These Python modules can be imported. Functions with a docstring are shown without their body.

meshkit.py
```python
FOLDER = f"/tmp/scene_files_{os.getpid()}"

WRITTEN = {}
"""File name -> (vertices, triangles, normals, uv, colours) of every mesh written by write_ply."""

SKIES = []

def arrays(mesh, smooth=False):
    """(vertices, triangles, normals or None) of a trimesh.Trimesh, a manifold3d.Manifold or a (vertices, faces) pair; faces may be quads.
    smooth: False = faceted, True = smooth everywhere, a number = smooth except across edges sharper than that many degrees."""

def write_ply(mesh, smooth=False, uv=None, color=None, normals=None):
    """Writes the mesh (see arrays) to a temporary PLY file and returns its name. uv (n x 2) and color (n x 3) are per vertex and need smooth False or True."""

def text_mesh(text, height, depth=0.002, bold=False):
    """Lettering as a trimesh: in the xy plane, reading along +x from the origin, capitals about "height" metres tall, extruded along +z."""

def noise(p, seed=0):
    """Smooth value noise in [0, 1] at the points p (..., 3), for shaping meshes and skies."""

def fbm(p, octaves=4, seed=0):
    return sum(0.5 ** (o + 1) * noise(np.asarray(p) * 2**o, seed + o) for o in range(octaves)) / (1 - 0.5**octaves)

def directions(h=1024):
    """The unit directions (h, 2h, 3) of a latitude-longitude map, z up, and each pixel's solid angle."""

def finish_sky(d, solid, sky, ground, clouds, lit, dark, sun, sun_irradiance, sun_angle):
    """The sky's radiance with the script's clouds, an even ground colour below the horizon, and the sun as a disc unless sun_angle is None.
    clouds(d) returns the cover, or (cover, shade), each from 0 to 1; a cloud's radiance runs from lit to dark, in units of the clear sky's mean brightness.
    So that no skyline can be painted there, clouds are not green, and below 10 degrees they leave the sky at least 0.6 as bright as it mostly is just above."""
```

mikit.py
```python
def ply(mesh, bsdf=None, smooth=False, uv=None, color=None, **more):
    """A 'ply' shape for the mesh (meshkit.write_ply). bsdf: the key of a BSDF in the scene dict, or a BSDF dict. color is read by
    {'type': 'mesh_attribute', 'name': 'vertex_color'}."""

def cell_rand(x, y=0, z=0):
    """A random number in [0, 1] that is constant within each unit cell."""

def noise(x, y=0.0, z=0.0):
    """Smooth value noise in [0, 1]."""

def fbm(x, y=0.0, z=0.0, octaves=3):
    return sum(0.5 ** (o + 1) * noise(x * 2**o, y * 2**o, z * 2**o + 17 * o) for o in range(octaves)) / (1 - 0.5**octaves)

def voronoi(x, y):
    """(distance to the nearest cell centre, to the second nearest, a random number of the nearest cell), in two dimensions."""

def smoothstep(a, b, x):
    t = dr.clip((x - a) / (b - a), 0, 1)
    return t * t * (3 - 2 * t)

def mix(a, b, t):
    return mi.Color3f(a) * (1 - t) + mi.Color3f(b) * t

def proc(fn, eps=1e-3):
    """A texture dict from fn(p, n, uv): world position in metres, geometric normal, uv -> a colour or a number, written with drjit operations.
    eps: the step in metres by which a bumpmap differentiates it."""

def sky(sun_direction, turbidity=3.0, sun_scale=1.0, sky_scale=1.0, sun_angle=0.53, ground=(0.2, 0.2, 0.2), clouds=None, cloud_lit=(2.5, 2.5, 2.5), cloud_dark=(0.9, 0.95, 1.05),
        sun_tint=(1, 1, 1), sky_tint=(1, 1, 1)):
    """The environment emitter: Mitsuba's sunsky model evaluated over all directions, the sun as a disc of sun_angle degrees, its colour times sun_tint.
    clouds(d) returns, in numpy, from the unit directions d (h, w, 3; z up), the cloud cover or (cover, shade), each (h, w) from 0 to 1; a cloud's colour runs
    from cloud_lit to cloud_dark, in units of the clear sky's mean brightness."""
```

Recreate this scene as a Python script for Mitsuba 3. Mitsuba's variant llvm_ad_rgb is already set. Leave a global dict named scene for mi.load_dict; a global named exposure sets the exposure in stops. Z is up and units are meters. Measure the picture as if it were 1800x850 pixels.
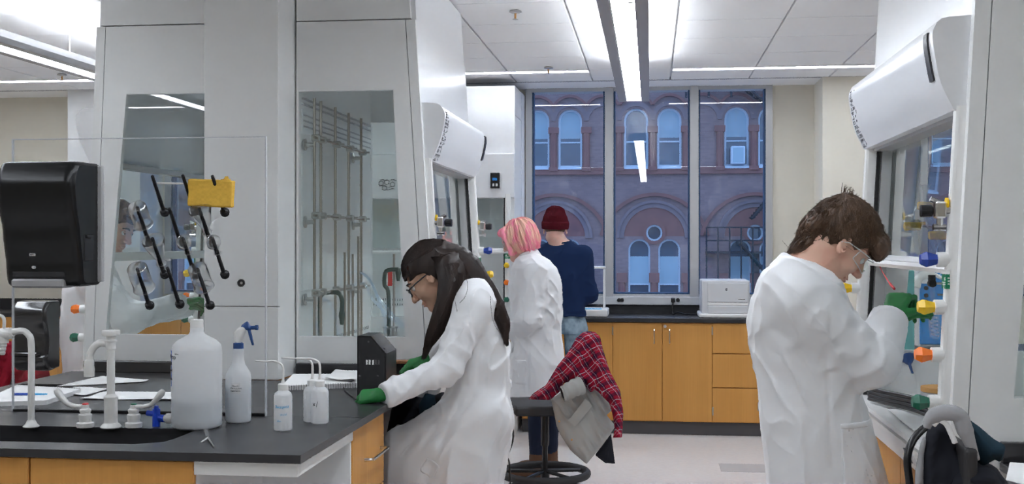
import math, random, copy
import numpy as np, trimesh, drjit as dr, mitsuba as mi
import manifold3d as m3
from shapely.geometry import Polygon, Point, box as sbox
from shapely.ops import unary_union
import meshkit, mikit
from mikit import proc, noise as pn, fbm as pfbm, cell_rand, smoothstep, mix

# ---------------------------------------------------------------- camera, sky, exposure
T = mi.ScalarTransform4f
scene, labels = {}, {}
EYE, FPX, YAW = 1.5, 2000.0, math.atan(244 / 2000.0)
scene['camera'] = {'type': 'perspective', 'fov': math.degrees(2 * math.atan(900 / FPX)), 'fov_axis': 'x',
                   'near_clip': 0.05, 'far_clip': 500.0,
                   'to_world': T().look_at(origin=[0, 0, EYE], target=[-math.sin(YAW), math.cos(YAW), EYE], up=[0, 0, 1])}
exposure = 1.2
scene['sky'] = mikit.sky((0.2, -0.6, 0.75), turbidity=4.0, sun_scale=0.0, sky_scale=4.5,
                         clouds=lambda d: (np.full(d.shape[:2], 0.8), np.zeros(d.shape[:2])),
                         cloud_lit=(0.62, 0.93, 1.62), cloud_dark=(0.5, 0.7, 1.1), sky_tint=(0.66, 0.9, 1.2), ground=(0.12, 0.12, 0.13))
LAMP_DOWN, LAMP_UP, LAMP_SLOT = 8.0, 7.3, 8.5
LAMP_TINT = (0.93, 1.0, 1.085)      # radiance of the lamps' lenses


def at(px, py, Y=None, X=None, Z=None):
    """the point of the room seen at pixel (px, py) on one of the planes x=X, y=Y, z=Z"""
    cs, sn = math.cos(YAW), math.sin(YAW)
    u, v = (px - 900) / FPX, (425 - py) / FPX
    d = np.array([cs * u - sn, cs + sn * u, v])
    t = Y / d[1] if Y is not None else X / d[0] if X is not None else (Z - EYE) / d[2]
    return np.array([0, 0, EYE]) + t * d


# ---------------------------------------------------------------- naming
def numbered(key):
    if key not in scene and key not in labels:
        return key
    k = 1
    while f'{key}_{k:03d}' in scene or f'{key}_{k:03d}' in labels:
        k += 1
    return f'{key}_{k:03d}'


def thing(name, label, cat, group=None, kind=None):
    key = numbered(name)
    labels[key] = {'label': label, 'category': cat}
    if group:
        labels[key]['group'] = group
    if kind:
        labels[key]['kind'] = kind
    return key


def struct(name, label=None):
    key = numbered(name)
    labels[key] = {'kind': 'structure', 'label': label or name.replace('_', ' ')}
    return key


def as_tm(mesh):
    if isinstance(mesh, (list, tuple)) and not isinstance(mesh[0], np.ndarray):
        return trimesh.util.concatenate([as_tm(m) for m in mesh])
    if hasattr(mesh, 'to_mesh'):
        m = mesh.to_mesh()
        return trimesh.Trimesh(m.vert_properties[:, :3], m.tri_verts, process=False)
    if isinstance(mesh, (tuple, list)):
        return trimesh.Trimesh(np.asarray(mesh[0], float), np.asarray(mesh[1], int), process=False)
    return mesh


def part(root, name, mesh, mat, smooth=30, label=None, M=None, kind=None, color=None, **more):
    key = numbered(f'{root}__{name}')
    if isinstance(mesh, dict):
        d = dict(mesh)
    else:
        tm = as_tm(mesh)
        if M is not None:
            tm = tm.copy()
            tm.apply_transform(M)
        d = mikit.ply(tm, mat, smooth=smooth, color=color, **more)
    scene[key] = d
    if label or kind:
        labels[key] = {}
        if label: labels[key]['label'] = label
        if kind: labels[key]['kind'] = kind
    return key


def one(name, mesh, mat, label, cat, group=None, smooth=30, kind=None, M=None, **more):
    key = thing(name, label, cat, group, kind)
    tm = as_tm(mesh)
    if M is not None:
        tm = tm.copy(); tm.apply_transform(M)
    scene[key] = mikit.ply(tm, mat, smooth=smooth, **more)
    return key


def room(name, mesh, mat, label=None, smooth=False, **more):
    key = struct(name, label)
    scene[key] = mikit.ply(as_tm(mesh), mat, smooth=smooth, **more)
    return key


# ---------------------------------------------------------------- shapes
def bx(x0, x1, y0, y1, z0, z1, bev=0.0):
    x0, x1 = min(x0, x1), max(x0, x1); y0, y1 = min(y0, y1), max(y0, y1); z0, z1 = min(z0, z1), max(z0, z1)
    if bev <= 0:
        m = trimesh.creation.box((x1 - x0, y1 - y0, z1 - z0))
        m.apply_translation(((x0 + x1) / 2, (y0 + y1) / 2, (z0 + z1) / 2))
        return m
    b = min(bev, (x1 - x0) / 2.01, (y1 - y0) / 2.01, (z1 - z0) / 2.01)
    pts = []
    for X, sx in ((x0, 1), (x1, -1)):
        for Y, sy in ((y0, 1), (y1, -1)):
            for Z, sz in ((z0, 1), (z1, -1)):
                pts += [(X, Y + sy * b, Z + sz * b), (X + sx * b, Y, Z + sz * b), (X + sx * b, Y + sy * b, Z)]
    return trimesh.convex.convex_hull(np.array(pts))


def rbx(x0, x1, y0, y1, z0, z1, r, n=10):
    """box with well rounded edges: the hull of eight spheres"""
    s = m3.Manifold.sphere(r, n)
    hs = [s.translate((X, Y, Z)) for X in (x0 + r, x1 - r) for Y in (y0 + r, y1 - r) for Z in (z0 + r, z1 - r)]
    return as_tm(m3.Manifold.batch_hull(hs))


def frame_of(d):
    d = np.asarray(d, float); d = d / np.linalg.norm(d)
    a = np.cross(d, [0, 0, 1.0] if abs(d[2]) < 0.9 else [1.0, 0, 0]); a /= np.linalg.norm(a)
    return a, np.cross(d, a), d


def tube(pts, r, n=8, caps=True):
    p = np.asarray(pts, float)
    r = np.broadcast_to(r, (len(p),)).astype(float)
    t = np.gradient(p, axis=0); t /= np.linalg.norm(t, axis=1, keepdims=True) + 1e-12
    a = frame_of(t[0])[0]
    rings, ang = [], np.arange(n) * 2 * np.pi / n
    for i in range(len(p)):
        a = a - t[i] * (a @ t[i]); a /= np.linalg.norm(a)
        b = np.cross(t[i], a)
        rings.append(p[i] + r[i] * (np.cos(ang)[:, None] * a + np.sin(ang)[:, None] * b))
    v = np.vstack(rings)
    i, j = np.meshgrid(np.arange(len(p) - 1), np.arange(n), indexing='ij')
    q = np.stack([i * n + j, i * n + (j + 1) % n, (i + 1) * n + (j + 1) % n, (i + 1) * n + j], -1).reshape(-1, 4)
    f = np.vstack([q[:, [0, 1, 2]], q[:, [0, 2, 3]]])
    if caps:
        k = len(v)
        v = np.vstack([v, p[:1], p[-1:]])
        jj = np.arange(n)
        f = np.vstack([f, np.stack([(jj + 1) % n, jj, np.full(n, k)], 1),
                       np.stack([(len(p) - 1) * n + jj, (len(p) - 1) * n + (jj + 1) % n, np.full(n, k + 1)], 1)])
    return trimesh.Trimesh(v, f, process=False)


def cyl(p0, p1, r, n=16, r1=None):
    return tube([p0, p1], [r, r if r1 is None else r1], n)


def spline(pts, n=24):
    """Catmull-Rom through the points"""
    p = np.asarray(pts, float)
    p = np.vstack([2 * p[0] - p[1], p, 2 * p[-1] - p[-2]])
    out, seg = [], len(p) - 3
    for t in np.linspace(0, seg, n):
        i = min(int(t), seg - 1); u = t - i
        a, b, c, d = p[i:i + 4]
        out.append(0.5 * (2 * b + (c - a) * u + (2 * a - 5 * b + 4 * c - d) * u * u + (3 * b - a - 3 * c + d) * u ** 3))
    return np.array(out)


def lathe(prof, n=24, at_=(0, 0, 0), axis=None):
    """profile of (radius, height) turned about z (or about axis), closed at the ends"""
    pr = [(max(r, 0.0), z) for r, z in prof]
    ang = np.arange(n) * 2 * np.pi / n
    v = np.vstack([np.stack([r * np.cos(ang), r * np.sin(ang), np.full(n, z)], 1) for r, z in pr])
    m = len(pr)
    i, j = np.meshgrid(np.arange(m - 1), np.arange(n), indexing='ij')
    q = np.stack([i * n + j, i * n + (j + 1) % n, (i + 1) * n + (j + 1) % n, (i + 1) * n + j], -1).reshape(-1, 4)
    f = np.vstack([q[:, [0, 1, 2]], q[:, [0, 2, 3]]])
    k = len(v); jj = np.arange(n)
    v = np.vstack([v, [[0, 0, pr[0][1]]], [[0, 0, pr[-1][1]]]])
    f = np.vstack([f, np.stack([(jj + 1) % n, jj, np.full(n, k)], 1), np.stack([(m - 1) * n + jj, (m - 1) * n + (jj + 1) % n, np.full(n, k + 1)], 1)])
    m_ = trimesh.Trimesh(v, f, process=False)
    if axis is not None:
        a, b, d = frame_of(axis)
        M = np.eye(4); M[:3, 0], M[:3, 1], M[:3, 2] = a, b, d
        if np.linalg.det(M[:3, :3]) < 0: M[:3, 1] *= -1
        m_.apply_transform(M)
    m_.apply_translation(at_)
    return m_


def extr(poly, h):
    """shapely polygon extruded along z by h"""
    gs = getattr(poly, 'geoms', [poly])
    return trimesh.util.concatenate([trimesh.creation.extrude_polygon(g, h, engine='earcut') for g in gs if g.area > 1e-9])


def mat4(xa, ya, za, o=(0, 0, 0)):
    M = np.eye(4); M[:3, 0], M[:3, 1], M[:3, 2], M[:3, 3] = xa, ya, za, o
    return M


def moved(m, M):
    m = as_tm(m).copy(); m.apply_transform(M)
    return m


def xz(poly, y0, y1):
    """polygon drawn in (x, z), extruded from y0 to y1"""
    return moved(extr(poly, abs(y1 - y0)), mat4((1, 0, 0), (0, 0, 1), (0, -1, 0), (0, max(y0, y1), 0)))


def shift(m, x=0, y=0, z=0):
    m = as_tm(m).copy(); m.apply_translation((x, y, z))
    return m


# ---------------------------------------------------------------- materials
def P(key, color, rough=0.5, spec=0.5, metallic=0.0, bump=None, bscale=1.0, **kw):
    c = color if isinstance(color, dict) else {'type': 'rgb', 'value': list(color)}
    b = {'type': 'principled', 'base_color': c, 'roughness': rough, 'specular': spec, 'metallic': metallic, **kw}
    if bump is not None:
        b = {'type': 'bumpmap', 'arbitrary': proc(bump), 'scale': bscale, 'bsdf': b}
    scene[key] = {'type': 'twosided', 'bsdf': b}
    return key


def wood_fn(p, n, uv):
    w = pfbm(p.x * 9 + p.y * 9, p.z * 0.9, 2.0, 3)
    g = pfbm(p.x * 160 + p.y * 160, p.z * 5, 7.0, 3)
    pl = cell_rand(dr.floor((p.x + p.y) / 0.085), 3.0)
    t = 0.40 * w + 0.32 * g + 0.28 * pl
    return mix((0.60, 0.300, 0.082), (0.46, 0.205, 0.045), t)


def floor_fn(p, n, uv):
    s = pfbm(p.x * 3, p.y * 1.2, 0.0, 4)
    q = pfbm(p.x * 60, p.y * 60, 3.0, 2)
    return mix((0.60, 0.575, 0.565), (0.70, 0.685, 0.68), 0.6 * s + 0.4 * q)


def bench_fn(p, n, uv):
    s = pfbm(p.x * 7, p.y * 7, p.z * 7, 3)
    return mix((0.014, 0.014, 0.016), (0.026, 0.025, 0.027), s)


def cloth_bump(p, n, uv):
    return 0.0012 * pfbm(p.x * 90, p.y * 90, p.z * 90, 2)


P('mat_white_metal', (0.79, 0.80, 0.80), 0.36, 0.5)
P('mat_white_gloss', (0.80, 0.81, 0.83), 0.2, 0.6)
P('mat_gray_metal', (0.36, 0.36, 0.37), 0.35, 0.5, 0.3)
P('mat_ceiling', (0.80, 0.80, 0.80), 0.9, 0.1)
P('mat_ceiling_seam', (0.45, 0.45, 0.46), 0.8, 0.1)
P('mat_cream', (0.73, 0.695, 0.61), 0.8, 0.2)
P('mat_wall_white', (0.74, 0.75, 0.76), 0.75, 0.2)
P('mat_floor', proc(floor_fn), 0.28, 0.4)
P('mat_floor_patch', (0.46, 0.45, 0.45), 0.4, 0.4)
P('mat_bench', proc(bench_fn), 0.30, 0.42)
P('mat_black', (0.009, 0.009, 0.010), 0.32, 0.4)
P('mat_black_matte', (0.016, 0.016, 0.018), 0.6, 0.4)
P('mat_black_gloss', (0.010, 0.010, 0.012), 0.10, 0.6)
P('mat_black_translucent', (0.005, 0.0055, 0.006), 0.22, 0.35)
P('mat_wood', proc(wood_fn), 0.45, 0.25)
P('mat_kick', (0.075, 0.072, 0.075), 0.6, 0.3)
P('mat_steel', (0.55, 0.54, 0.52), 0.28, 0.5, 1.0)
P('mat_rod', (0.42, 0.37, 0.33), 0.32, 0.5, 1.0)
P('mat_chrome', (0.72, 0.72, 0.72), 0.15, 0.5, 1.0)
P('mat_alu', (0.46, 0.46, 0.47), 0.42, 0.5, 0.55)
P('mat_gasket_blue', (0.018, 0.055, 0.13), 0.4, 0.4)
P('mat_blue_frame', (0.22, 0.40, 0.62), 0.45, 0.4)
P('mat_plastic_white', (0.80, 0.80, 0.79), 0.35, 0.5)
P('mat_plastic_grey', (0.60, 0.61, 0.63), 0.35, 0.5)
P('mat_paper', (0.82, 0.82, 0.82), 0.85, 0.1)
P('mat_ink', (0.04, 0.04, 0.05), 0.7, 0.2)
P('mat_ink_blue', (0.05, 0.10, 0.40), 0.6, 0.2)
P('mat_cyan_print', (0.03, 0.32, 0.62), 0.5, 0.3)
P('mat_blue', (0.008, 0.035, 0.26), 0.3, 0.5)
P('mat_blue_bright', (0.010, 0.055, 0.48), 0.3, 0.5)
P('mat_navy', (0.010, 0.045, 0.16), 0.35, 0.5)
P('mat_yellow', (0.86, 0.56, 0.012), 0.28, 0.5)
P('mat_orange', (0.90, 0.19, 0.010), 0.28, 0.5)
P('mat_green', (0.005, 0.10, 0.055), 0.28, 0.5)
P('mat_glove', (0.012, 0.135, 0.030), 0.5, 0.4, bump=cloth_bump, bscale=0.6)
P('mat_red', (0.55, 0.02, 0.02), 0.4, 0.4)
P('mat_sponge', proc(lambda p, n, uv: mix((0.60, 0.36, 0.055), (0.74, 0.47, 0.09), pfbm(p.x * 120, p.y * 120, p.z * 120, 2))), 0.9, 0.1,
  bump=lambda p, n, uv: 0.004 * pfbm(p.x * 150, p.y * 150, p.z * 150, 2), bscale=1.0)
P('mat_sign_green', (0.010, 0.16, 0.075), 0.5, 0.3)
P('mat_amber', (0.16, 0.06, 0.02), 0.2, 0.5)
P('mat_instrument', (0.012, 0.17, 0.46), 0.35, 0.5)
P('mat_teal', (0.09, 0.30, 0.30), 0.5, 0.3)
P('mat_hose_green', (0.02, 0.05, 0.04), 0.4, 0.5)
P('mat_cork', (0.50, 0.27, 0.10), 0.7, 0.2)
scene['mat_glass'] = {'type': 'thindielectric', 'int_ior': 1.5, 'specular_transmittance': {'type': 'rgb', 'value': [0.93, 0.955, 0.95]}}
scene['mat_hood_glass'] = {'type': 'thindielectric', 'int_ior': 1.62, 'specular_transmittance': {'type': 'rgb', 'value': [0.80, 0.86, 0.85]}}
scene['mat_window'] = {'type': 'thindielectric', 'int_ior': 1.55, 'specular_transmittance': {'type': 'rgb', 'value': [0.88, 0.93, 0.97]}}
scene['mat_acrylic'] = {'type': 'thindielectric', 'int_ior': 1.3, 'specular_transmittance': {'type': 'rgb', 'value': [0.975, 0.98, 0.985]}}
scene['mat_glassware'] = {'type': 'thindielectric', 'int_ior': 1.75}
scene['mat_acrylic_edge'] = {'type': 'twosided', 'bsdf': {'type': 'principled', 'base_color': {'type': 'rgb', 'value': [0.62, 0.64, 0.68]}, 'roughness': 0.25, 'specular': 0.6}}
scene['mat_tubing'] = {'type': 'thindielectric', 'int_ior': 1.9, 'specular_transmittance': {'type': 'rgb', 'value': [0.80, 0.88, 0.96]}}
scene['mat_bottle'] = {'type': 'principledthin', 'base_color': {'type': 'rgb', 'value': [0.95, 0.96, 0.97]}, 'roughness': 0.35, 'diff_trans': 1.0, 'spec_trans': 0.05}
P('mat_liquid', (0.33, 0.40, 0.46), 0.3, 0.4)


def lamp(mesh, rgb, root=None, name='diffuser', **kw):
    key = numbered(f'{root}__{name}')
    scene[key] = mikit.ply(as_tm(mesh), 'mat_paper', smooth=False, emitter={'type': 'area', 'radiance': {'type': 'rgb', 'value': list(rgb)}})
    return key
# ---------------------------------------------------------------- the room
CZ = 2.78                       # ceiling height
WY = 9.5                        # inner face of the window wall
room('floor', bx(-7.0, 5.5, -3.0, WY + 0.25, -0.1, 0.0), 'mat_floor', 'pale grey vinyl floor')
part('floor', 'inlay', bx(*sorted((at(1265, 820, Z=0)[0], at(1350, 820, Z=0)[0])), at(1300, 829, Z=0)[1], at(1300, 815, Z=0)[1], 0.0, 0.002), 'mat_floor_patch', False, label='darker grey vinyl patch')
room('wall_left', bx(-7.15, -7.0, -3.0, WY + 0.25, 0, 2.95), 'mat_cream', 'cream wall on the left of the room')
room('wall_right', bx(5.5, 5.65, -3.0, WY + 0.25, 0, 2.95), 'mat_cream', 'cream wall on the right of the room')
room('wall_back', bx(-7.15, 5.65, -3.15, -3.0, 0, 2.95), 'mat_cream', 'cream wall behind the viewer')
# window wall: piers between three windows
WINS = [(-4.20, -2.35), (-1.04, 0.985), (2.15, 4.2)]
SILL = 1.05
pieces, x = [], -7.0
for a, b in WINS:
    pieces += [bx(x, a, WY, WY + 0.25, 0, CZ + 0.1), bx(a, b, WY, WY + 0.25, 0, SILL)]
    x = b
pieces.append(bx(x, 5.5, WY, WY + 0.25, 0, CZ + 0.1))
room('wall_window', pieces, 'mat_cream', 'cream wall that holds the windows')
room('wall_column', bx(1.322, 2.0, 9.05, WY, 0, CZ), 'mat_cream', 'cream wall column right of the window')
room('wall_column', bx(-4.87, -4.23, 9.05, WY, 0, CZ), 'mat_wall_white', 'pale column beside the left window')


def quad(pts):
    return (np.array(pts, float), np.array([[0, 1, 2], [0, 2, 3]]))


_pane = lambda a, b, z0, z1, y: quad([(a, y, z0), (b, y, z0), (b, y, z1), (a, y, z1)])


def window(n, x0, x1, mull, label):
    w = struct(f'window_{n}', label)
    fw = 0.055
    part(w, 'frame', [bx(x0, x0 + fw, WY - 0.04, WY + 0.1, SILL, CZ), bx(x1 - fw, x1, WY - 0.04, WY + 0.1, SILL, CZ),
                      bx(x0, x1, WY - 0.04, WY + 0.1, CZ - 0.03, CZ), bx(x0, x1, WY - 0.04, WY + 0.1, SILL, SILL + 0.02)], 'mat_alu', False)
    edges = [x0 + fw] + [e for m in mull for e in (m - 0.037, m + 0.037)] + [x1 - fw]
    for m in mull:
        part(w, 'mullion', bx(m - 0.037, m + 0.037, WY - 0.06, WY + 0.1, SILL, CZ, 0.004), 'mat_alu', False)
    g = 0.012
    for a, b in zip(edges[::2], edges[1::2]):
        part(w, 'gasket', [bx(a, a + g, WY - 0.02, WY + 0.08, SILL + 0.02, CZ - 0.03), bx(b - g, b, WY - 0.02, WY + 0.08, SILL + 0.02, CZ - 0.03),
                           bx(a + g, b - g, WY - 0.02, WY + 0.08, SILL + 0.02, SILL + 0.032)], 'mat_gasket_blue', False, label='dark blue glazing gasket')
        part(w, 'pane', _pane(a + g, b - g, SILL + 0.032, CZ - 0.03, WY + 0.04), 'mat_window', False)
    return w


window(1, *WINS[0], [-3.3], 'window left of the glass-sided fume hoods')
window(2, *WINS[1], [at(1071, 300, Y=WY)[0], at(1220, 300, Y=WY)[0]], 'three-pane window over the window counter')
window(3, *WINS[2], [3.2], 'window behind the right fume hood')
part('window_2', 'raceway', bx(-1.02, 1.0, WY - 0.07, WY - 0.001, 0.983, 1.05, 0.004), 'mat_plastic_grey', False, label='grey metal outlet raceway below the panes')
for px in (1088, 1093.5, 1183, 1191.5):
    o = at(px, 527, Y=WY - 0.075)
    part('window_2__raceway', 'outlet', lathe([(0.0, 0), (0.016, 0), (0.016, 0.004), (0.006, 0.005)], 14, o, (0, -1, 0)), 'mat_black', label='round black outlet')

# ceiling: slab, tiles one by one where the camera can tell them apart
room('ceiling', [bx(-7.0, 5.5, -3.0, WY + 0.25, 2.80, 2.95), bx(-7, 5.5, -3.0, 5.44, CZ, 2.80), bx(2.6, 5.5, 5.44, 9.05, CZ, 2.80), bx(-7.0, 5.5, 9.10, WY + 0.25, CZ, 2.80)], 'mat_ceiling', 'white tiled ceiling')
tile = mikit.ply(bx(-0.3, 0.3, -0.2975, 0.2975, 0, 0.022, 0.003), 'mat_ceiling', smooth=False)
for j in range(6):
    for i in range(-11, 4):
        X, Y = 0.152 + 0.6105 * i + 0.305, 8.745 - 0.6 * j
        d = dict(tile); d['to_world'] = T().translate([X, Y, CZ - 0.002 + 0.0008 * ((i * 7 + j * 3) % 3)])
        part('ceiling', 'tile', d, None)
part('ceiling', 'edge_trim', bx(-7.0, 5.5, 9.045, 9.095, CZ - 0.002, 2.80), 'mat_ceiling_seam', False, label='grey trim where the tiles end')


# ---------------------------------------------------------------- lamps
def pendant(x, y0, y1, label, z=2.48, w=0.105, lens=0.05):
    p = thing('pendant_light', label, 'ceiling light', 'long pendant lights over the aisles')
    prof = Polygon([(-w, z), (-lens - 0.004, z), (-lens - 0.004, z + 0.012), (lens + 0.004, z + 0.012), (lens + 0.004, z), (w, z), (w, z + 0.03), (0.075, z + 0.075), (-0.075, z + 0.075), (-w, z + 0.03)])
    part(p, 'housing', xz(prof, y0, y1), 'mat_gray_metal', False, M=np.array([[1, 0, 0, x], [0, 1, 0, 0], [0, 0, 1, 0], [0, 0, 0, 1.0]]))
    n = max(1, round((y1 - y0) / 1.04)); L = (y1 - y0) / n
    for k in range(n):
        a, b = y0 + k * L + 0.006, y0 + (k + 1) * L - 0.006
        lamp((np.array([(x - lens, a, z + 0.003), (x - lens, b, z + 0.003), (x + lens, b, z + 0.003), (x + lens, a, z + 0.003)]), np.array([[0, 1, 2], [0, 2, 3]])), [LAMP_DOWN * q for q in LAMP_TINT], p, 'lens')
    lamp((np.array([(x - 0.06, y0 + 0.02, z + 0.0765), (x + 0.06, y0 + 0.02, z + 0.0765), (x + 0.06, y1 - 0.02, z + 0.0765), (x - 0.06, y1 - 0.02, z + 0.0765)]), np.array([[0, 1, 2], [0, 2, 3]])), [LAMP_UP * q for q in LAMP_TINT], p, 'upward_lens')
    for yy in np.arange(y0 + 0.4, y1, 1.8):
        part(p, 'suspension_rod', cyl((x, yy, z + 0.07), (x, yy, CZ), 0.004, 6), 'mat_white_metal')
    return p


pendant(-0.115, 0.3, 8.0, 'long pendant light over the middle aisle ending before the big window')
pendant(-3.27, 0.3, 8.0, 'long pendant light over the left aisle at the upper left corner')
pendant(3.04, 0.3, 8.0, 'long pendant light over the far right aisle behind the right fume hood')


def slot(x0, x1, y, label, w=0.12, grp='linear slot lights in the ceiling'):
    s = thing('slot_light', label, 'ceiling light', grp)
    part(s, 'housing', [bx(x0, x1, y - w / 2, y - w / 2 + 0.008, CZ - 0.008, CZ + 0.015), bx(x0, x1, y + w / 2 - 0.008, y + w / 2, CZ - 0.008, CZ + 0.015), bx(x0, x1, y - w / 2, y + w / 2, CZ - 0.0025, CZ + 0.015)], 'mat_white_metal', False)
    lamp((np.array([(x0 + .004, y - w / 2 + .008, CZ - .004), (x0 + .004, y + w / 2 - .008, CZ - .004), (x1 - .004, y + w / 2 - .008, CZ - .004), (x1 - .004, y - w / 2 + .008, CZ - .004)]), np.array([[0, 1, 2], [0, 2, 3]])), [LAMP_SLOT * q for q in LAMP_TINT], s, 'lens')


slot(-1.65, -0.46, 8.50, 'slim bright slot light in the ceiling left of the middle pendant')
slot(0.16, 1.98, 8.50, 'slim bright slot light in the ceiling right of the middle pendant')
slot(-6.0, -4.2, 8.50, 'slim bright slot light in the ceiling at the far left')
slot(-1.30, -0.46, -0.4, 'slot light behind the viewer, left of the middle pendant light', grp='slot lights behind the viewer')
slot(0.2, 1.13, -0.4, 'slot light behind the viewer, right of the middle pendant light', grp='slot lights behind the viewer')
slot(-5.0, -3.9, -0.4, 'slot light behind the viewer, left of the left pendant light', grp='slot lights behind the viewer')
for px, py, lb in ((906, 27, 'sprinkler head on the ceiling nearer the viewer, above the white hood'), (964, 124, 'sprinkler head on the ceiling just before the left slot light'), (109, 136, 'sprinkler head on the ceiling at the far left')):
    o = at(px, py, Z=CZ - 0.03)
    s = thing('sprinkler', lb, 'sprinkler', 'ceiling sprinkler heads')
    part(s, 'escutcheon', lathe([(0.0, -0.002), (0.034, -0.002), (0.036, 0.0), (0.03, 0.008), (0.012, 0.012)], 20, (o[0], o[1], CZ - 0.012)), 'mat_steel')
    part(s, 'frame', [cyl((o[0], o[1], CZ - 0.02), (o[0], o[1], CZ - 0.05), 0.006, 8)], 'mat_cork')
    part(s, 'deflector', lathe([(0.0, 0), (0.016, 0), (0.017, 0.002), (0.0, 0.003)], 14, (o[0], o[1], CZ - 0.053)), 'mat_steel')

# ---------------------------------------------------------------- the brick building across the street
FY = 45.0
FS = FY / FPX


def brick_fn(p, n, uv):
    row = dr.floor(p.z / 0.075)
    c = cell_rand(dr.floor(p.x / 0.22 + 0.5 * (row - 2 * dr.floor(row / 2))), row)
    joint = dr.maximum(smoothstep(0.82, 0.95, p.z / 0.075 - row), 0.0)
    s = pfbm(p.x * 0.7, p.z * 0.7, 1.0, 4)
    col = mix((0.33, 0.235, 0.23), (0.24, 0.175, 0.18), 0.55 * c + 0.45 * s)
    return mix(col, (0.33, 0.25, 0.25), 0.45 * joint)


def stone_fn(p, n, uv):
    s = pfbm(p.x * 3, p.z * 3, 1.0, 4)
    return mix((0.31, 0.15, 0.135), (0.23, 0.125, 0.12), s)


P('mat_brick', proc(brick_fn), 0.9, 0.1)
P('mat_brownstone', proc(stone_fn), 0.9, 0.1)
P('mat_grey_stone', proc(lambda p, n, uv: mix((0.28, 0.22, 0.23), (0.20, 0.155, 0.17), pfbm(p.x * 2, p.z * 2, 1.0, 3))), 0.9, 0.1)
P('mat_sash_paint', (0.62, 0.72, 0.80), 0.5, 0.3)
P('mat_far_glass', proc(lambda p, n, uv: mix((0.035, 0.06, 0.10), (0.06, 0.11, 0.16), pfbm(p.x * 1.5, p.z * 1.5, 0.0, 2))), 0.06, 0.9)
P('mat_blind', (0.40, 0.55, 0.62), 0.8, 0.1)
P('mat_iron', (0.03, 0.035, 0.045), 0.6, 0.3)


def fp(px, py):
    q = at(px, py, Y=FY)
    return q[0], q[2]


def arch_poly(cx, z0, z1, w):
    r = w / 2
    a = np.linspace(0, np.pi, 17)
    return Polygon([(cx - r, z0)] + [(cx + r, z0)] + [(cx + r * math.cos(t), z1 - r + r * math.sin(t)) for t in a])


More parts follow.
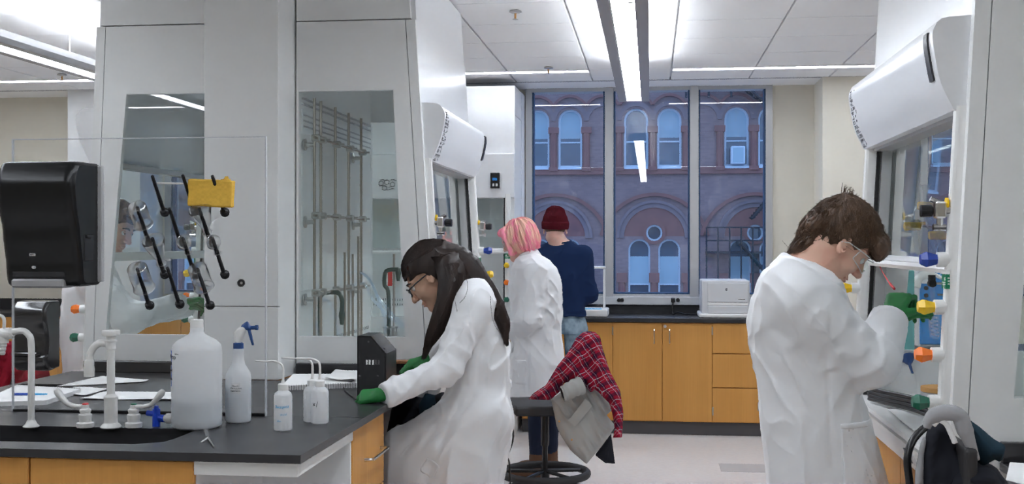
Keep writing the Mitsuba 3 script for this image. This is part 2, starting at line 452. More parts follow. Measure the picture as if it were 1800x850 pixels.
def ring(cx, cz, r0, r1, a0=0.0, a1=math.pi, n=24):
    a = np.linspace(a0, a1, n)
    return Polygon([(cx + r1 * math.cos(t), cz + r1 * math.sin(t)) for t in a] + [(cx + r0 * math.cos(t), cz + r0 * math.sin(t)) for t in a[::-1]])


bd = thing('brick_building', 'old brick building with round-arched windows across the street', 'building')
_, zb = fp(1118, 293)
_, zt = fp(1118, 190)
PER = fp(1118 + 177, 300)[0] - fp(1118, 300)[0]
x0c = fp(1118, 300)[0]
_, zl = fp(1148, 535); _, zl1 = fp(1125, 420); _, zs = fp(1148, 415)
lowx = fp(1150, 400)[0] - x0c
win_w, low_w = 42 * FS, 38 * FS
holes, ups, lows, blinds_ = [], [], [], []
for k in range(-5, 5):
    X = x0c + k * PER
    for dx in (0.0, PER / 3):
        ups.append(X + dx); holes.append(arch_poly(X + dx, zb, zt, win_w))
    blinds_.append(X + 2 * PER / 3)
    c = X + lowx
    for sgn in (-1, 1):
        lows.append(c + sgn * 26 * FS); holes.append(arch_poly(c + sgn * 26 * FS, zl - 1.2, zl1, low_w))
    holes.append(Point(c, zs + 6 * FS).buffer(14 * FS, 24))
facade = sbox(x0c - 5.2 * PER, -8.0, x0c + 5 * PER, 14.0).difference(unary_union(holes))
part(bd, 'facade', xz(facade, FY, FY + 0.5), 'mat_brick', False)
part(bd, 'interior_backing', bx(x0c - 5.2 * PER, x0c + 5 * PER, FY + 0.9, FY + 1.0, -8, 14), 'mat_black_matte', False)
part(bd, 'string_course', [bx(x0c - 5.2 * PER, x0c + 5 * PER, FY - 0.14, FY, zb - 13 * FS, zb - 7 * FS), bx(x0c - 5.2 * PER, x0c + 5 * PER, FY - 0.09, FY, zb - 7 * FS, zb - 1.5 * FS)], 'mat_brownstone', False)
fr_up = mikit.ply(xz(arch_poly(0, 0, zt - zb, win_w).difference(arch_poly(0, 7 * FS * 0.5, zt - zb - 7 * FS * 0.5, win_w - 7 * FS)), FY + 0.16, FY + 0.3), 'mat_sash_paint', smooth=False)
fr_lo = mikit.ply(xz(arch_poly(0, 0, zl1 - zl + 1.2, low_w).difference(arch_poly(0, 0.1, zl1 - zl + 1.2 - 3 * FS, low_w - 6 * FS)), FY + 0.16, FY + 0.3), 'mat_sash_paint', smooth=False)
H, HL = zt - zb, zl1 - zl + 1.2
pane_up = mikit.ply(xz(arch_poly(0, 0.03, H - 0.03, win_w - 0.06), FY + 0.26, FY + 0.28), 'mat_far_glass', smooth=False)
pane_lo = mikit.ply(xz(arch_poly(0, 0.03, HL - 0.03, low_w - 0.06), FY + 0.26, FY + 0.28), 'mat_far_glass', smooth=False)
bar_up = mikit.ply([bx(-win_w / 2, win_w / 2, FY + 0.2, FY + 0.3, H * 0.42, H * 0.42 + 0.06)][0], 'mat_sash_paint', smooth=False)
bar_lo = mikit.ply([bx(-low_w / 2, low_w / 2, FY + 0.2, FY + 0.3, HL * 0.52, HL * 0.52 + 0.06)][0], 'mat_sash_paint', smooth=False)
rnd = random.Random(4)


def put(root, name, d, x, z, label=None, y=0.0):
    e = dict(d); e['to_world'] = T().translate([float(x), y, float(z)])
    return part(root, name, e, None, label=label)


bl_up = mikit.ply(xz(arch_poly(0, H * 0.5, H - 0.07, win_w - 0.14), FY + 0.245, FY + 0.255), 'mat_blind', smooth=False)
bl_lo = mikit.ply(xz(sbox(-low_w / 2 + 0.07, HL * 0.53, low_w / 2 - 0.07, HL * 0.82), FY + 0.245, FY + 0.255), 'mat_blind', smooth=False)
hood_up = mikit.ply(xz(ring(0, 0, win_w / 2 + 0.08, win_w / 2 + 0.26), FY - 0.06, FY), 'mat_grey_stone', smooth=False)
sill_up = mikit.ply(bx(-win_w / 2 - 0.08, win_w / 2 + 0.08, FY - 0.12, FY + 0.2, -0.09, 0.0), 'mat_sash_paint', smooth=False)
for i, x in enumerate(ups):
    w = put(bd, 'window', fr_up, x, zb)
    put(w, 'pane', pane_up, x, zb); put(w, 'meeting_rail', bar_up, x, zb); put(w, 'sill', sill_up, x, zb)
    if i % 3 != 1: put(w, 'blind', bl_up, x, zb)
    put(bd, 'window_arch', hood_up, x, zt - win_w / 2)
for x in blinds_:
    put(bd, 'window_arch', hood_up, x, zt - win_w / 2)
for i, x in enumerate(lows):
    w = put(bd, 'window', fr_lo, x, zl - 1.2)
    put(w, 'pane', pane_lo, x, zl - 1.2); put(w, 'meeting_rail', bar_lo, x, zl - 1.2); put(w, 'blind', bl_lo, x, zl - 1.2)
# round windows, the great arches, columns and the scalloped moulding
eye = mikit.ply(xz(ring(0, 0, 11 * FS, 15 * FS, 0, 2 * math.pi, 33), FY + 0.05, FY + 0.2), 'mat_sash_paint', smooth=False)
eye_p = mikit.ply(xz(Point(0, 0).buffer(13 * FS), FY + 0.2, FY + 0.22), 'mat_far_glass', smooth=False)
eye_s = mikit.ply(xz(ring(0, 0, 14.5 * FS, 20 * FS, 0, 2 * math.pi, 33), FY - 0.08, FY), 'mat_brownstone', smooth=False)
arch1 = mikit.ply([m for m in [trimesh.util.concatenate([xz(ring(0, 0, 61 * FS, 66 * FS), FY - 0.10, FY), xz(ring(0, 0, 53 * FS, 61 * FS), FY - 0.05, FY)])]][0], 'mat_grey_stone', smooth=False)
arch2 = mikit.ply(xz(ring(0, 0, 92 * FS, 98 * FS, 0.25, math.pi - 0.25), FY - 0.12, FY), 'mat_brownstone', smooth=False)
tymp = mikit.ply(xz(ring(0, 0, 0.01, 52 * FS).difference(unary_union([arch_poly(s_ * 26 * FS, -3, zl1 - zs, low_w * 1.02) for s_ in (-1, 1)] + [Point(0, 6 * FS).buffer(15 * FS)])), FY - 0.01, FY), 'mat_brownstone', smooth=False)
for k in range(-5, 5):
    c = x0c + k * PER + lowx
    w = put(bd, 'round_window', eye, c, zs + 6 * FS)
    put(w, 'pane', eye_p, c, zs + 6 * FS); put(w, 'surround', eye_s, c, zs + 6 * FS)
    put(bd, 'great_arch', arch1, c, zs - 3 * FS); put(bd, 'relieving_arch', arch2, c, zs - 22 * FS)
    put(bd, 'tympanum', tymp, c, zs)
shaft = mikit.ply(trimesh.util.concatenate([cyl((0, FY - 0.05, 0), (0, FY - 0.05, 1.0), 0.14, 10), bx(-0.2, 0.2, FY - 0.2, FY + 0.1, 1.0, 1.18), bx(-0.18, 0.18, FY - 0.2, FY + 0.1, -0.12, 0)]), 'mat_brownstone', smooth=30)
for k in range(-5, 5):
    X = x0c + k * PER
    for dx in (-0.5, 0.5, 1.5):
        e = dict(shaft); e['to_world'] = T().translate([X + dx * PER / 3, 0, zb]).scale([1, 1, (H * 0.58)])
        part(bd, 'column', e, None)
    c = X + lowx
    for dx in (-56 * FS, 0, 56 * FS):
        e = dict(shaft); e['to_world'] = T().translate([c + dx, 0, zl - 1.2]).scale([1, 1, HL * 0.55])
        part(bd, 'column', e, None)
scal = mikit.ply(xz(ring(0, 0, 30 * FS, 34.5 * FS, 0.52, math.pi - 0.52), FY - 0.14, FY), 'mat_brownstone', smooth=False)
for k in range(-15, 15):
    put(bd, 'scallop_moulding', scal, x0c + k * PER / 3, zt - 10 * FS)
# fire escape on the right of the facade
fe = bd
y1 = FY - 0.9
for (a, b) in (((1300, 428), (1345, 480)), ((1318, 385), (1352, 345)), ((1296, 150), (1350, 190))):
    xa, za = fp(*a); xb, zb_ = fp(*b)
    part(fe, 'fire_escape_stair', [cyl((xa, y1, za), (xb, y1, zb_), 0.06, 6), cyl((xa, y1 + 0.6, za), (xb, y1 + 0.6, zb_), 0.06, 6)] + [bx(xa + (xb - xa) * t - 0.1, xa + (xb - xa) * t + 0.1, y1, y1 + 0.6, za + (zb_ - za) * t - 0.02, za + (zb_ - za) * t + 0.02) for t in np.linspace(0.05, 0.95, 9)], 'mat_iron', False)
xa, za = fp(1240, 445); xb, _ = fp(1400, 445)
part(fe, 'fire_escape_landing', [bx(xa, xb, y1, FY - 0.02, za, za + 0.08)] + [cyl((t, y1, za - 2.2), (t, y1, za + 1.0), 0.035, 6) for t in np.linspace(xa, xb, 9)] + [cyl((xa, y1, za + h), (xb, y1, za + h), 0.03, 6) for h in (0.5, 1.0)], 'mat_iron', False)
xa, za = fp(1205, 150); xb, _ = fp(1400, 150)
part(fe, 'fire_escape_landing', [bx(xa, xb, y1, FY - 0.02, za + 0.35, za + 0.43)] + [cyl((t, y1, za - 0.6), (t, y1, za + 1.2), 0.05, 6) for t in np.linspace(xa, xb, 6)], 'mat_iron', False)
# air conditioner in one upper window
xa, za = fp(1284, 289); xb, zb2 = fp(1309, 257)
ac = part(bd, 'air_conditioner', bx(xa, xb, FY - 0.3, FY + 0.25, za, zb2, 0.03), 'mat_sash_paint', False, label='white window air conditioner')
part(ac, 'grille', bx(xa + 0.07, xb - 0.07, FY - 0.31, FY - 0.29, za + 0.06, zb2 - 0.07), 'mat_blind', False)
room('ground_street', bx(-60, 60, WY + 0.6, FY + 12, -8.2, -8.0), 'mat_floor_patch', 'street between the buildings')
# ---------------------------------------------------------------- fume hoods
# a hood is drawn in its own frame: u out of the face, w along its width, z up; u = 0 is the back baffle
Z_UP, Z_VT, Z_VB, Z_GL0, Z_GL1, Z_WS = 2.484, 2.10, 1.86, 1.08, 2.172, 0.91


def hood_frame(origin, uu, ww):
    return mat4(tuple(uu) + (0,), tuple(ww) + (0,), (0, 0, 1), (origin[0], origin[1], 0))


def fix(m, M):
    m = as_tm(m).copy(); m.apply_transform(M)
    if np.linalg.det(M[:3, :3]) < 0:
        m.invert()
    return m


def uz(poly, w0, w1):
    """polygon in (u, z) extruded along w"""
    return xz(poly, w0, w1)


def marks(seed, n, h):
    """small printed marks, as flat strokes in the x-y plane: column of tiny dashes"""
    r = random.Random(seed); out = []
    for k in range(n):
        x, y = r.uniform(0, 0.03), k * h / n
        out.append(bx(x, x + r.uniform(0.004, 0.012), y, y + h / n * 0.5, 0, 0.0006))
    return out


def knob(root, M, u, w, z, mat, size=1.0):
    """angular gas-tap knob on a round white collar, along +u"""
    k = part(root, 'tap_knob', fix(cyl((u, w, z), (u + 0.03, w, z), 0.021, 14), M), 'mat_plastic_white')
    a = np.arange(6) * np.pi / 3
    vs = [(u + 0.024, 0.013 * math.cos(t), 0.013 * math.sin(t)) for t in a] + [(u + 0.058, 0.024 * math.cos(t), 0.024 * math.sin(t)) for t in a] + [(u + 0.074, 0.015 * math.cos(t), 0.015 * math.sin(t)) for t in a]
    cap = trimesh.convex.convex_hull(np.array(vs) * [1, size, size] + [0, w, z])
    part(k, 'cap', fix(cap, M), mat, False)


def valve(root, M, u, w, z):
    """metal needle valve with a black knob, along +u"""
    v = part(root, 'needle_valve', fix([lathe([(0.0, 0), (0.016, 0), (0.016, 0.02), (0.011, 0.022), (0.011, 0.04), (0.0, 0.04)], 14, (u, w, z), (1, 0, 0)),
                                        bx(u + 0.012, u + 0.042, w - 0.018, w + 0.018, z - 0.02, z + 0.026, 0.005), cyl((u + 0.027, w, z - 0.055), (u + 0.027, w, z - 0.018), 0.009, 10),
                                        cyl((u + 0.012, w, z - 0.045), (u + 0.045, w, z - 0.045), 0.010, 10), cyl((u + 0.018, w + 0.01, z + 0.02), (u + 0.05, w + 0.01, z + 0.034), 0.008, 10)], M), 'mat_chrome')
    part(v, 'ring', fix(lathe([(0.012, 0), (0.017, 0), (0.017, 0.006), (0.012, 0.006)], 14, (u + 0.006, w, z + 0.02), (1, 0, 0)), M), 'mat_yellow', label='yellow ring')
    part(v, 'knob', fix(lathe([(0.0, 0), (0.012, 0), (0.017, 0.004), (0.017, 0.032), (0.0, 0.034)], 12, (u + 0.046, w, z), (1, 0, 0)), M), 'mat_black', label='black knob')


def fume_hood(label, M, W, D, slope, strip_end, ceiling=CZ, flat=False, knobs=((0, 'blue'), (1, 'yellow'), (2, 'orange'), (3, 'green')), near_win=True, far_win=True, gz=1.43, group='white fume hoods', valves=True, overhang=(0.085, 0.11, 0.025), print_end=0, gl=(0.43, 0.485)):
    """M: hood frame. W: width along w. D: depth of the face over the baffle at z=2.484; strip_end: which end (0 near, 1 far) carries the control strip"""
    h = thing('fume_hood', label, 'fume hood', group)
    t = 0.028
    uf = lambda z: D + slope * (Z_UP - z)
    e = 0.0025

    def add(name, mesh, mat, sm=False, label=None, root=h):
        return part(root, name, fix(mesh, M), mat, sm, label)
    # end panels, near and far, each with its glass
    for k, (w0, has) in enumerate(((0.0, near_win), (W - t, far_win))):
        g0, g1 = 0.0, lambda z: gl[1] + (gl[0] - gl[1]) * (z - Z_GL0) / (Z_GL1 - Z_GL0)
        low = Polygon([(-0.01, 0.0), (uf(0.0) - 0.045, 0.0), (uf(Z_UP) - 0.045, Z_UP - e), (-0.01, Z_UP - e)])
        hole = Polygon([(g0, Z_GL0), (g1(Z_GL0), Z_GL0), (g1(Z_GL1), Z_GL1), (g0, Z_GL1)])
        p = add('end_panel', uz(low.difference(hole) if has else low, w0, w0 + t), 'mat_white_metal')
        if has:
            a, wm = 0.004, w0 + t / 2
            add('glass', quad([(g0 + .0, wm, Z_GL0), (g1(Z_GL0), wm, Z_GL0), (g1(Z_GL1), wm, Z_GL1), (g0, wm, Z_GL1)]), 'mat_hood_glass', False, None, p)
        add('edge_strip', uz(Polygon([(uf(0.0) - 0.042, 0.0), (uf(0), 0.0), (uf(Z_UP), Z_UP - e), (uf(Z_UP) - 0.042, Z_UP - e)]), w0 - 0.0 * k, w0 + t), 'mat_white_metal')
        add('upper_end_panel', uz(Polygon([(-0.01, Z_UP + e), (uf(Z_UP) - 0.02, Z_UP + e), (uf(ceiling) - 0.02, ceiling - 0.012), (-0.01, ceiling - 0.012)]), w0, w0 + t), 'mat_white_metal')
    # face above the valance
    zt = Z_VB + 0.02
    face = Polygon([(uf(zt) - 0.02, zt), (uf(zt), zt), (uf(ceiling), ceiling - 0.012), (uf(ceiling) - 0.02, ceiling - 0.012)])
    add('upper_face', uz(face, t + 0.001, W - t - 0.001) if not flat else uz(face, 0, W), 'mat_white_gloss')
    # valance
    ua, ub = uf(Z_VT), uf(Z_VB)
    o0, o1, o2 = overhang
    if not flat:
        arc = spline([(ua + o0, 0, Z_VT + 0.003), (ua + o1 * 0.93, 0, Z_VT - 0.03), (ua + o1 * 0.87, 0, Z_VT - 0.09), (ub + o2 + 0.035, 0, Z_VB + 0.075), (ub + o2, 0, Z_VB)], 18)
        prof = Polygon([(ua - 0.005, Z_VT + 0.020), (ua + o0 - 0.03, Z_VT + 0.016), (ua + o0 - 0.012, Z_VT + 0.012)] + [(a, c) for a, _, c in arc] + [(ub - 0.015, Z_VB), (ub - 0.015, Z_VB + 0.03)])
        wv0, wv1 = 0.035, W - 0.035
    else:
        arc = np.array([(ua + 0.02, 0, 2.185), (ua + 0.024, 0, 2.18), (ua + 0.024, 0, 1.845), (ua + 0.018, 0, 1.84)])
        prof = Polygon([(ua - 0.03, 2.185)] + [(a, c) for a, _, c in arc] + [(ua - 0.03, 1.84)])
        wv0, wv1 = 0.0, W
    v = add('valance', uz(prof, wv0, wv1), 'mat_white_gloss', 35)
    if not flat:
        n = len(arc); i0, i1 = int(n * 0.34), int(n * 0.74)
        off = lambda q, d: (q[0] + d * 0.95, q[2] - 0.12 * d)
        sp = Polygon([off(q, 0.006) for q in arc[i0 - 3:i1]] + [off(q, -0.004) for q in arc[i0 - 3:i1][::-1]])
        sw = wv0 + 0.045 if strip_end == 0 else wv1 - 0.075
        c = add('control_strip', uz(sp, sw, sw + 0.042), 'mat_black', 30, 'black control strip', v)
        # writing: a dense table of printed marks on the other end
        r = random.Random(print_end + 5); strokes = []
        pw0 = wv1 - 0.16 if strip_end == 0 else wv0 + 0.03
        sgn = 1 if strip_end else -1
        for col in range(5):
            for q in range(3, n - 1):
                for s_ in np.linspace(0, 1, 3)[:-1]:
                    if r.random() < (0.9, 0.9, 0.55, 0.6, 0.35)[col] * (1.0 if q > 5 or col < 2 else 0.2):
                        A = arc[q] * (1 - s_) + arc[q + 1 if q + 1 < n else q] * s_; B = arc[q] * (0.55 - s_ * .55) + arc[q + 1] * (0.45 + .55 * s_)
                        w_ = (pw0 + 0.125 if sgn < 0 else pw0) + sgn * -1 * (-0.0) + (col * 0.021 * (1 if sgn > 0 else -1)) + r.uniform(0, .004)
                        strokes.append(uz(Polygon([(A[0] + .0012, A[2]), (B[0] + .0012, B[2]), (B[0] - .002, B[2]), (A[0] - .002, A[2])]), w_, w_ + r.uniform(0.004, 0.013)))
        add('lettering', strokes, 'mat_ink', False, 'dense printed black notices', v)
    # posts either side of the opening
    for k, w in enumerate((t + 0.022, W - t - 0.022)):
        a0, a1 = np.array((uf(Z_WS) + 0.002, w, Z_WS - 0.01)), np.array((uf(Z_VB) + 0.002, w, Z_VB + 0.012))
        pr_ = Polygon([(-0.045, -0.022), (0.012, -0.022), (0.022, -0.016), (0.026, 0), (0.022, 0.016), (0.012, 0.022), (-0.045, 0.022)])
        m = extr(pr_, 1.0); L = a1 - a0
        M2 = np.eye(4); M2[:3, 2] = L; M2[:3, 3] = a0
        p = add('post', moved(m, M2), 'mat_plastic_white', 40)
        s_ = 1 if k == 0 else -1
        add('aluminium_channel', uz(Polygon([(uf(Z_WS) - 0.07, Z_WS), (uf(Z_WS) - 0.03, Z_WS), (uf(Z_VB) - 0.03, Z_VB), (uf(Z_VB) - 0.07, Z_VB)]), w + s_ * 0.0225, w + s_ * 0.042), 'mat_alu', False)
        add('black_seal', uz(Polygon([(uf(Z_WS) - 0.026, Z_WS), (uf(Z_WS) - 0.012, Z_WS), (uf(Z_VB) - 0.012, Z_VB), (uf(Z_VB) - 0.026, Z_VB)]), w + s_ * 0.0225, w + s_ * 0.034), 'mat_black', False, 'black sash seal')
        if knobs:
            for i, cname in knobs:
                z = 1.452 - 0.131 * i
                knob(h, M, uf(z) + 0.02, w, z, 'mat_' + cname)
            if valves: valve(h, M, uf(1.585) + 0.022, w, 1.585)
        z0, z1 = 1.335, 1.375
        q = 0.024
        s4 = add('safety_sticker', [bx(uf(1.40) + 0.018, uf(1.40) + 0.0285, w - 0.0225, w + 0.0225, 1.372, 1.412)], 'mat_sign_green', False, 'green safety sticker')
        add('lettering', [bx(uf(1.40) + 0.018, uf(1.40) + 0.0287, w - 0.0226, w + 0.0226, 1.412, 1.424)] + [bx(uf(1.40) + 0.02, uf(1.40) + 0.0289, w - 0.018, w + q_, zz, zz + 0.003) for q_, zz in ((-.004, 1.400), (-.004, 1.395), (0.014, 1.388), (0.012, 1.382))]
            + [bx(uf(1.40) + 0.01, uf(1.40) + 0.024, w - 0.0229, w - 0.0224, zz, zz + 0.003) for zz in (1.400, 1.392, 1.384)], 'mat_paper', False, 'white lettering', s4)
    # sash: pane and handle bar
    us = lambda z: uf(z) - 0.05
    wa, wb = t + 0.065, W - t - 0.065
    sa = add('sash', uz(Polygon([(us(gz) - 0.012, gz - 0.02), (us(gz) + 0.045, gz - 0.02), (us(gz) + 0.05, gz - 0.008), (us(gz) + 0.045, gz + 0.004), (us(gz) + 0.012, gz + 0.004), (us(gz) + 0.012, gz + 0.02), (us(gz) - 0.012, gz + 0.02)]), wa - 0.025, wb + 0.025), 'mat_plastic_white', False)
    add('trim', uz(Polygon([(us(gz) + 0.0125, gz + 0.005), (us(gz) + 0.03, gz + 0.005), (us(gz) + 0.0125, gz + 0.022)]), wa - 0.025, wb + 0.025), 'mat_alu', False, 'aluminium strip', sa)
    add('pane', quad([(us(gz), wa - 0.02, gz + 0.02), (us(gz), wb + 0.02, gz + 0.02), (us(Z_VB), wb + 0.02, Z_VB + 0.03), (us(Z_VB), wa - 0.02, Z_VB + 0.03)]), 'mat_hood_glass', False, None, sa)
    add('header', uz(Polygon([(us(Z_VB) - 0.012, Z_VB - 0.012), (us(Z_VB) + 0.05, Z_VB - 0.012), (us(Z_VB) + 0.05, Z_VB + 0.012), (us(Z_VB) - 0.012, Z_VB + 0.012)]), wa - 0.03, wb + 0.03), 'mat_alu', False)
    # baffle with slots, roof, work surface, sill
    bf = add('baffle', [bx(-0.02, -0.004, t, W - t, 0.9, 2.40)] + [bx(-0.004, 0.004, t + 0.02, W - t - 0.02, a, b) for a, b in ((1.28, 1.90), (1.99, 2.10))], 'mat_white_metal')
    add('slot', [bx(-0.004, 0.0055, t + 0.03, W - t - 0.03, z, z + 0.008) for z in (2.02, 2.045, 2.07, 2.12, 2.145)], 'mat_alu', False, None, bf)
    holes = [bx(-0.0045, -0.0036, w - 0.003, w + 0.003, z - 0.009, z + 0.009) for w in np.arange(t + 0.05, W - t - 0.04, 0.02) for z in (0.985, 1.025)]
    add('perforation', holes, 'mat_black_matte', False, 'rows of small dark slots', bf)
    add('ceiling_panel', bx(-0.02, D - 0.02, t, W - t, 2.40, 2.415), 'mat_white_metal')
    add('work_surface', uz(Polygon([(-0.02, 0.885), (uf(0.9) + 0.015, 0.885), (uf(0.9) + 0.035, 0.90), (uf(0.9) + 0.03, Z_WS + 0.002), (-0.02, Z_WS)]), t, W - t), 'mat_plastic_white')
    ap = add('apron', uz(Polygon([(uf(0.9) - 0.02, 0.80), (uf(0.9) - 0.005, 0.80), (uf(0.9) + 0.03, 0.8845), (uf(0.9) - 0.02, 0.8845)]), 0, W), 'mat_plastic_white')
    for w in (0.35, W - 0.30):
        for dw in (0, 0.075):
            add('outlet', fix(bx(-0.002, 0.002, -0.028, 0.028, -0.02, 0.02), mat4((0.92, 0, -0.38), (0, 1, 0), (0.38, 0, 0.92), (uf(0.9) + 0.0145, w + dw, 0.843))), 'mat_black' if dw else 'mat_plastic_grey', False, None, ap)
    cb = add('cabinet', bx(0.0, uf(0.9) - 0.04, t + 0.002, W - t - 0.002, 0.1, 0.80), 'mat_wood')
    n = 2
    for i in range(n):
        a, b = t + 0.01 + (W - 2 * t - 0.02) * i / n, t + 0.01 + (W - 2 * t - 0.02) * (i + 1) / n
        d_ = add('door', bx(uf(0.9) - 0.038, uf(0.9) - 0.02, a + 0.002, b - 0.002, 0.11, 0.795, 0.002), 'mat_wood', False, None, cb)
    add('kick', bx(0.0, uf(0.9) - 0.09, t, W - t, 0.0, 0.1), 'mat_kick')
    return h, uf


def lattice(label, M, W, rods_w, bars_z, u=0.05, z0=0.93, z1=2.15, group=None):
    l = thing('lattice_frame', label, 'lab frame', group)
    for w in rods_w:
        r = part(l, 'rod', fix(cyl((u, w, z0 - 0.02), (u, w, z1), 0.0065, 10), M), 'mat_rod')
    for z in bars_z:
        part(l, 'crossbar', fix(cyl((u + 0.014, rods_w[0] - 0.05, z), (u + 0.014, rods_w[-1] + 0.03, z), 0.006, 10), M), 'mat_rod')
        for w in rods_w:
            part(l, 'clamp', fix([bx(u - 0.012, u + 0.028, w - 0.013, w + 0.013, z - 0.016, z + 0.016, 0.005), cyl((u + 0.028, w, z), (u + 0.045, w, z), 0.005, 8)], M), 'mat_steel')
        for w in (rods_w[0], rods_w[-1]):
            part(l, 'wall_foot', fix(lathe([(0.0, 0), (0.026, 0), (0.028, 0.006), (0.011, 0.012), (0.009, 0.045)], 18, (0.004, w, z - 0.03), (1, 0, 0)), M), 'mat_steel')
    return l


# the middle block: two hoods back to back with a service chase between them
XM = -1.745
DA = 0.53
MA = hood_frame((-1.562, 4.93), (1, 0), (0, 1))
hood_a, ufa = fume_hood('white fume hood whose face looks right into the middle aisle behind the seated woman', MA, 1.36, DA, 0.062, 1, print_end=1)
MB = hood_frame((-1.928, 4.93), (-1, 0), (0, 1))
hood_b, ufb = fume_hood('white fume hood facing the left aisle, behind the pegboard of glassware', MB, 1.36, 0.585, 0.04, 0, print_end=2, gl=(0.442, 0.542))
ch = thing('service_chase', 'tall white service column between the two hoods at the bench end', 'service chase')
for z0, z1, nm in ((0.911, 1.222, 'lower_panel'), (1.225, CZ - 0.012, 'upper_panel')):
    part(ch, nm, bx(-1.908, -1.579, 4.70, 4.725, z0, z1, 0.002), 'mat_white_metal', False)
part(ch, 'side_panel', [bx(-1.602, -1.580, 4.726, 6.28, 0.911, CZ - 0.012), bx(-1.908, -1.886, 4.726, 6.28, 0.911, CZ - 0.012)], 'mat_white_metal', False)
o = at(424, 497, Y=4.70)
part(ch, 'grommet', lathe([(0.0, 0), (0.006, 0.0), (0.008, 0.004), (0.016, 0.004), (0.017, 0.0)], 20, (o[0], 4.70, o[2]), (0, -1, 0)), 'mat_black', label='round black grommet')
# lattice in the right of the two
rw = [0.20, 0.42, 0.70, 0.98]
rw = [(-1.512 / ((at(px, 300, Y=1)[0])) - 4.93) for px in (564, 589.5, 613, 635)]
lattice('brown steel lattice of rods and clamps seen through the hood glass above the bench', MA, 1.36, [0.075] + rw, [1.27, 1.62, 1.97])

# far hood with its face towards the viewer
MC = hood_frame((-2.632, 9.20), (0, -1), (1, 0))
hood_c, ufc = fume_hood('white fume hood against the window wall, left of the big window', MC, 1.585, 0.44, 0.03, 1, ceiling=2.725, flat=True, knobs=((0, 'blue'), (1, 'yellow'), (2, 'orange'), (3, 'green')), near_win=True, far_win=False)
part(hood_c, 'side_casing', [bx(-1.075, -1.047, 9.225, 9.49, 0.0, 2.72), bx(-2.632, -2.604, 9.225, 9.49, 0.0, 2.72)], 'mat_white_gloss', False)
part(hood_c, 'back_panel', bx(-2.60, -1.077, 9.222, 9.237, 0.9, 2.72), 'mat_white_metal', False)
o = at(870, 317, Y=8.71)
cc = part(hood_c, 'controller', bx(o[0] - 0.036, o[0] + 0.036, 8.708, 8.728, 1.915, 2.035, 0.004), 'mat_black', False, label='small black airflow controller')
part(cc, 'display', bx(o[0] - 0.02, o[0] + 0.018, 8.7065, 8.71, 1.975, 1.995), 'mat_instrument', False, label='blue display')
part(cc, 'button', [bx(o[0] - 0.02, o[0] - 0.004, 8.7065, 8.71, 1.93, 1.952), bx(o[0] + 0.006, o[0] + 0.022, 8.7065, 8.71, 1.93, 1.952)], 'mat_plastic_grey', False)
sk = []
rr = random.Random(11)
hexa = lambda x, z, s: [cyl((x + s * math.cos(a), 8.719, z + s * math.sin(a)), (x + s * math.cos(a + 1.047), 8.719, z + s * math.sin(a + 1.047)), 0.0022, 5) for a in np.arange(6) * 1.0472 + 0.52]
for px, py in ((670, 322), (680, 320), (690, 324), (676, 330)):
    q = at(px, py, Y=8.72); sk += hexa(q[0], q[2], 0.020)
for px, py in ((668, 316), (674, 317), (686, 316), (692, 317), (683, 329), (688, 331), (666, 327), (672, 326), (679, 334)):
    q = at(px, py, Y=8.72); sk.append(cyl((q[0], 8.719, q[2]), (q[0] + rr.uniform(.02, .05), 8.719, q[2] + rr.uniform(-.012, .012)), 0.002, 5))
part(hood_c, 'sketch', sk, 'mat_ink', False, label='hand-drawn chemical structures in black marker')

# right hood
MD = np.array([[-1, 0, 0, 1.44], [0, 1, 0, 3.20], [0, 0, 1, 0], [0, 0, 0, 1.0]])
hood_d, ufd = fume_hood('white fume hood on the right that the young man works at', MD, 1.40, 0.552, 0.055, 0, print_end=3, gz=1.43, overhang=(0.088, 0.108, 0.03), gl=(0.38, 0.471))
part(hood_d, 'back_chase', bx(1.462, 1.80, 3.20, 4.60, 0.0, CZ - 0.012), 'mat_white_metal', False)

# ---------------------------------------------------------------- benches
BZ0, BZ1 = 0.886, 0.91
sink = Polygon([(-2.45, 3.165), (-1.50, 3.165), (-1.43, 3.21), (-1.418, 3.27), (-1.418, 3.44), (-2.45, 3.44)])
top = Polygon([(-2.63, 3.055), (-0.962, 3.055), (-0.945, 4.97), (-1.02, 4.97), (-1.02, 4.925), (-1.56, 4.925), (-1.57, 4.695), (-1.915, 4.695), (-1.925, 4.925), (-2.63, 4.925)])
seamc = sbox(-2.7, 3.735, -0.9, 3.738)
bench = thing('lab_bench', 'black-topped lab bench with a sink in the left foreground', 'lab bench')
wt = part(bench, 'worktop', shift(extr(top.difference(sink).difference(seamc).buffer(0), BZ1 - BZ0), 0, 0, BZ0), 'mat_bench', False, label='black epoxy worktop')
part(bench, 'sink_basin', [shift(extr(sink.buffer(0.02).difference(sink.buffer(-0.0)), 0.24), 0, 0, BZ0 - 0.235), shift(extr(sink.buffer(0.02), 0.012), 0, 0, BZ0 - 0.246)], 'mat_black_matte', False, label='black sink basin')
part(bench, 'backsplash', bx(-2.56, -1.93, 4.895, 4.924, BZ1, 0.962, 0.004), 'mat_bench', False)
part(bench, 'backsplash', bx(-1.565, -1.0, 4.895, 4.924, BZ1, 0.962, 0.004), 'mat_bench', False)
dx = at(53, 830, Y=3.09)[0]
xr = at(341, 830, Y=3.09)[0]
for a, b in ((-2.60, -2.05 - 0.5), (dx - 0.48, dx - 0.003), (dx + 0.002, xr)):
    if b > a: part(bench, 'door', bx(a, b, 3.085, 3.105, 0.10, 0.880, 0.003), 'mat_wood', False, label='maple door')
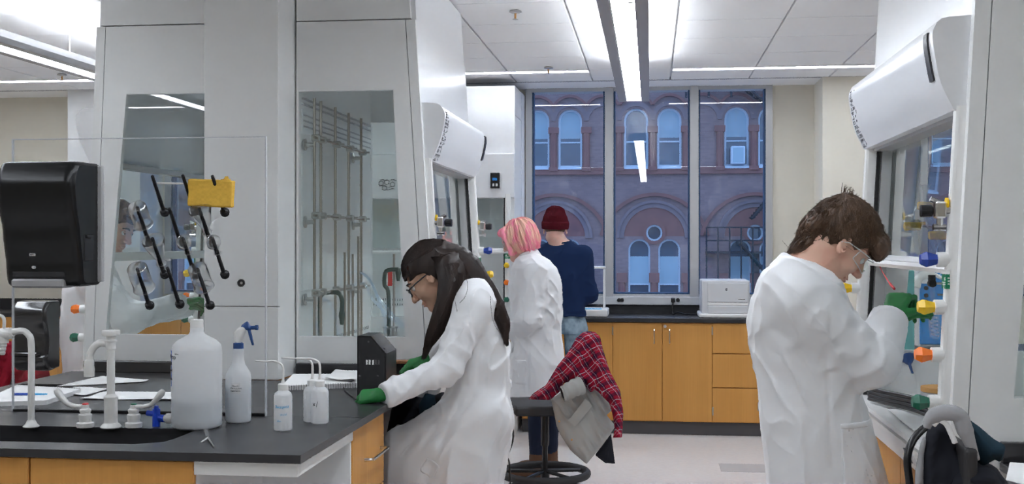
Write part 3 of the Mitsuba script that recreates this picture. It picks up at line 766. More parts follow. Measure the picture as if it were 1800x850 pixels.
part(bench, 'carcass', [bx(-2.60, xr, 3.107, 3.66, 0.1, 0.635), bx(xr - 0.02, xr, 3.107, 3.70, 0.1, 0.884), bx(-2.60, -2.58, 3.107, 3.70, 0.1, 0.884), bx(-2.6, -0.985, 3.66, 3.675, 0.1, 0.884)], 'mat_wall_white', False, label='pale grey inner panels')
part(bench, 'kick', bx(-2.58, xr - 0.02, 3.15, 3.66, 0, 0.1), 'mat_kick', False)
part(bench, 'apron', [bx(xr + 0.001, -0.98, 3.085, 3.105, 0.842, 0.8855, 0.002), bx(-1.0, -0.98, 3.106, 3.68, 0.842, 0.8855, 0.002)], 'mat_plastic_white', False, label='white apron rail')
dc = part(bench, 'drawer_cabinet', bx(-1.50, -1.0, 3.68, 4.13, 0.1, 0.884, 0.002), 'mat_wood', False, label='maple drawer cabinet')
for z0, z1 in ((0.615, 0.880), (0.36, 0.612), (0.105, 0.357)):
    dr_ = part(dc, 'drawer', bx(-1.0, -0.982, 3.682, 4.128, z0, z1, 0.003), 'mat_wood', False)
hz = 0.75
part(dc, 'handle', tube(spline([(-0.982, 3.84, hz), (-0.955, 3.845, hz), (-0.950, 3.86, hz), (-0.950, 4.05, hz), (-0.955, 4.065, hz), (-0.982, 4.07, hz)], 20), 0.005, 8), 'mat_chrome', label='chrome handle')
part(dc, 'kick', bx(-1.5, -1.03, 3.69, 4.12, 0, 0.1), 'mat_kick', False)
part(bench, 'far_cabinet', [bx(-1.90, -1.75, 4.13, 4.69, 0.0, 0.884)], 'mat_wall_white', False)
part(bench, 'left_end_panel', bx(-2.62, -2.602, 3.10, 4.9, 0.0, 0.884), 'mat_wood', False)

wc = thing('window_counter', 'maple base cabinets with a black counter under the window', 'base cabinets')
part(wc, 'worktop', bx(-1.01, 1.30, 8.885, 9.49, 0.876, 0.91, 0.004), 'mat_bench', False, label='black counter top')
part(wc, 'backsplash', bx(-1.01, 1.30, 9.455, 9.495, 0.91, 0.982), 'mat_black_matte', False, label='black backsplash')
YF = 8.91
xs = [at(px, 650, Y=YF)[0] for px in (820, 900, 1077, 1164, 1252, 1343)]
part(wc, 'carcass', bx(-1.01, 1.30, YF + 0.02, 9.48, 0.105, 0.876), 'mat_wood', False)
zd = lambda py: at(1290, py, Y=YF)[2]
for a, b in ((-1.008, xs[2]), (xs[2], xs[3]), (xs[3], xs[4])):
    d = part(wc, 'door', bx(a + 0.002, b - 0.002, YF, YF + 0.019, 0.112, 0.872, 0.002), 'mat_wood', False, label='maple door')
for a, b in ((xs[4], 0.86), (0.86, 1.295)):
    for z0, z1 in ((zd(742), zd(682)), (zd(681), zd(622)), (zd(621), 0.874)):
        part(wc, 'drawer', bx(a + 0.002, b - 0.002, YF, YF + 0.019, z0 + 0.001, z1 - 0.001, 0.002), 'mat_wood', False, label='maple drawer')
for px in (1150, 1177):
    q = at(px, 590, Y=YF)
    part(wc, 'handle', tube([(q[0], YF, q[2] + 0.05), (q[0], YF - 0.022, q[2] + 0.05), (q[0], YF - 0.026, q[2] + 0.045), (q[0], YF - 0.026, q[2] - 0.05), (q[0], YF - 0.022, q[2] - 0.055), (q[0], YF, q[2] - 0.055)], 0.005, 8), 'mat_chrome', label='vertical chrome handle')
q = at(1169, 573, Y=YF)
part(wc, 'lock', lathe([(0, 0), (0.012, 0), (0.012, 0.006), (0, 0.007)], 14, (q[0], YF, q[2]), (0, -1, 0)), 'mat_chrome', label='chrome lock')
for px, py in ((1077, 581), (1252, 581), (1253, 722), (1333, 714)):
    q = at(px, py, Y=YF)
    part(wc, 'hinge', [cyl((q[0], YF - 0.004, q[2] - 0.032), (q[0], YF - 0.004, q[2] + 0.032), 0.006, 8)], 'mat_steel')
part(wc, 'kick', bx(-1.01, 1.30, YF + 0.05, 9.4, 0, 0.105), 'mat_kick', False)

wl = thing('window_counter', 'black-topped counter along the window wall at the far left', 'base cabinets')
part(wl, 'worktop', bx(-7.0, -4.89, 8.885, 9.49, 0.876, 0.91, 0.004), 'mat_bench', False)
part(wl, 'backsplash', bx(-7.0, -4.89, 9.455, 9.495, 0.91, 1.0), 'mat_black_matte', False)
part(wl, 'carcass', bx(-7.0, -4.89, YF, 9.48, 0.1, 0.876), 'mat_wood', False)
part(wl, 'kick', bx(-7.0, -4.89, YF + 0.05, 9.4, 0, 0.1), 'mat_kick', False)
wl2 = thing('window_counter', 'counter with maple doors under the left window, seen through the hood glass', 'base cabinets')
part(wl2, 'worktop', bx(-4.20, -2.65, 8.885, 9.49, 0.876, 0.91, 0.004), 'mat_bench', False)
for a in np.linspace(-4.20, -2.66, 5)[:-1]:
    part(wl2, 'door', bx(a + 0.002, a + 0.382, YF, YF + 0.019, 0.112, 0.872, 0.002), 'mat_wood', False)
part(wl2, 'carcass', bx(-4.20, -2.65, YF + 0.02, 9.48, 0.0, 0.876), 'mat_wood', False)

rb = thing('lab_bench', 'right foreground bench in front of the right fume hood', 'lab bench')
part(rb, 'worktop', bx(0.93, 2.6, 2.2, 3.195, BZ0, BZ1, 0.003), 'mat_bench', False)
part(rb, 'backsplash', bx(0.93, 1.79, 3.168, 3.195, BZ1, 0.965, 0.003), 'mat_bench', False)
part(rb, 'cabinet', bx(0.96, 2.58, 2.22, 3.17, 0.1, BZ0), 'mat_wood', False)
part(rb, 'kick', bx(1.0, 2.55, 2.25, 3.15, 0.0, 0.1), 'mat_kick', False)
fb = thing('side_bench', 'wood-fronted bench beyond the right fume hood that carries the blue instrument', 'lab bench')
part(fb, 'worktop', bx(1.45, 3.4, 6.0, 6.9, BZ0 - 0.0, BZ1, 0.003), 'mat_bench', False)
part(fb, 'cabinet', bx(1.47, 3.38, 6.02, 6.88, 0.1, BZ0), 'mat_wood', False)
part(fb, 'kick', bx(1.5, 3.3, 6.06, 6.8, 0.0, 0.1), 'mat_kick', False)
# ---------------------------------------------------------------- things on the bench
def stand(px, py):                       # where a thing stands on the bench top
    return at(px, py, Z=BZ1)


# --- clear splash shield with its pegboard
SY = 3.735
xa, xb, zt_ = at(24, 300, Y=SY)[0], at(466.5, 300, Y=SY)[0], at(240, 242, Y=SY)[2]
sh = thing('splash_shield', 'clear acrylic splash shield standing across the bench behind the taps', 'splash shield')
part(sh, 'sheet', _pane(xa, xb, BZ1, zt_, SY), 'mat_acrylic', False)
part(sh, 'edge', [bx(xa - 0.004, xa, SY - 0.005, SY + 0.005, BZ1, zt_), bx(xb, xb + 0.004, SY - 0.005, SY + 0.005, BZ1, zt_), bx(xa, xb, SY - 0.005, SY + 0.005, zt_ - 0.003, zt_)], 'mat_acrylic_edge', False, label='polished edge of the clear sheet')
part(sh, 'foot_rail', bx(xa, xb, SY - 0.008, SY + 0.008, BZ1, BZ1 + 0.010, 0.002), 'mat_black', False, label='black foot rail')

pegs = [(290.5, 373), (344, 372), (396, 373), (264, 428), (320.5, 430), (373, 430), (290.5, 482), (344, 482), (396, 482), (264, 536), (317, 534), (370, 536)]
peg_pos = []
PEG_ROW = [f'{c} of the {r} row' for r in ('top', 'second', 'third', 'bottom') for c in ('leftmost', 'middle one', 'rightmost')]
for px, py in pegs:
    b = at(px, py, Y=SY)
    tp = at(px - 22.5, py - 63, Y=SY - 0.105)
    k = thing('peg', 'black plastic drying peg, ' + PEG_ROW[len(peg_pos)] + ' on the clear splash shield', 'drying peg', 'drying pegs on the clear splash shield')
    part(k, 'rod', cyl(b + [0, -0.012, 0.004], tp, 0.0072, 10, 0.0055), 'mat_black')
    part(k, 'tip', lathe([(0, -0.004), (0.004, -0.003), (0.0056, 0.0), (0.004, 0.004), (0, 0.005)], 10, tp, tp - b), 'mat_black')
    part(k, 'foot', [lathe([(0.0, 0), (0.0135, 0), (0.0145, 0.004), (0.013, 0.014), (0.008, 0.02), (0.0, 0.021)], 18, (b[0], SY - 0.001, b[2]), (0, -1, 0.25)), lathe([(0.0, 0), (0.016, 0), (0.016, 0.005), (0, 0.006)], 18, (b[0], SY - 0.001, b[2]), (0, -1, 0))], 'mat_black')
    peg_pos.append((b, tp))


def glass_shell(prof, n=28):
    """profile (r, z) from the middle of the bottom to the rim as a single-sheet vessel"""
    pr = list(prof)
    m = lathe(pr, n)
    f = m.faces[(m.faces < len(pr) * n).all(1)]
    return trimesh.Trimesh(m.vertices[:len(pr) * n], f, process=False)


def glass_wall(prof, th=0.0024, n=28):
    """the same vessel with a real wall thickness"""
    pr = np.array([q for q in prof if q[0] > 0])
    t = np.gradient(pr, axis=0); nr = np.stack([-t[:, 1], t[:, 0]], 1); nr /= np.linalg.norm(nr, axis=1, keepdims=True) + 1e-9
    inn = pr + nr * th
    inn[:, 0] = np.maximum(inn[:, 0], 0.001); inn[0, 1] = pr[0, 1] + th
    full = [(0.0, 0.0)] + [tuple(q) for q in pr] + [tuple(q) for q in inn[::-1]] + [(0.0, th)]
    return lathe(full, n)


def vessel(name, label, prof, pos, axis, rim, group=None, spout=None, cat=None):
    """an upturned glass vessel hanging on a peg: pos is where its bottom is, axis from bottom to mouth"""
    v = thing(name, label, cat or name.replace('_', ' '), group)
    a, b, d = frame_of(axis)
    M = mat4(a, b, d, pos)
    if np.linalg.det(M[:3, :3]) < 0: M[:3, 0] *= -1
    part(v, 'wall', moved(glass_wall(prof), M), 'mat_glass_solid', 50)
    rr_, rz = prof[-1]
    part(v, 'rim', moved(tube([(rr_ * math.cos(t), rr_ * math.sin(t), rz) for t in np.linspace(0, 2 * np.pi, 33)], 0.0017, 6, False), M), 'mat_glass_solid', True)
    if spout:
        part(v, 'side_arm', moved(tube(spout, 0.0045, 10), M), 'mat_glass_solid', True)
    return v


scene['mat_glass_solid'] = {'type': 'dielectric', 'int_ior': 1.47}
BEAK = [(0.0, 0), (0.026, 0.0005), (0.0285, 0.004), (0.0287, 0.02), (0.0287, 0.07), (0.0287, 0.076), (0.031, 0.080)]
ERL = [(0.0, 0), (0.034, 0.0005), (0.038, 0.004), (0.0385, 0.012), (0.030, 0.042), (0.018, 0.078), (0.0135, 0.088), (0.0135, 0.108), (0.0165, 0.112)]
RBF = [(0.0, 0), (0.008, 0.0008)] + [(0.027 * math.sin(t), 0.027 - 0.027 * math.cos(t)) for t in np.linspace(0.5, 2.72, 14)] + [(0.0105, 0.056), (0.0105, 0.078), (0.0125, 0.080)]


def on_peg(k, name, label, prof, s=1.0, spout=None, cat=None, slip=0.0, drop=0.0):
    """vessel upside down over peg k, its bottom near the peg's tip and its mouth towards the board"""
    b, tp = peg_pos[k]
    ax = (b - tp) / np.linalg.norm(b - tp)
    ax = ax + [0, 0, -drop]; ax /= np.linalg.norm(ax)
    return vessel(name, label, [(r * s, z * s) for r, z in prof], tp - ax * (0.010 - slip), ax, None, None, spout, cat)


on_peg(3, 'beaker', 'clear glass beaker hanging on the leftmost peg of the second row', BEAK, 1.05)
on_peg(9, 'beaker', 'clear glass beaker hanging at the lower left of the pegs', BEAK, 1.18)
on_peg(11, 'beaker', 'clear glass beaker hanging at the lower right of the pegs', BEAK, 1.12)
on_peg(6, 'flask', 'clear conical flask with a side arm on the left of the pegs', ERL, 0.98, spout=[(0.013, 0, 0.085), (0.03, 0.004, 0.088), (0.042, 0.006, 0.086)], cat='flask', slip=0.012)
on_peg(5, 'flask', 'clear conical flask with a side arm just under the sponge', ERL, 0.98, spout=[(0.013, 0, 0.07), (0.03, -0.012, 0.062), (0.042, -0.022, 0.050)], cat='flask', slip=0.006)
on_peg(7, 'round_flask', 'small clear round-bottom flask in the middle of the third row of pegs', RBF, 0.92, cat='flask', slip=0.0)
on_peg(8, 'round_flask', 'small clear round-bottom flask on the right of the third row of pegs', RBF, 0.92, cat='flask', slip=0.0)

# sponge held between the pegs, and a white stick laid across them
sp0 = at(333, 318, Y=SY - 0.06)
q1, q2 = at(334, 316, Y=SY - 0.07), at(409, 363, Y=SY - 0.07)
w_, h_ = q2[0] - q1[0], q1[2] - q2[2]
m = rbx(-w_ / 2, w_ / 2, -0.02, 0.02, -h_ / 2, h_ / 2, 0.006, 8).subdivide().subdivide()
m.vertices += (meshkit.noise(m.vertices * 120)[:, None] - 0.5) * 0.004
c, s_ = math.cos(0.04), math.sin(0.04)
sg = thing('sponge', 'yellow cellulose sponge propped on the upper pegs', 'sponge')
ctr = (q1 + q2) / 2
part(sg, 'block', moved(m, mat4((c, 0.12, -s_), (-0.12, 1, 0), (s_, 0, c), ctr)), 'mat_sponge', 40)
q = at(398, 325, Y=SY - 0.055)
t_ = trimesh.creation.icosphere(3, 0.024); t_.vertices *= [0.8, 0.7, 1.15]
t_.vertices += (meshkit.fbm(t_.vertices * 130, 3)[:, None] - 0.5) * 0.02 * (t_.vertices / 0.02)
part(sg, 'worn_corner', shift(t_, *q), 'mat_sponge', True, label='worn pale corner')
one('stirring_stick', tube([at(276, 321.5, Y=SY - 0.085), at(325, 322.5, Y=SY - 0.08), at(345, 324.5, Y=SY - 0.08), at(375, 319, Y=SY - 0.085)], [0.0035, 0.003, 0.003, 0.0025], 8), 'mat_plastic_white',
    'thin white stick laid across the upper pegs beside the sponge', 'stick')


# --- paper towel dispensers
def dispenser(label, x0, x1, z0, z1, yb, depth, mat, big):
    d = thing('towel_dispenser', label, 'paper towel dispenser', 'black towel dispensers')
    h = z1 - z0
    # side profile, (y from the back, z), the front bulging at the top
    if big:
        P_ = [(0.012, 0), (0.55, 0.0), (0.66, 0.03), (0.70, 0.12), (0.72, 0.2), (0.80, 0.36), (0.84, 0.48), (0.93, 0.60), (1.0, 0.78), (0.98, 0.88), (0.90, 0.955), (0.74, 0.995), (0.012, 1.0)]
    else:
        P_ = [(0.012, 0.02), (0.55, 0.0), (0.80, 0.10), (0.82, 0.2), (0.72, 0.22), (0.72, 0.32), (0.74, 0.55), (0.86, 0.72), (0.88, 0.86), (0.70, 0.97), (0.55, 1.0), (0.012, 1.0)]
    pts = np.array(P_)
    sm = spline(np.c_[pts[:, 0], np.zeros(len(pts)), pts[:, 1]], 60)
    # loft across x with a rounded edge
    secs = []
    for t, k in ((0.0, 0.86), (0.015, 0.93), (0.05, 0.985), (0.10, 1.0), (0.90, 1.0), (0.95, 0.985), (0.985, 0.93), (1.0, 0.86)):
        zc = 0.5
        secs.append(np.c_[np.full(len(sm), x0 + (x1 - x0) * t), yb - depth * np.clip(sm[:, 0], 0.0, 2) * k, z0 + h * (zc + (sm[:, 2] - zc) * (0.94 + 0.06 * (k - 0.86) / 0.14))])
    n, k = len(sm), len(secs)
    v = np.vstack(secs)
    i, j = np.meshgrid(np.arange(k - 1), np.arange(n), indexing='ij')
    qd = np.stack([i * n + j, (i + 1) * n + j, (i + 1) * n + (j + 1) % n, i * n + (j + 1) % n], -1).reshape(-1, 4)
    f = np.vstack([qd[:, [0, 1, 2]], qd[:, [0, 2, 3]]])
    caps = [np.c_[np.full(n, len(v)), (np.arange(n) + 1) % n, np.arange(n)], np.c_[np.full(n, len(v) + 1), (k - 1) * n + np.arange(n), (k - 1) * n + (np.arange(n) + 1) % n]]
    v = np.vstack([v, secs[0].mean(0), secs[-1].mean(0)])
    m = trimesh.Trimesh(v, np.vstack([f] + caps), process=False)
    m.invert()
    part(d, 'cover', m, mat, 40)
    part(d, 'back_plate', bx(x0 + 0.006, x1 - (0.004 if not big else -0.016), yb - 0.02, yb, z0 + h * 0.03, z1 - h * 0.02, 0.004), 'mat_black' if not big else 'mat_plastic_grey', False)
    return d, h


gx0, gx1 = at(-2, 300, Y=3.56)[0], at(178, 300, Y=SY)[0]
gz1, gz0 = at(90, 284, Y=3.62)[2], at(90, 503, Y=3.62)[2]
dA, hA = dispenser('large black roll towel dispenser hung on the splash shield at the upper left', gx0, gx1, gz0, gz1, SY - 0.006, 0.20, 'mat_black_translucent', True)
W0 = gx1 - gx0
yf = SY - 0.006 - 0.20 * 0.69
part(dA, 'paper_lip', bx(gx0 + 0.03, gx1 - 0.055, yf - 0.012, yf + 0.06, gz0 - 0.004, gz0 + 0.026, 0.006), 'mat_gray_metal', False, label='grey tear bar')
part(dA, 'slot', bx(gx0 + 0.03, gx1 - 0.055, yf - 0.003, yf + 0.03, gz0 + 0.031, gz0 + 0.052, 0.003), 'mat_black_matte', False)
part(dA, 'latch', [rbx(gx1 - 0.03, gx1 + 0.010, yf + 0.03, yf + 0.06, gz0 + hA * 0.385, gz0 + hA * 0.415, 0.004), rbx(gx1 - 0.012, gx1 + 0.003, yf + 0.02, yf + 0.09, gz0 + hA * 0.20, gz0 + hA * 0.42, 0.006)], 'mat_black', 30, label='black side latch')
yl = SY - 0.006 - 0.20 * 0.745
lb = bx(gx0 + W0 * 0.36, gx0 + W0 * 0.36 + 0.021, yl - 0.004, yl + 0.01, gz0 + hA * 0.245, gz0 + hA * 0.245 + 0.009, 0.0015)
bk = part(dA, 'badge', lb, 'mat_plastic_grey', False, label='small grey badge with the maker\'s name')
tm_ = meshkit.text_mesh('tork', 0.0052, 0.0012)
part(bk, 'lettering', moved(tm_, mat4((1, 0, 0), (0, 0, 1), (0, -1, 0), (gx0 + W0 * 0.36 + 0.004, yl - 0.004, gz0 + hA * 0.245 + 0.0025))), 'mat_ink', False)
part(dA, 'lock_mark', cyl((gx0 + W0 * 0.36 + 0.013, yl - 0.002, gz0 + hA * 0.155), (gx0 + W0 * 0.36 + 0.013, yl + 0.01, gz0 + hA * 0.155), 0.005, 10), 'mat_plastic_grey')

sx0, sx1 = at(21, 600, Y=4.30)[0], at(105, 600, Y=4.40)[0]
sz1, sz0 = at(60, 529, Y=4.32)[2], at(60, 651, Y=4.32)[2]
dB, hB = dispenser('small glossy black towel dispenser at the far left edge, below the large one', sx0, sx1, sz0, sz1, 4.40, 0.13, 'mat_black_gloss', False)
part(dB, 'tray', bx(sx0 + 0.004, sx1 - 0.035, 4.285, 4.33, sz0 + hB * 0.22, sz0 + hB * 0.27, 0.003), 'mat_black_gloss', False)
sp2 = thing('splash_shield', 'small clear acrylic panel behind the small black dispenser', 'splash shield')
part(sp2, 'sheet', _pane(sx0 - 0.02, sx1 + 0.01, BZ1, sz1 + 0.005, 4.405), 'mat_acrylic', False)
part(sp2, 'foot_rail', bx(max(sx0 - 0.02, -2.62), sx1 + 0.01, 4.40, 4.41, BZ1, BZ1 + 0.008), 'mat_black', False)

# --- taps
fy = stand(195, 751)
tp = thing('faucet', 'white lab faucet with swing spout standing behind the sink', 'faucet')
x, y = fy[0], fy[1]
part(tp, 'column', lathe([(0, 0), (0.031, 0), (0.033, 0.003), (0.028, 0.010), (0.021, 0.016), (0.0205, 0.085), (0.022, 0.09), (0.022, 0.098), (0.014, 0.106), (0.0125, 0.11), (0.0125, 0.248), (0.016, 0.250), (0.016, 0.272), (0.020, 0.274), (0.020, 0.278), (0.0145, 0.28), (0.0145, 0.290), (0.026, 0.292), (0.028, 0.296), (0.028, 0.307), (0.026, 0.310), (0, 0.310)], 24, (x, y, BZ1)), 'mat_plastic_white', 35)
z_ = BZ1 + 0.266
part(tp, 'spout', tube(spline([(x - 0.01, y, z_), (x - 0.035, y, z_ + 0.003), (x - 0.055, y - 0.003, z_ - 0.010), (x - 0.068, y - 0.005, z_ - 0.035), (x - 0.070, y - 0.006, z_ - 0.062)], 22), 0.012, 12), 'mat_plastic_white', True)
part(tp, 'nozzle', lathe([(0, 0), (0.016, 0), (0.017, 0.028), (0.015, 0.034), (0.015, 0.05), (0.012, 0.055), (0, 0.055)], 16, (x - 0.070, y - 0.006, z_ - 0.104)), 'mat_plastic_white', 35)


def tap_handle(px, side, mat, lb):
    o = stand(px, 750)
    h = thing('tap_handle', lb, 'tap handle', 'white paddle tap handles at the sink')
    part(h, 'valve_body', lathe([(0, 0), (0.026, 0), (0.027, 0.003), (0.027, 0.014), (0.019, 0.017), (0.019, 0.023), (0.021, 0.026), (0.021, 0.040), (0.016, 0.043), (0.016, 0.048), (0.018, 0.050), (0.018, 0.056), (0.012, 0.060), (0.011, 0.072), (0, 0.072)], 20, (o[0], o[1], BZ1)), 'mat_plastic_white', 35)
    part(h, 'index_button', lathe([(0, 0), (0.010, 0), (0.009, 0.004), (0, 0.005)], 14, (o[0], o[1], BZ1 + 0.072)), mat, label='coloured index button')
    s = side
    path = spline([(o[0] + s * 0.005, o[1], BZ1 + 0.066), (o[0] + s * 0.035, o[1], BZ1 + 0.066), (o[0] + s * 0.060, o[1], BZ1 + 0.074), (o[0] + s * 0.082, o[1], BZ1 + 0.096), (o[0] + s * 0.098, o[1], BZ1 + 0.118)], 18)
    m = tube(path, np.interp(np.linspace(0, 1, 18), [0, 0.5, 0.9, 1], [0.006, 0.008, 0.0115, 0.008]), 12)
    m.vertices[:, 1] = o[1] + (m.vertices[:, 1] - o[1]) * 1.3
    part(h, 'paddle', m, 'mat_plastic_white', 50)


tap_handle(150, -1, 'mat_red', 'white tap handle with a red button, left of the faucet')
tap_handle(235, 1, 'mat_green', 'white tap handle with a dark green button, right of the faucet')
o = stand(55, 750)
gn = thing('water_fixture', 'white gooseneck water fixture at the left edge of the bench', 'faucet')
part(gn, 'base', lathe([(0, 0), (0.024, 0), (0.026, 0.003), (0.018, 0.010), (0.0125, 0.022), (0, 0.022)], 20, (o[0], o[1], BZ1)), 'mat_plastic_white')
zt2 = at(45, 580, Y=o[1])[2]
part(gn, 'neck', tube(spline([(o[0], o[1], BZ1 + 0.01), (o[0], o[1], BZ1 + 0.12), (o[0], o[1], zt2 - 0.045), (o[0] - 0.012, o[1], zt2 - 0.012), (o[0] - 0.035, o[1], zt2 - 0.002), (o[0] - 0.085, o[1], zt2 - 0.010)], 30), 0.0105, 12), 'mat_plastic_white', True)
e = np.array((o[0] - 0.09, o[1], zt2 - 0.012))
part(gn, 'valve', [lathe([(0, -0.02), (0.018, -0.02), (0.02, 0), (0.018, 0.022), (0.012, 0.03), (0, 0.03)], 16, e, (1, 0, 0.1)), cyl(e + [-0.008, 0, -0.03], e + [-0.008, 0, 0.01], 0.019, 14)], 'mat_plastic_white')
part(gn, 'serrated_outlet', lathe([(0, 0)] + [(0.006 + 0.0011 * k + (0.002 if k % 2 else 0), 0.006 * k) for k in range(7)] + [(0, 0.04)], 14, e + [-0.008, 0, -0.068]), 'mat_plastic_white')
part(gn, 'lever', tube(spline([e + [0.0, -0.005, 0.02], e + [0.004, -0.01, 0.045], e + [-0.004, -0.012, 0.058], e + [-0.03, -0.012, 0.06]], 14), 0.0055, 8), 'mat_plastic_white', True)

# --- bottles
def bottle(root, prof, o, liquid=0.0, n=32):
    part(root, 'body', shift(glass_shell([(r, z) for r, z in prof], n=n), *o), 'mat_bottle', True)
    if liquid:
        zs = [q for q in prof if q[1] < liquid and q[0] > 0]
        rl = np.interp(liquid, [q[1] for q in prof[1:]], [q[0] for q in prof[1:]])
        part(root, 'liquid', lathe([(0, 0.003)] + [(r - 0.003, max(z, 0.003)) for r, z in zs] + [(rl - 0.003, liquid), (0, liquid)], n, o), 'mat_liquid', 40)


o = stand(346, 750)
cb_ = thing('carboy', 'large translucent white carboy with a blue spigot on the bench', 'carboy')
CP = [(0, 0), (0.068, 0.0), (0.0775, 0.007), (0.0785, 0.03), (0.0785, 0.245), (0.075, 0.262), (0.062, 0.276), (0.040, 0.288), (0.026, 0.296), (0.0215, 0.304), (0.0215, 0.318)]
bottle(cb_, CP, o, 0.088)
part(cb_, 'cap', lathe([(0, 0), (0.0205, 0), (0.021, 0.003), (0.021, 0.028), (0.0195, 0.031), (0, 0.031)], 24, o + [0, 0, 0.312]), 'mat_plastic_white')
sx_ = o + [-0.0785, 0, 0.026]
sg_ = part(cb_, 'spigot', lathe([(0, 0), (0.017, 0), (0.018, 0.006), (0.0165, 0.008), (0.0165, 0.026), (0.010, 0.030), (0.010, 0.036), (0, 0.036)], 18, sx_ + [0.004, 0, 0], (-1, 0, 0)), 'mat_plastic_white')
part(sg_, 'valve', [cyl(sx_ + [-0.03, 0, 0], sx_ + [-0.048, 0, 0], 0.012, 14), cyl(sx_ + [-0.057, 0, -0.03], sx_ + [-0.057, 0, 0.030], 0.0125, 14), cyl(sx_ + [-0.055, 0, 0.012], sx_ + [-0.088, 0, 0.016], 0.009, 12), rbx(sx_[0] - 0.062, sx_[0] - 0.052, sx_[1] - 0.008, sx_[1] + 0.008, sx_[2] + 0.028, sx_[2] + 0.04, 0.003), rbx(sx_[0] - 0.063, sx_[0] - 0.050, sx_[1] - 0.012, sx_[1] + 0.012, sx_[2] - 0.036, sx_[2] - 0.028, 0.003)], 'mat_blue_bright', label='blue valve')


def curved_label(o, r, z0, z1, a0, a1, t=0.0006, n=12):
    a = np.linspace(a0, a1, n)
    return extr(Polygon([(o[0] + (r + t) * math.cos(q), o[1] + (r + t) * math.sin(q)) for q in a] + [(o[0] + (r - 0.0004) * math.cos(q), o[1] + (r - 0.0004) * math.sin(q)) for q in a[::-1]]), z1 - z0).apply_translation((0, 0, o[2] + z0))


def wrap_text(txt, h, o, r, ang, z, mat=None, t=0.0012):
    """lettering bent round a cylinder, its middle at angle ang"""
    m = meshkit.text_mesh(txt, h, 0.0006)
    v = m.vertices.copy()
    w = v[:, 0].max()
    a = ang + (v[:, 0] - w / 2) / r
    rr = r + t + v[:, 2]
    m.vertices = np.c_[o[0] + rr * np.cos(a), o[1] + rr * np.sin(a), o[2] + z + v[:, 1]]
    return m


l1 = part(cb_, 'label', curved_label(o, 0.0785, 0.10, 0.245, math.radians(172), math.radians(215)), 'mat_paper', 30, label='white label with black lettering')
part(l1, 'lettering', [wrap_text('DI H2O top', 0.013, o, 0.0785, math.radians(204), 0.222), wrap_text('Wash', 0.011, o, 0.0785, math.radians(206), 0.202), wrap_text('deionized', 0.008, o, 0.0785, math.radians(205), 0.182), wrap_text('nonpotable', 0.007, o, 0.0785, math.radians(205), 0.155)], 'mat_ink', False)
part(l1, 'border', [curved_label(o, 0.0788, 0.243, 0.2465, math.radians(172), math.radians(216)), curved_label(o, 0.0788, 0.135, 0.137, math.radians(172), math.radians(216)), curved_label(o, 0.0788, 0.168, 0.170, math.radians(172), math.radians(216)), curved_label(o, 0.0788, 0.135, 0.245, math.radians(214.5), math.radians(216))], 'mat_ink_blue', 30)
part(cb_, 'embossing', wrap_text('carboy', 0.004, o, 0.0785, math.radians(242), 0.237), 'mat_ink', False)

o = stand(419, 741)
sb = thing('spray_bottle', 'translucent spray bottle with a dark blue trigger', 'spray bottle')
SP = [(0, 0), (0.036, 0), (0.0405, 0.005), (0.0415, 0.02), (0.0415, 0.145), (0.039, 0.160), (0.030, 0.176), (0.0215, 0.19), (0.0185, 0.205), (0.0175, 0.225), (0.0185, 0.238), (0.0155, 0.242)]
bottle(sb, SP, o, 0.115)
part(sb, 'collar', lathe([(0, 0), (0.0165, 0), (0.0165, 0.018), (0.014, 0.02), (0, 0.02)], 20, o + [0, 0, 0.24]), 'mat_navy', label='navy collar')
part(sb, 'head', as_tm(m3.Manifold.batch_hull([m3.Manifold.sphere(0.011, 16).translate(tuple(o + q)) for q in ([0.0, 0, 0.266], [-0.004, 0, 0.290], [0.008, 0, 0.302], [0.018, 0, 0.306])])), 'mat_plastic_white', 40)
part(sb, 'trigger', [as_tm(m3.Manifold.batch_hull([m3.Manifold.sphere(r_, 12).translate(tuple(o + q)) for q, r_ in (([0.018, 0, 0.312], 0.009), ([0.036, 0, 0.309], 0.010), ([0.030, 0, 0.324], 0.006))])),
                     as_tm(m3.Manifold.batch_hull([m3.Manifold.sphere(r_, 12).translate(tuple(o + q)) for q, r_ in (([0.034, 0, 0.312], 0.006), ([0.040, 0, 0.285], 0.005), ([0.049, 0, 0.255], 0.004))])),
                     cyl(o + [0.03, 0, 0.309], o + [0.062, 0, 0.310], 0.0065, 12), cyl(o + [0.058, 0, 0.310], o + [0.066, 0, 0.310], 0.0085, 12)], 'mat_navy', 40, label='dark blue trigger and nozzle')
l2 = part(sb, 'label', curved_label(o, 0.0415, 0.098, 0.132, math.radians(258), math.radians(298)), 'mat_paper', 30)
part(l2, 'lettering', [wrap_text(t_, 0.0045, o, 0.0415, math.radians(277), z) for t_, z in (('Ethanol', 0.121), ('70% solution', 0.113), ('Flammable', 0.105))], 'mat_ink', False)


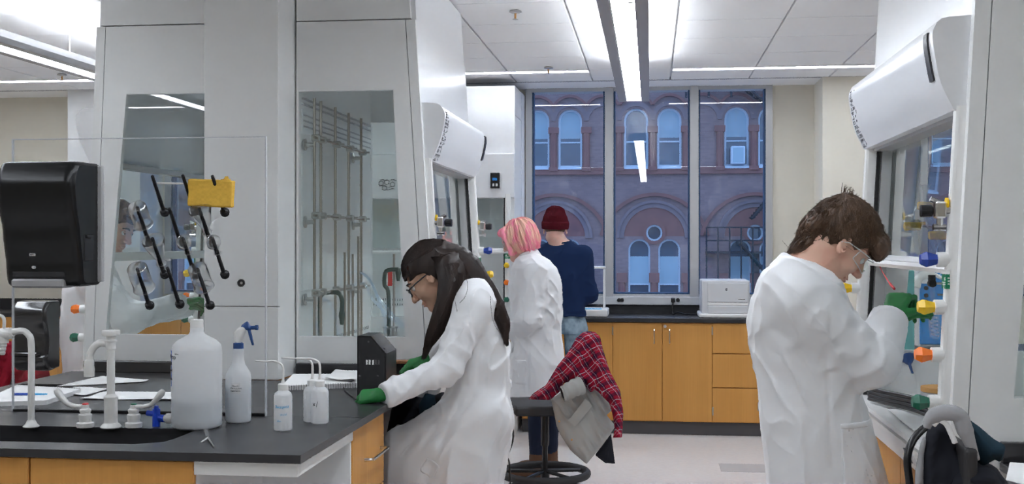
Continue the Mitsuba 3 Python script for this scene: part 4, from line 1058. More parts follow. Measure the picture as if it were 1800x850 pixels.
def squeeze(px, py, lb, h=0.118, r=0.029, tube_dir=(-1, 0), tl=0.055, txt=True, bend=0.062, marked=False):
    o = stand(px, py)
    b = thing('squeeze_bottle', lb, 'squeeze bottle', 'translucent squeeze bottles with bent tubes')
    bottle(b, [(0, 0), (r - 0.003, 0), (r, 0.004), (r, h - 0.014), (r - 0.003, h - 0.006), (r - 0.010, h), (0.0145, h + 0.002), (0.0145, h + 0.006)], o, 0.0, 26)
    part(b, 'cap', lathe([(0, 0), (0.0155, 0), (0.0165, 0.002), (0.0165, 0.018), (0.013, 0.021), (0.006, 0.023), (0.005, 0.030), (0, 0.030)], 22, o + [0, 0, h + 0.003]), 'mat_plastic_white')
    z0 = o[2] + h + 0.026
    dx, dy = tube_dir
    part(b, 'spout_tube', tube(spline([(o[0], o[1], z0), (o[0], o[1], z0 + bend * 0.75), (o[0] + dx * 0.012, o[1] + dy * 0.012, z0 + bend), (o[0] + dx * 0.035, o[1] + dy * 0.035, z0 + bend + 0.006), (o[0] + dx * (0.035 + tl * 0.4), o[1] + dy * (0.035 + tl * 0.4), z0 + bend + 0.004), (o[0] + dx * (0.035 + tl), o[1] + dy * (0.035 + tl), z0 + bend + 0.006)], 26), np.linspace(0.0042, 0.0026, 26), 8), 'mat_plastic_white', True)
    if txt:
        part(b, 'lettering', [wrap_text('Reagent', 0.0080, o, r, math.radians(281), 0.072), wrap_text('alcohol', 0.0045, o, r, math.radians(290), 0.050), wrap_text('95%', 0.004, o, r, math.radians(262), 0.030)], 'mat_cyan_print', False, label='blue printed lettering')
    elif marked:
        part(b, 'lettering', [wrap_text('\u00d7/', 0.015, o, r, math.radians(256), 0.058)], 'mat_ink', False, label='black pen marks')
    return b


squeeze(497.5, 755, 'small squeeze bottle with blue lettering, left of the other two squeeze bottles', h=0.122, r=0.0285)
squeeze(549, 740, 'squeeze bottle half hidden behind another one in the middle of the bench', h=0.114, r=0.029, txt=False, tl=0.07)
squeeze(562, 743, 'squeeze bottle with black pen marks standing in front of another one', h=0.116, r=0.029, txt=False, tl=0.045, marked=True)
o = stand(363, 768)
sc = thing('stopcock', 'small clear glass stopcock lying on the bench before the carboy', 'stopcock')
a_, b_ = stand(360, 757) + [0, 0, 0.008], stand(366, 772) + [0, 0, 0.006]
part(sc, 'barrel', cyl(a_, b_, 0.007, 12), 'mat_glassware')
part(sc, 'stem', tube([b_, stand(376, 786) + [0, 0, 0.003]], [0.003, 0.002], 8), 'mat_steel')
part(sc, 'arm', tube([b_, stand(354, 778) + [0, 0, 0.003]], [0.003, 0.002], 8), 'mat_plastic_white')

# --- papers and notebooks
def sheets(name, lb, px, n=1, grp=None, cat='paper', curl=0.006, seed=0, z=BZ1, base=0.0):
    """sheet from its four corners seen at px (near-left, near-right, far-right, far-left) on the bench"""
    c = np.array([at(a, b, Z=z) for a, b in px])
    r = random.Random(seed)
    key = thing(name, lb, cat, grp)
    for k in range(n):
        g = 8
        u, v = np.meshgrid(np.linspace(0, 1, g), np.linspace(0, 1, g), indexing='ij')
        p = (1 - u)[..., None] * (1 - v)[..., None] * c[0] + u[..., None] * (1 - v)[..., None] * c[1] + u[..., None] * v[..., None] * c[2] + (1 - u)[..., None] * v[..., None] * c[3]
        p[..., 2] = z + 0.001 + base + 0.0014 * k + curl * (meshkit.noise(np.stack([u * 2.3 + seed, v * 2.3 + k * .1, u * 0], -1)))
        top_ = p.reshape(-1, 3); bot = top_ - [0, 0, 0.0008]
        ii, jj = np.meshgrid(np.arange(g - 1), np.arange(g - 1), indexing='ij')
        q = np.stack([ii * g + jj, (ii + 1) * g + jj, (ii + 1) * g + jj + 1, ii * g + jj + 1], -1).reshape(-1, 4)
        f = np.vstack([q[:, [0, 1, 2]], q[:, [0, 2, 3]]])
        part(key, 'sheet', trimesh.Trimesh(np.vstack([top_, bot]), np.vstack([f, f[:, ::-1] + len(top_)]), process=False), 'mat_paper', 30)
    return key


def pad(name, lb, px, th, wires=None, z=BZ1, cat='notebook', lift=0.0):
    c = np.array([at(a, b, Z=z) for a, b in px])
    key = thing(name, lb, cat)
    m = extr(Polygon(c[:, :2]), th); m.apply_translation((0, 0, z + 0.0005 + lift))
    part(key, 'pages', m, 'mat_paper', False)
    co = extr(Polygon(c[:, :2]).buffer(0.002, join_style=2), 0.0015); co.apply_translation((0, 0, z + 0.0 + lift))
    part(key, 'cover', co, 'mat_plastic_grey', False)
    if wires:
        a, b = c[wires[0]], c[wires[1]]
        d = (b - a) / np.linalg.norm(b - a); nrm = np.array([-d[1], d[0], 0])
        for t in np.linspace(0.03, 0.97, 30):
            p = a + (b - a) * t + [0, 0, th / 2 + lift]
            part(key, 'wire_loop', tube([p + nrm * 0.5 * 0.014 * math.cos(q) + np.array([0, 0, (th / 2 + 0.003) * math.sin(q)]) for q in np.linspace(0, 2 * np.pi, 11)], 0.0009, 5, False), 'mat_black', True)
    return key


pad('notebook', 'spiral notebook lying open at the left edge of the bench under a blue pen', [(-40, 715), (82, 711), (142, 690), (30, 683)], 0.016, (2, 3))
pa, pb_ = at(24, 694, Z=BZ1 + 0.018), at(83, 694, Z=BZ1 + 0.018)
pen = thing('pen', 'blue ballpoint pen lying on the spiral notebook', 'pen')
part(pen, 'barrel', cyl(pa + [0, 0, 0.004], pa + (pb_ - pa) * 0.55 + [0, 0, 0.004], 0.0045, 10), 'mat_ink_blue')
part(pen, 'grip', cyl(pa + (pb_ - pa) * 0.55 + [0, 0, 0.004], pb_ + [0, 0, 0.004], 0.004, 10, 0.0025), 'mat_cyan_print', label='clear blue front half')
sheets('loose_paper', 'white papers lying behind the faucet, nearest the black backsplash', [(98, 680), (252, 672), (262, 668), (180, 663)], 2, 'loose papers on the black bench', seed=2)
sheets('loose_paper', 'white paper lying between the faucet and the carboy', [(140, 702), (305, 704), (330, 690), (185, 690)], 2, 'loose papers on the black bench', seed=5)
sheets('loose_paper', 'white paper tucked under the notebook beside the tap', [(105, 693), (150, 696), (190, 684), (130, 681)], 2, 'loose papers on the black bench', seed=8)
pad('notebook', 'spiral notebook in front of the black backsplash, left of the black instrument', [(495, 686), (628, 681), (640, 664), (515, 664)], 0.018, (0, 1))
sheets('loose_paper', 'curled white sheet on the spiral notebook beside the black instrument', [(570, 676), (626, 681), (634, 662), (590, 660)], 1, 'loose papers on the black bench', seed=9, base=0.022, curl=0.012)

# --- black instrument and the wooden frame behind it
yb0 = 4.17
q = lambda px, py: at(px, py, Y=yb0)
ins = thing('instrument', 'black metal instrument with a slanted top on the bench by the gloved hand', 'instrument')
pp = [q(628, 702), q(628, 590), q(652, 590), q(679, 621), q(679, 660), q(681, 702)]
poly = Polygon([(p[0], p[2] if p[2] > BZ1 + 0.02 else BZ1 + 0.002) for p in pp])
part(ins, 'housing', xz(poly, yb0, yb0 + 0.17), 'mat_black', False)
part(ins, 'side_plate', xz(poly.buffer(-0.006), yb0 - 0.002, yb0), 'mat_black_matte', False)
a, b = q(651, 595), q(676, 622)
d = (b - a) / np.linalg.norm(b - a); nn = np.array([-d[2], 0, d[0]]); nn = nn if nn[2] > 0 else -nn
disp = bx(0, np.linalg.norm(b - a) * 0.82, 0.01, 0.14, -0.001, 0.003)
part(ins, 'display', moved(disp, mat4(d, (0, 1, 0), nn, (a[0], yb0, a[2]))), 'mat_alu', False, label='grey display window')
part(ins, 'label', moved(bx(np.linalg.norm(b - a) * 0.84, np.linalg.norm(b - a) * 0.98, 0.01, 0.14, -0.001, 0.003), mat4(d, (0, 1, 0), nn, (a[0], yb0, a[2]))), 'mat_yellow', False, label='yellow label')
for px in (645, 650, 656, 661, 666):
    c = q(px, 636)
    part(ins, 'vent_slot', bx(c[0] - 0.0035, c[0] + 0.0035, yb0 - 0.0028, yb0 - 0.001, c[2] - 0.009, c[2] + 0.009), 'mat_paper' if px < 660 else 'mat_kick', False)
for px, py in ((648, 600), (676, 612), (632, 660), (664, 660)):
    c = q(px, py)
    part(ins, 'screw', lathe([(0, 0), (0.004, 0), (0.003, 0.002), (0, 0.0022)], 10, (c[0], yb0 - 0.002, c[2]), (0, -1, 0)), 'mat_kick')
wf = thing('wooden_frame', 'small brown wooden frame box behind the black instrument', 'wooden box')
yw = 4.80
w0, w1 = at(676, 640, Y=yw), at(730, 640, Y=yw)
zt3, zb3 = at(700, 634, Y=yw)[2], BZ1 + 0.002
part(wf, 'back', bx(w0[0], w1[0], yw + 0.05, yw + 0.06, zb3, zt3 - 0.01), 'mat_black_matte', False, label='dark inside')
for nm, m in (('top_rail', bx(w0[0], w1[0], yw, yw + 0.06, zt3 - 0.012, zt3, 0.002)), ('side_rail', bx(w1[0] - 0.014, w1[0], yw, yw + 0.06, zb3, zt3 - 0.013, 0.002)), ('side_rail', bx(w0[0], w0[0] + 0.014, yw, yw + 0.06, zb3, zt3 - 0.013, 0.002)), ('bottom_rail', bx(w0[0] + 0.015, w1[0] - 0.015, yw, yw + 0.06, zb3, zb3 + 0.012, 0.002))):
    part(wf, nm, m, 'mat_wood_brown', False)
P('mat_wood_brown', proc(lambda p, n, uv: mix((0.30, 0.13, 0.05), (0.18, 0.075, 0.03), pfbm(p.x * 60, p.y * 60, p.z * 12, 3))), 0.5, 0.4)
cd = spline([(q(676, 700)[0], 4.2, BZ1 + 0.004), at(640, 705, Z=BZ1 + 0.004), at(612, 690, Z=BZ1 + 0.004), at(604, 676, Z=BZ1 + 0.004), at(622, 668, Z=BZ1 + 0.03)], 30)
one('power_cord', tube(cd, 0.003, 7), 'mat_black', 'thin black cord curling out behind the black instrument', 'cord', smooth=True)

# ---------------------------------------------------------------- things on the window counter
CT = 0.91
bl0, bl1 = at(1035, 545, Y=9.02), at(1069, 545, Y=9.02)
ba = thing('balance', 'white analytical balance with a glass draft shield beside the man in navy', 'balance')
xl = bl1[0] - 0.27
part(ba, 'base', rbx(xl, bl1[0], 8.93, 9.24, CT + 0.001, CT + 0.062, 0.012, 10), 'mat_plastic_white', 40)
part(ba, 'display', bx(xl + 0.06, bl1[0] - 0.05, 8.945, 9.0, CT + 0.055, CT + 0.066, 0.003), 'mat_cyan_print', False, label='pale blue display')
zb4, zt4 = CT + 0.062, at(1045, 472, Y=9.05)[2]
xc1 = at(1063, 500, Y=9.06)[0]
for X in (xl + 0.02, xc1):
    part(ba, 'shield_post', [bx(X - 0.012, X, 9.05, 9.066, zb4, zt4), bx(X - 0.012, X, 9.20, 9.216, zb4, zt4)], 'mat_plastic_white', False)
part(ba, 'shield_top', bx(xl + 0.01, xc1 + 0.002, 9.045, 9.22, zt4, zt4 + 0.018, 0.004), 'mat_plastic_white', False)
part(ba, 'shield_pane', [_pane(xl + 0.022, xc1 - 0.012, zb4, zt4, 9.055)], 'mat_glass', False)
prn = thing('printer', 'light grey laser printer on the window counter', 'printer')
p0, p1 = at(1233, 545, Y=8.98), at(1318, 545, Y=8.98)
zp = at(1275, 492, Y=8.98)[2]
part(prn, 'body', rbx(p0[0], p1[0], 8.98, 9.36, CT + 0.03, zp, 0.014, 12), 'mat_plastic_grey', 40)
part(prn, 'front_door', bx(p0[0] + 0.045, p1[0] - 0.012, 8.968, 8.98, at(1275, 531, Y=8.97)[2], zp - 0.02, 0.004), 'mat_plastic_grey', False)
part(prn, 'paper_tray', bx(p0[0] + 0.045, p1[0] - 0.012, 8.968, 8.98, CT + 0.036, at(1275, 537, Y=8.97)[2], 0.004), 'mat_plastic_grey', False)
part(prn, 'tray_lip', bx(p0[0] + 0.045, p1[0] - 0.012, 8.970, 8.98, at(1275, 536.5, Y=8.97)[2], at(1275, 531.5, Y=8.97)[2], 0.003), 'mat_plastic_white', False)
part(prn, 'base_tray', rbx(p0[0] - 0.02, p1[0] + 0.02, 8.945, 9.38, CT + 0.001, CT + 0.034, 0.010, 10), 'mat_plastic_white', 40, label='off-white base tray')
o = at(1277, 508.5, Y=8.966)
em = part(prn, 'emblem', lathe([(0, 0), (0.0095, 0), (0.0095, 0.0015), (0, 0.0016)], 20, (o[0], 8.968, o[2]), (0, -1, 0)), 'mat_ink', label='round dark emblem')
part(em, 'letters', moved(meshkit.text_mesh('hp', 0.008, 0.0008), mat4((1, 0, 0), (0, 0, 1), (0, -1, 0), (o[0] - 0.0062, 8.9662, o[2] - 0.003))), 'mat_paper', False)
o = at(1305, 526, Y=8.966)
part(prn, 'model_mark', bx(o[0] - 0.03, o[0] + 0.022, 8.9672, 8.969, o[2], o[2] + 0.004), 'mat_kick', False)
pc = at(1183, 527, Y=9.42)
pl = thing('power_cord', 'black cord plugged into the outlet left of the printer', 'cord')
part(pl, 'plug', rbx(pc[0] - 0.016, pc[0] + 0.016, 9.385, 9.425, pc[2] - 0.018, pc[2] + 0.018, 0.006, 8), 'mat_black', 40)
part(pl, 'cable', tube(spline([(pc[0], 9.39, pc[2] - 0.015), (pc[0] - 0.004, 9.385, pc[2] - 0.05), (pc[0] - 0.004, 9.36, CT + 0.006), (pc[0] + 0.04, 9.33, CT + 0.02), (pc[0] + 0.09, 9.28, CT + 0.01), (pc[0] + 0.15, 9.30, CT + 0.006), (p0[0] - 0.03, 9.30, CT + 0.012)], 40), 0.005, 8), 'mat_black', True)
o = at(1229, 535, Y=9.40)
one('adapter', rbx(o[0] - 0.016, o[0] + 0.014, 9.39, 9.42, CT + 0.002, CT + 0.05, 0.006, 8), 'mat_black', 'small black power adapter beside the printer', 'adapter')

# ---------------------------------------------------------------- inside the hoods
def hp(px, py, Y):
    return at(px, py, Y=Y)


# in the middle hood: thin rods on stands, hoses, green-clad condenser pipes, a beaker
for (px, ptop, Y), lb in zip(((606, 443, 5.32), (620, 446, 5.6), (630, 415, 5.2), (692.5, 446, 5.75)), ('left thin rod', 'pale thin rod between two darker rods', 'tallest thin rod', 'dark thin rod beside the seated woman\'s hair')):
    t_ = hp(px, ptop, Y); k = thing('support_rod', lb + ' of a support stand inside the middle hood', 'support stand', 'support stands in the middle hood')
    part(k, 'rod', cyl((t_[0], t_[1], 0.925), t_, 0.006, 8), 'mat_rod')
    part(k, 'base', bx(t_[0] - 0.05, t_[0] + 0.05, Y - 0.05, Y + 0.05, 0.913, 0.925, 0.003), 'mat_kick', False)
for pts, lb in (([(560, 600, 5.25), (561, 545, 5.25), (564, 520, 5.25), (575, 514, 5.25), (595, 515, 5.25), (601, 528, 5.25), (601, 548, 5.25)], 'dark green hooked pipe at the left of the middle hood'),
                ([(683, 580, 5.7), (683, 520, 5.7), (676, 500, 5.7), (677, 480, 5.7), (684, 474, 5.7), (700, 473, 5.7)], 'dark green hooked pipe at the right of the middle hood')):
    P0 = np.array([hp(*p_) for p_ in pts]); P0[0, 2] = 0.93
    k = thing('hooked_pipe', lb, 'pipe', 'dark green hooked pipes in the middle hood')
    part(k, 'pipe', tube(spline(P0, 40), 0.0105, 12), 'mat_hose_green', True)
    part(k, 'nozzle', tube([P0[-1] + [0, 0, 0.005], P0[-1] + [0, 0, -0.02], P0[-1] + [0, 0, -0.06]], [0.013, 0.015, 0.008], 12), 'mat_hose_green', True)
    part(k, 'base', lathe([(0, 0), (0.03, 0), (0.03, 0.008), (0.012, 0.015), (0, 0.015)], 16, (P0[0][0], P0[0][1], 0.913)), 'mat_hose_green')
hoses = [[(534, 516, 5.15), (548, 545, 5.15), (558, 575, 5.2), (566, 600, 5.2)], [(560, 525, 5.2), (578, 530, 5.2), (590, 560, 5.2), (594, 600, 5.2)],
         [(612, 478, 5.5), (635, 478, 5.5), (655, 500, 5.45), (668, 535, 5.45), (676, 560, 5.45), (678, 585, 5.45)], [(618, 500, 5.55), (640, 498, 5.5), (655, 525, 5.5), (690, 560, 5.5), (718, 582, 5.5)],
         [(628, 478, 5.62), (648, 488, 5.6), (664, 520, 5.55), (690, 552, 5.55), (715, 575, 5.55)]]
for n_, hs in enumerate(hoses):
    Pn = np.array([hp(*p_) for p_ in hs]); Pn[:, 2] = np.maximum(Pn[:, 2], 0.93)
    one('hose', tube(spline(Pn, 40), 0.0065, 10), 'mat_tubing', ['clear hose at the far left of the middle hood', 'clear hose arching beside the left green pipe', 'clear hose arching down to the beaker', 'clear hose running down to the right of the hood', 'second clear hose running down to the right of the hood'][n_], 'hose', 'clear hoses in the middle hood', smooth=True)
bk_ = hp(686, 588, 5.5)
vessel('beaker', 'clear beaker standing inside the middle hood beside the hoses', [(0, 0), (0.032, 0.0005), (0.035, 0.004), (0.035, 0.09), (0.038, 0.094)], (bk_[0], 5.5, 0.986), (0, 0, 1), None)
one('beaker_stand', bx(bk_[0] - 0.06, bk_[0] + 0.06, 5.44, 5.56, 0.915, 0.984, 0.004), 'mat_steel', 'low metal stand under the beaker in the middle hood', 'stand')
o = hp(671, 488, 6.0)
tg = thing('hanging_tag', 'red tag hanging in the middle hood', 'tag')
part(tg, 'tag', bx(o[0] - 0.011, o[0] + 0.014, 6.19, 6.193, o[2] - 0.05, o[2] + 0.045), 'mat_red', False)
o = hp(712, 540, 8.6)
bt = thing('reagent_bottle', 'small brown glass bottle with a white label on the ledge of the far hood', 'bottle')
part(bt, 'body', lathe([(0, 0), (0.03, 0), (0.032, 0.004), (0.032, 0.06), (0.026, 0.075), (0.012, 0.085), (0.012, 0.09), (0, 0.09)], 20, (o[0], 8.85, 0.995)), 'mat_amber')
part(bt, 'cap', lathe([(0, 0), (0.015, 0), (0.015, 0.022), (0, 0.022)], 16, (o[0], 8.85, 1.085)), 'mat_black')
part(bt, 'label', curved_label(np.array((o[0], 8.85, 0.995)), 0.0322, 0.012, 0.05, math.radians(225), math.radians(330)), 'mat_paper')
one('ledge', bx(o[0] - 0.25, o[0] + 0.2, 8.80, 8.91, 0.914, 0.994, 0.003), 'mat_plastic_white', 'white ledge inside the far hood under the brown bottle', 'ledge')
o = hp(722, 570, 5.9)
one('bulb', trimesh.creation.icosphere(3, 0.03).apply_transform(np.diag([0.8, 0.8, 1.2, 1])).apply_translation((o[0], 5.9, 0.95)), 'mat_orange', 'orange rubber bulb at the right of the middle hood', 'bulb', smooth=True)

# in the right hood
Y0 = 3.9
jar_o = at(1642, 690, Y=4.35)
ca = thing('metal_can', 'round grey metal can with a cork rim on the right hood\'s work surface', 'can')
part(ca, 'body', lathe([(0, 0), (0.075, 0), (0.078, 0.004), (0.078, 0.042), (0.075, 0.044), (0, 0.044)], 30, (jar_o[0] + 0.02, 4.3, 0.913)), 'mat_alu', 35)
part(ca, 'rim', lathe([(0.05, 0), (0.078, 0), (0.078, 0.016), (0.05, 0.016)], 30, (jar_o[0] + 0.02, 4.3, 0.957)), 'mat_cork', 35, label='brown cork rim')
fn_ = at(1599, 628, Y=4.52)
fu = thing('funnel', 'blue plastic funnel hanging inside the right hood', 'funnel')
part(fu, 'cone', lathe([(0.0, 0.0), (0.030, 0.0), (0.031, 0.004), (0.012, 0.030), (0.006, 0.034), (0.004, 0.075), (0, 0.075)], 24, (fn_[0], 4.565, fn_[2]), (0.15, -0.55, -0.8)), 'mat_navy', 35)
for i in range(6):
    r = random.Random(i)
    P0 = [at(1690, 700 - i * 2, Y=3.70) + [0, 0, .03], at(1640, 690 + r.uniform(-8, 8), Y=3.85), at(1600, 680 + r.uniform(-7, 8), Y=4.0), at(1560, 676 + r.uniform(-7, 8), Y=4.15), at(1528, 674 + r.uniform(-5, 8), Y=4.3)]
    P0 = np.array(P0); P0[:, 2] = np.clip(P0[:, 2], 0.924 + 0.012 * i, 1.2) * 0 + 0.926 + 0.013 * (i % 4) + np.array([0.0, 0.004, 0.008, 0.004, 0.0])
    one('black_cable', tube(spline(P0, 40), 0.0075, 8), 'mat_black', 'black rubber cable in the bundle on the right hood\'s white work surface', 'cable', 'bundle of black cables in the right hood', smooth=True)
cz = 0.9135
sheets('loose_paper', 'printed white papers on the right hood\'s sill beside the young man', [(1606, 760), (1700, 742), (1680, 715), (1560, 722)], 2, 'papers on the right hood\'s sill', seed=21, z=cz)
pad('notebook', 'spiral notebook on the right hood\'s sill beside the young man', [(1575, 720), (1650, 716), (1640, 700), (1545, 702)], 0.01, (0, 1), z=cz)
cy0 = at(1643, 702, Y=3.5)
cu = thing('cup', 'grey plastic cup lying on its side behind the green knob', 'cup')
part(cu, 'cup', lathe([(0, 0), (0.016, 0), (0.024, 0.06), (0.022, 0.06), (0.014, 0.004), (0, 0.004)], 20, (cy0[0] + 0.04, 3.52, 0.955), (-1, -0.2, 0.1)), 'mat_plastic_grey', 35)
# clamps with yellow-brown jaws and glass tubes on rods, hung in the right hood
for n_, (px, py, Y, pb2) in enumerate(((1604, 398, 4.25, 470), (1628, 362, 4.3, 440), (1648, 414, 4.1, 470))):
    c = at(px, py, Y=Y)
    k = thing('clamp', ['brown-jawed clamp on the left behind the sash of the right hood', 'brown-jawed clamp highest behind the sash of the right hood', 'brown-jawed clamp on the right behind the sash of the right hood'][n_], 'clamp', 'clamps in the right hood')
    part(k, 'jaw', [rbx(c[0] - 0.03, c[0] + 0.03, Y - 0.012, Y + 0.012, c[2] - 0.014, c[2] + 0.016, 0.006, 8), cyl(c + [0.03, 0, 0.01], c + [0.045, 0, 0.012], 0.006, 8)], 'mat_sponge', 40)
    part(k, 'arm', tube([c + [0.01, 0, 0], c + [0.22, 0.0, -0.01], (1.42, Y, c[2] - 0.01)], 0.005, 8), 'mat_steel')
    d = at(px + 12, pb2, Y=Y)
    g = thing('glass_tube', ['clear glass tube held by the left clamp of the right hood', 'clear glass tube held by the highest clamp of the right hood', 'clear glass tube held by the right clamp of the right hood'][n_], 'glass tube', 'glass tubes in the right hood')
    part(g, 'tube', tube([c + [-0.005, -0.014, 0.05], c + [0, -0.014, 0], d + [0, -0.014, 0]], [0.010, 0.010, 0.007], 12), 'mat_tubing', True)
    part(g, 'mouth', lathe([(0.008, 0), (0.016, 0.02), (0.020, 0.026)], 16, c + [-0.005, -0.014, 0.05]), 'mat_glassware', True)
for n_, px in enumerate((1640, 1672)):
    t_, b_ = at(px, 545, Y=4.15), at(px + 4, 590, Y=4.15)
    top_ = at(px - 2, 498, Y=4.15)
    k = thing('condenser', ['clear glass condenser hanging left of two in the right hood', 'clear glass condenser hanging right of two in the right hood'][n_], 'condenser', 'condensers in the right hood')
    part(k, 'jacket', tube([t_ + [0, 0, 0.03], t_ + [0, 0, 0.02], t_, b_, b_ + [0, 0, -0.012]], [0.006, 0.018, 0.019, 0.017, 0.006], 14), 'mat_glassware', True)
    sp_ = [t_ + (b_ - t_) * s_ + np.array([0.010 * math.cos(s_ * 44), 0.010 * math.sin(s_ * 44), 0]) for s_ in np.linspace(0, 1, 60)]
    part(k, 'coil', tube(sp_, 0.003, 6), 'mat_tubing', True)
    part(k, 'upper_tube', tube([top_, t_ + [0, 0, 0.03]], 0.007, 10), 'mat_tubing', True)
    part(k, 'hanger', [cyl(top_ + [0, -0.015, 0.0], top_ + [0, 0.015, 0.0], 0.013, 12), cyl(top_ + [0, 0, 0.0], (top_[0], top_[1], top_[2] + 0.03), 0.013, 12)], 'mat_black')
    part(k, 'arm', tube([top_ + [0.0, 0.012, 0.0], (1.43, 4.16, top_[2])], 0.004, 8), 'mat_steel')
# blue instrument on the bench beyond
yi = 6.1
i0, i1 = at(1617, 582, Y=yi), at(1694, 582, Y=yi)
zi1 = at(1650, 478, Y=yi)[2]; zi0 = max(at(1650, 582, Y=yi)[2], BZ1 + 0.002)
zi0 = BZ1 + 0.06
bi = thing('blue_instrument', 'bright blue laboratory instrument with buttons on the bench beyond the right hood', 'instrument')
part(bi, 'front', bx(i0[0], i1[0], yi, yi + 0.012, zi0, zi1, 0.004), 'mat_instrument', False, label='bright blue front')
part(bi, 'housing', bx(i0[0] - 0.005, i1[0], yi + 0.013, yi + 0.4, zi0 - 0.02, zi1 + 0.01, 0.01), 'mat_plastic_grey', False)
part(bi, 'plinth', bx(i0[0] - 0.02, i1[0] + 0.02, yi - 0.02, yi + 0.4, BZ1 + 0.001, zi0 - 0.021, 0.004), 'mat_kick', False)
for py in (506, 519, 530, 542, 556):
    c = at(1628, py, Y=yi - 0.002)
    part(bi, 'button', lathe([(0, 0), (0.011, 0), (0.011, 0.004), (0.004, 0.005), (0, 0.005)], 14, (c[0], yi, c[2]), (0, -1, 0)), 'mat_black')
c = at(1627, 494, Y=yi); part(bi, 'label', bx(c[0] - 0.02, c[0] + 0.022, yi - 0.002, yi, c[2] - 0.012, c[2] + 0.012), 'mat_paper', False, label='white label')
for px in (1655, 1678):
    c = at(px, 518, Y=yi); part(bi, 'marking', bx(c[0] - 0.02, c[0] + 0.02, yi - 0.002, yi, c[2] - 0.004, c[2] + 0.006), 'mat_kick', False)
part(bi, 'lettering', moved(meshkit.text_mesh('LC', 0.02, 0.001, True), mat4((1, 0, 0), (0, 0, 1), (0, -1, 0), (at(1645, 487, Y=yi)[0], yi, at(1645, 487, Y=yi)[2]))), 'mat_paper', False)
wh = np.array([at(1610, 505, Y=6.0), at(1614, 490, Y=6.0), at(1626, 483, Y=6.0), at(1642, 482, Y=6.0), at(1656, 488, Y=6.0), at(1676, 484, Y=6.0), at(1692, 480, Y=6.0)])
part(bi, 'hose', tube(spline(wh, 40), np.r_[np.full(20, 0.022), np.full(20, 0.010)], 10), 'mat_plastic_white', True, label='white ribbed hose')
tp0, tp1 = at(1580, 540, Y=5.6), at(1600, 540, Y=5.6)
one('standing_screen', bx(tp0[0], tp1[0] + 0.02, 5.6, 5.63, 0.0, at(1590, 475, Y=5.6)[2], 0.004), 'mat_teal', 'narrow teal screen standing beyond the right hood', 'screen', smooth=False)
rw_ = np.array([at(1546, 466, Y=4.5), at(1550, 475, Y=4.4), at(1562, 495, Y=4.1), at(1572, 507, Y=3.82)])
one('red_string', tube(spline(rw_, 20), np.r_[np.full(14, 0.002), np.full(6, 0.0045)], 6), 'mat_red', 'red cord running from the sash to the young man\'s glove', 'cord', smooth=True)
o = at(1511, 378, Y=4.66)
one('paper_tag', [moved(bx(-0.03, 0.03, -0.001, 0.001, -0.035, 0.035), mat4((0.9, 0, -0.4), (0, 1, 0), (0.4, 0, 0.9), (o[0], 4.56, o[2])))], 'mat_plastic_grey', 'small grey paper tag fixed to the right hood\'s far post', 'tag', smooth=False)
# bench at the right edge: papers
sheets('paper_stack', 'stack of papers on the right foreground bench at the picture edge', [(1768, 850), (1850, 870), (1860, 826), (1775, 818)], 6, seed=31, cat='papers', curl=0.003)
# ---------------------------------------------------------------- bodies and cloth: distance fields, meshed with surface nets
def cap_d(p, a, b, ra, rb):
    a, b = np.asarray(a, float), np.asarray(b, float)
    ab = b - a
    t = np.clip(((p - a) @ ab) / (ab @ ab + 1e-12), 0, 1)
    return np.linalg.norm(p - a - t[:, None] * ab, axis=1) - (ra + (rb - ra) * t)


def ell_d(p, c, r, R=None):
    q = p - np.asarray(c, float)
    if R is not None: q = q @ np.asarray(R)          # columns of R are the axes
    r = np.asarray(r, float)
    k0 = np.linalg.norm(q / r, axis=1); k1 = np.linalg.norm(q / (r * r), axis=1) + 1e-9
    return k0 * (k0 - 1) / k1


def loft_d(p, secs, ax=2, pw=2.2):
    """stacked elliptic sections (z, cx, cy, rx, ry); ends cut flat"""
    s = np.array(sorted(secs), float)
    z = p[:, ax]
    zi = np.clip(z, s[0, 0], s[-1, 0])
    cx, cy, rx, ry = (np.interp(zi, s[:, 0], s[:, k]) for k in (1, 2, 3, 4))
    o = [k for k in (0, 1, 2) if k != ax]
    dx, dy = np.abs(p[:, o[0]] - cx) / rx, np.abs(p[:, o[1]] - cy) / ry
    k = (dx ** pw + dy ** pw) ** (1 / pw)
    d = (k - 1) * np.minimum(rx, ry) * 0.9
    return np.maximum(d, np.maximum(s[0, 0] - z, z - s[-1, 0]))


def smin(a, b, k):
    if k <= 0: return np.minimum(a, b)
    h = np.clip(0.5 + 0.5 * (b - a) / k, 0, 1)
    return b + (a - b) * h - k * h * (1 - h)


def smax(a, b, k):
    return -smin(-a, -b, k)


def union(p, prims, k=0.03):
    """prims: ('c', a, b, ra, rb[, k]) | ('e', centre, radii[, R[, k]]) | ('l', sections[, k]) | ('-', prim, k)"""
    d = None
    for q in prims:
        kk = k
        neg = q[0] == '-'
        if neg: kk, q = q[2], q[1]
        if q[0] == 'c':
            e = cap_d(p, *q[1:5]); kk = q[5] if len(q) > 5 and not neg else kk
        elif q[0] == 'e':
            e = ell_d(p, q[1], q[2], q[3] if len(q) > 3 else None); kk = q[4] if len(q) > 4 and not neg else kk
        elif q[0] == 'l':
            e = loft_d(p, q[1]); kk = q[2] if len(q) > 2 and not neg else kk
        d = e if d is None else (smax(d, -e, kk) if neg else smin(d, e, kk))
    return d


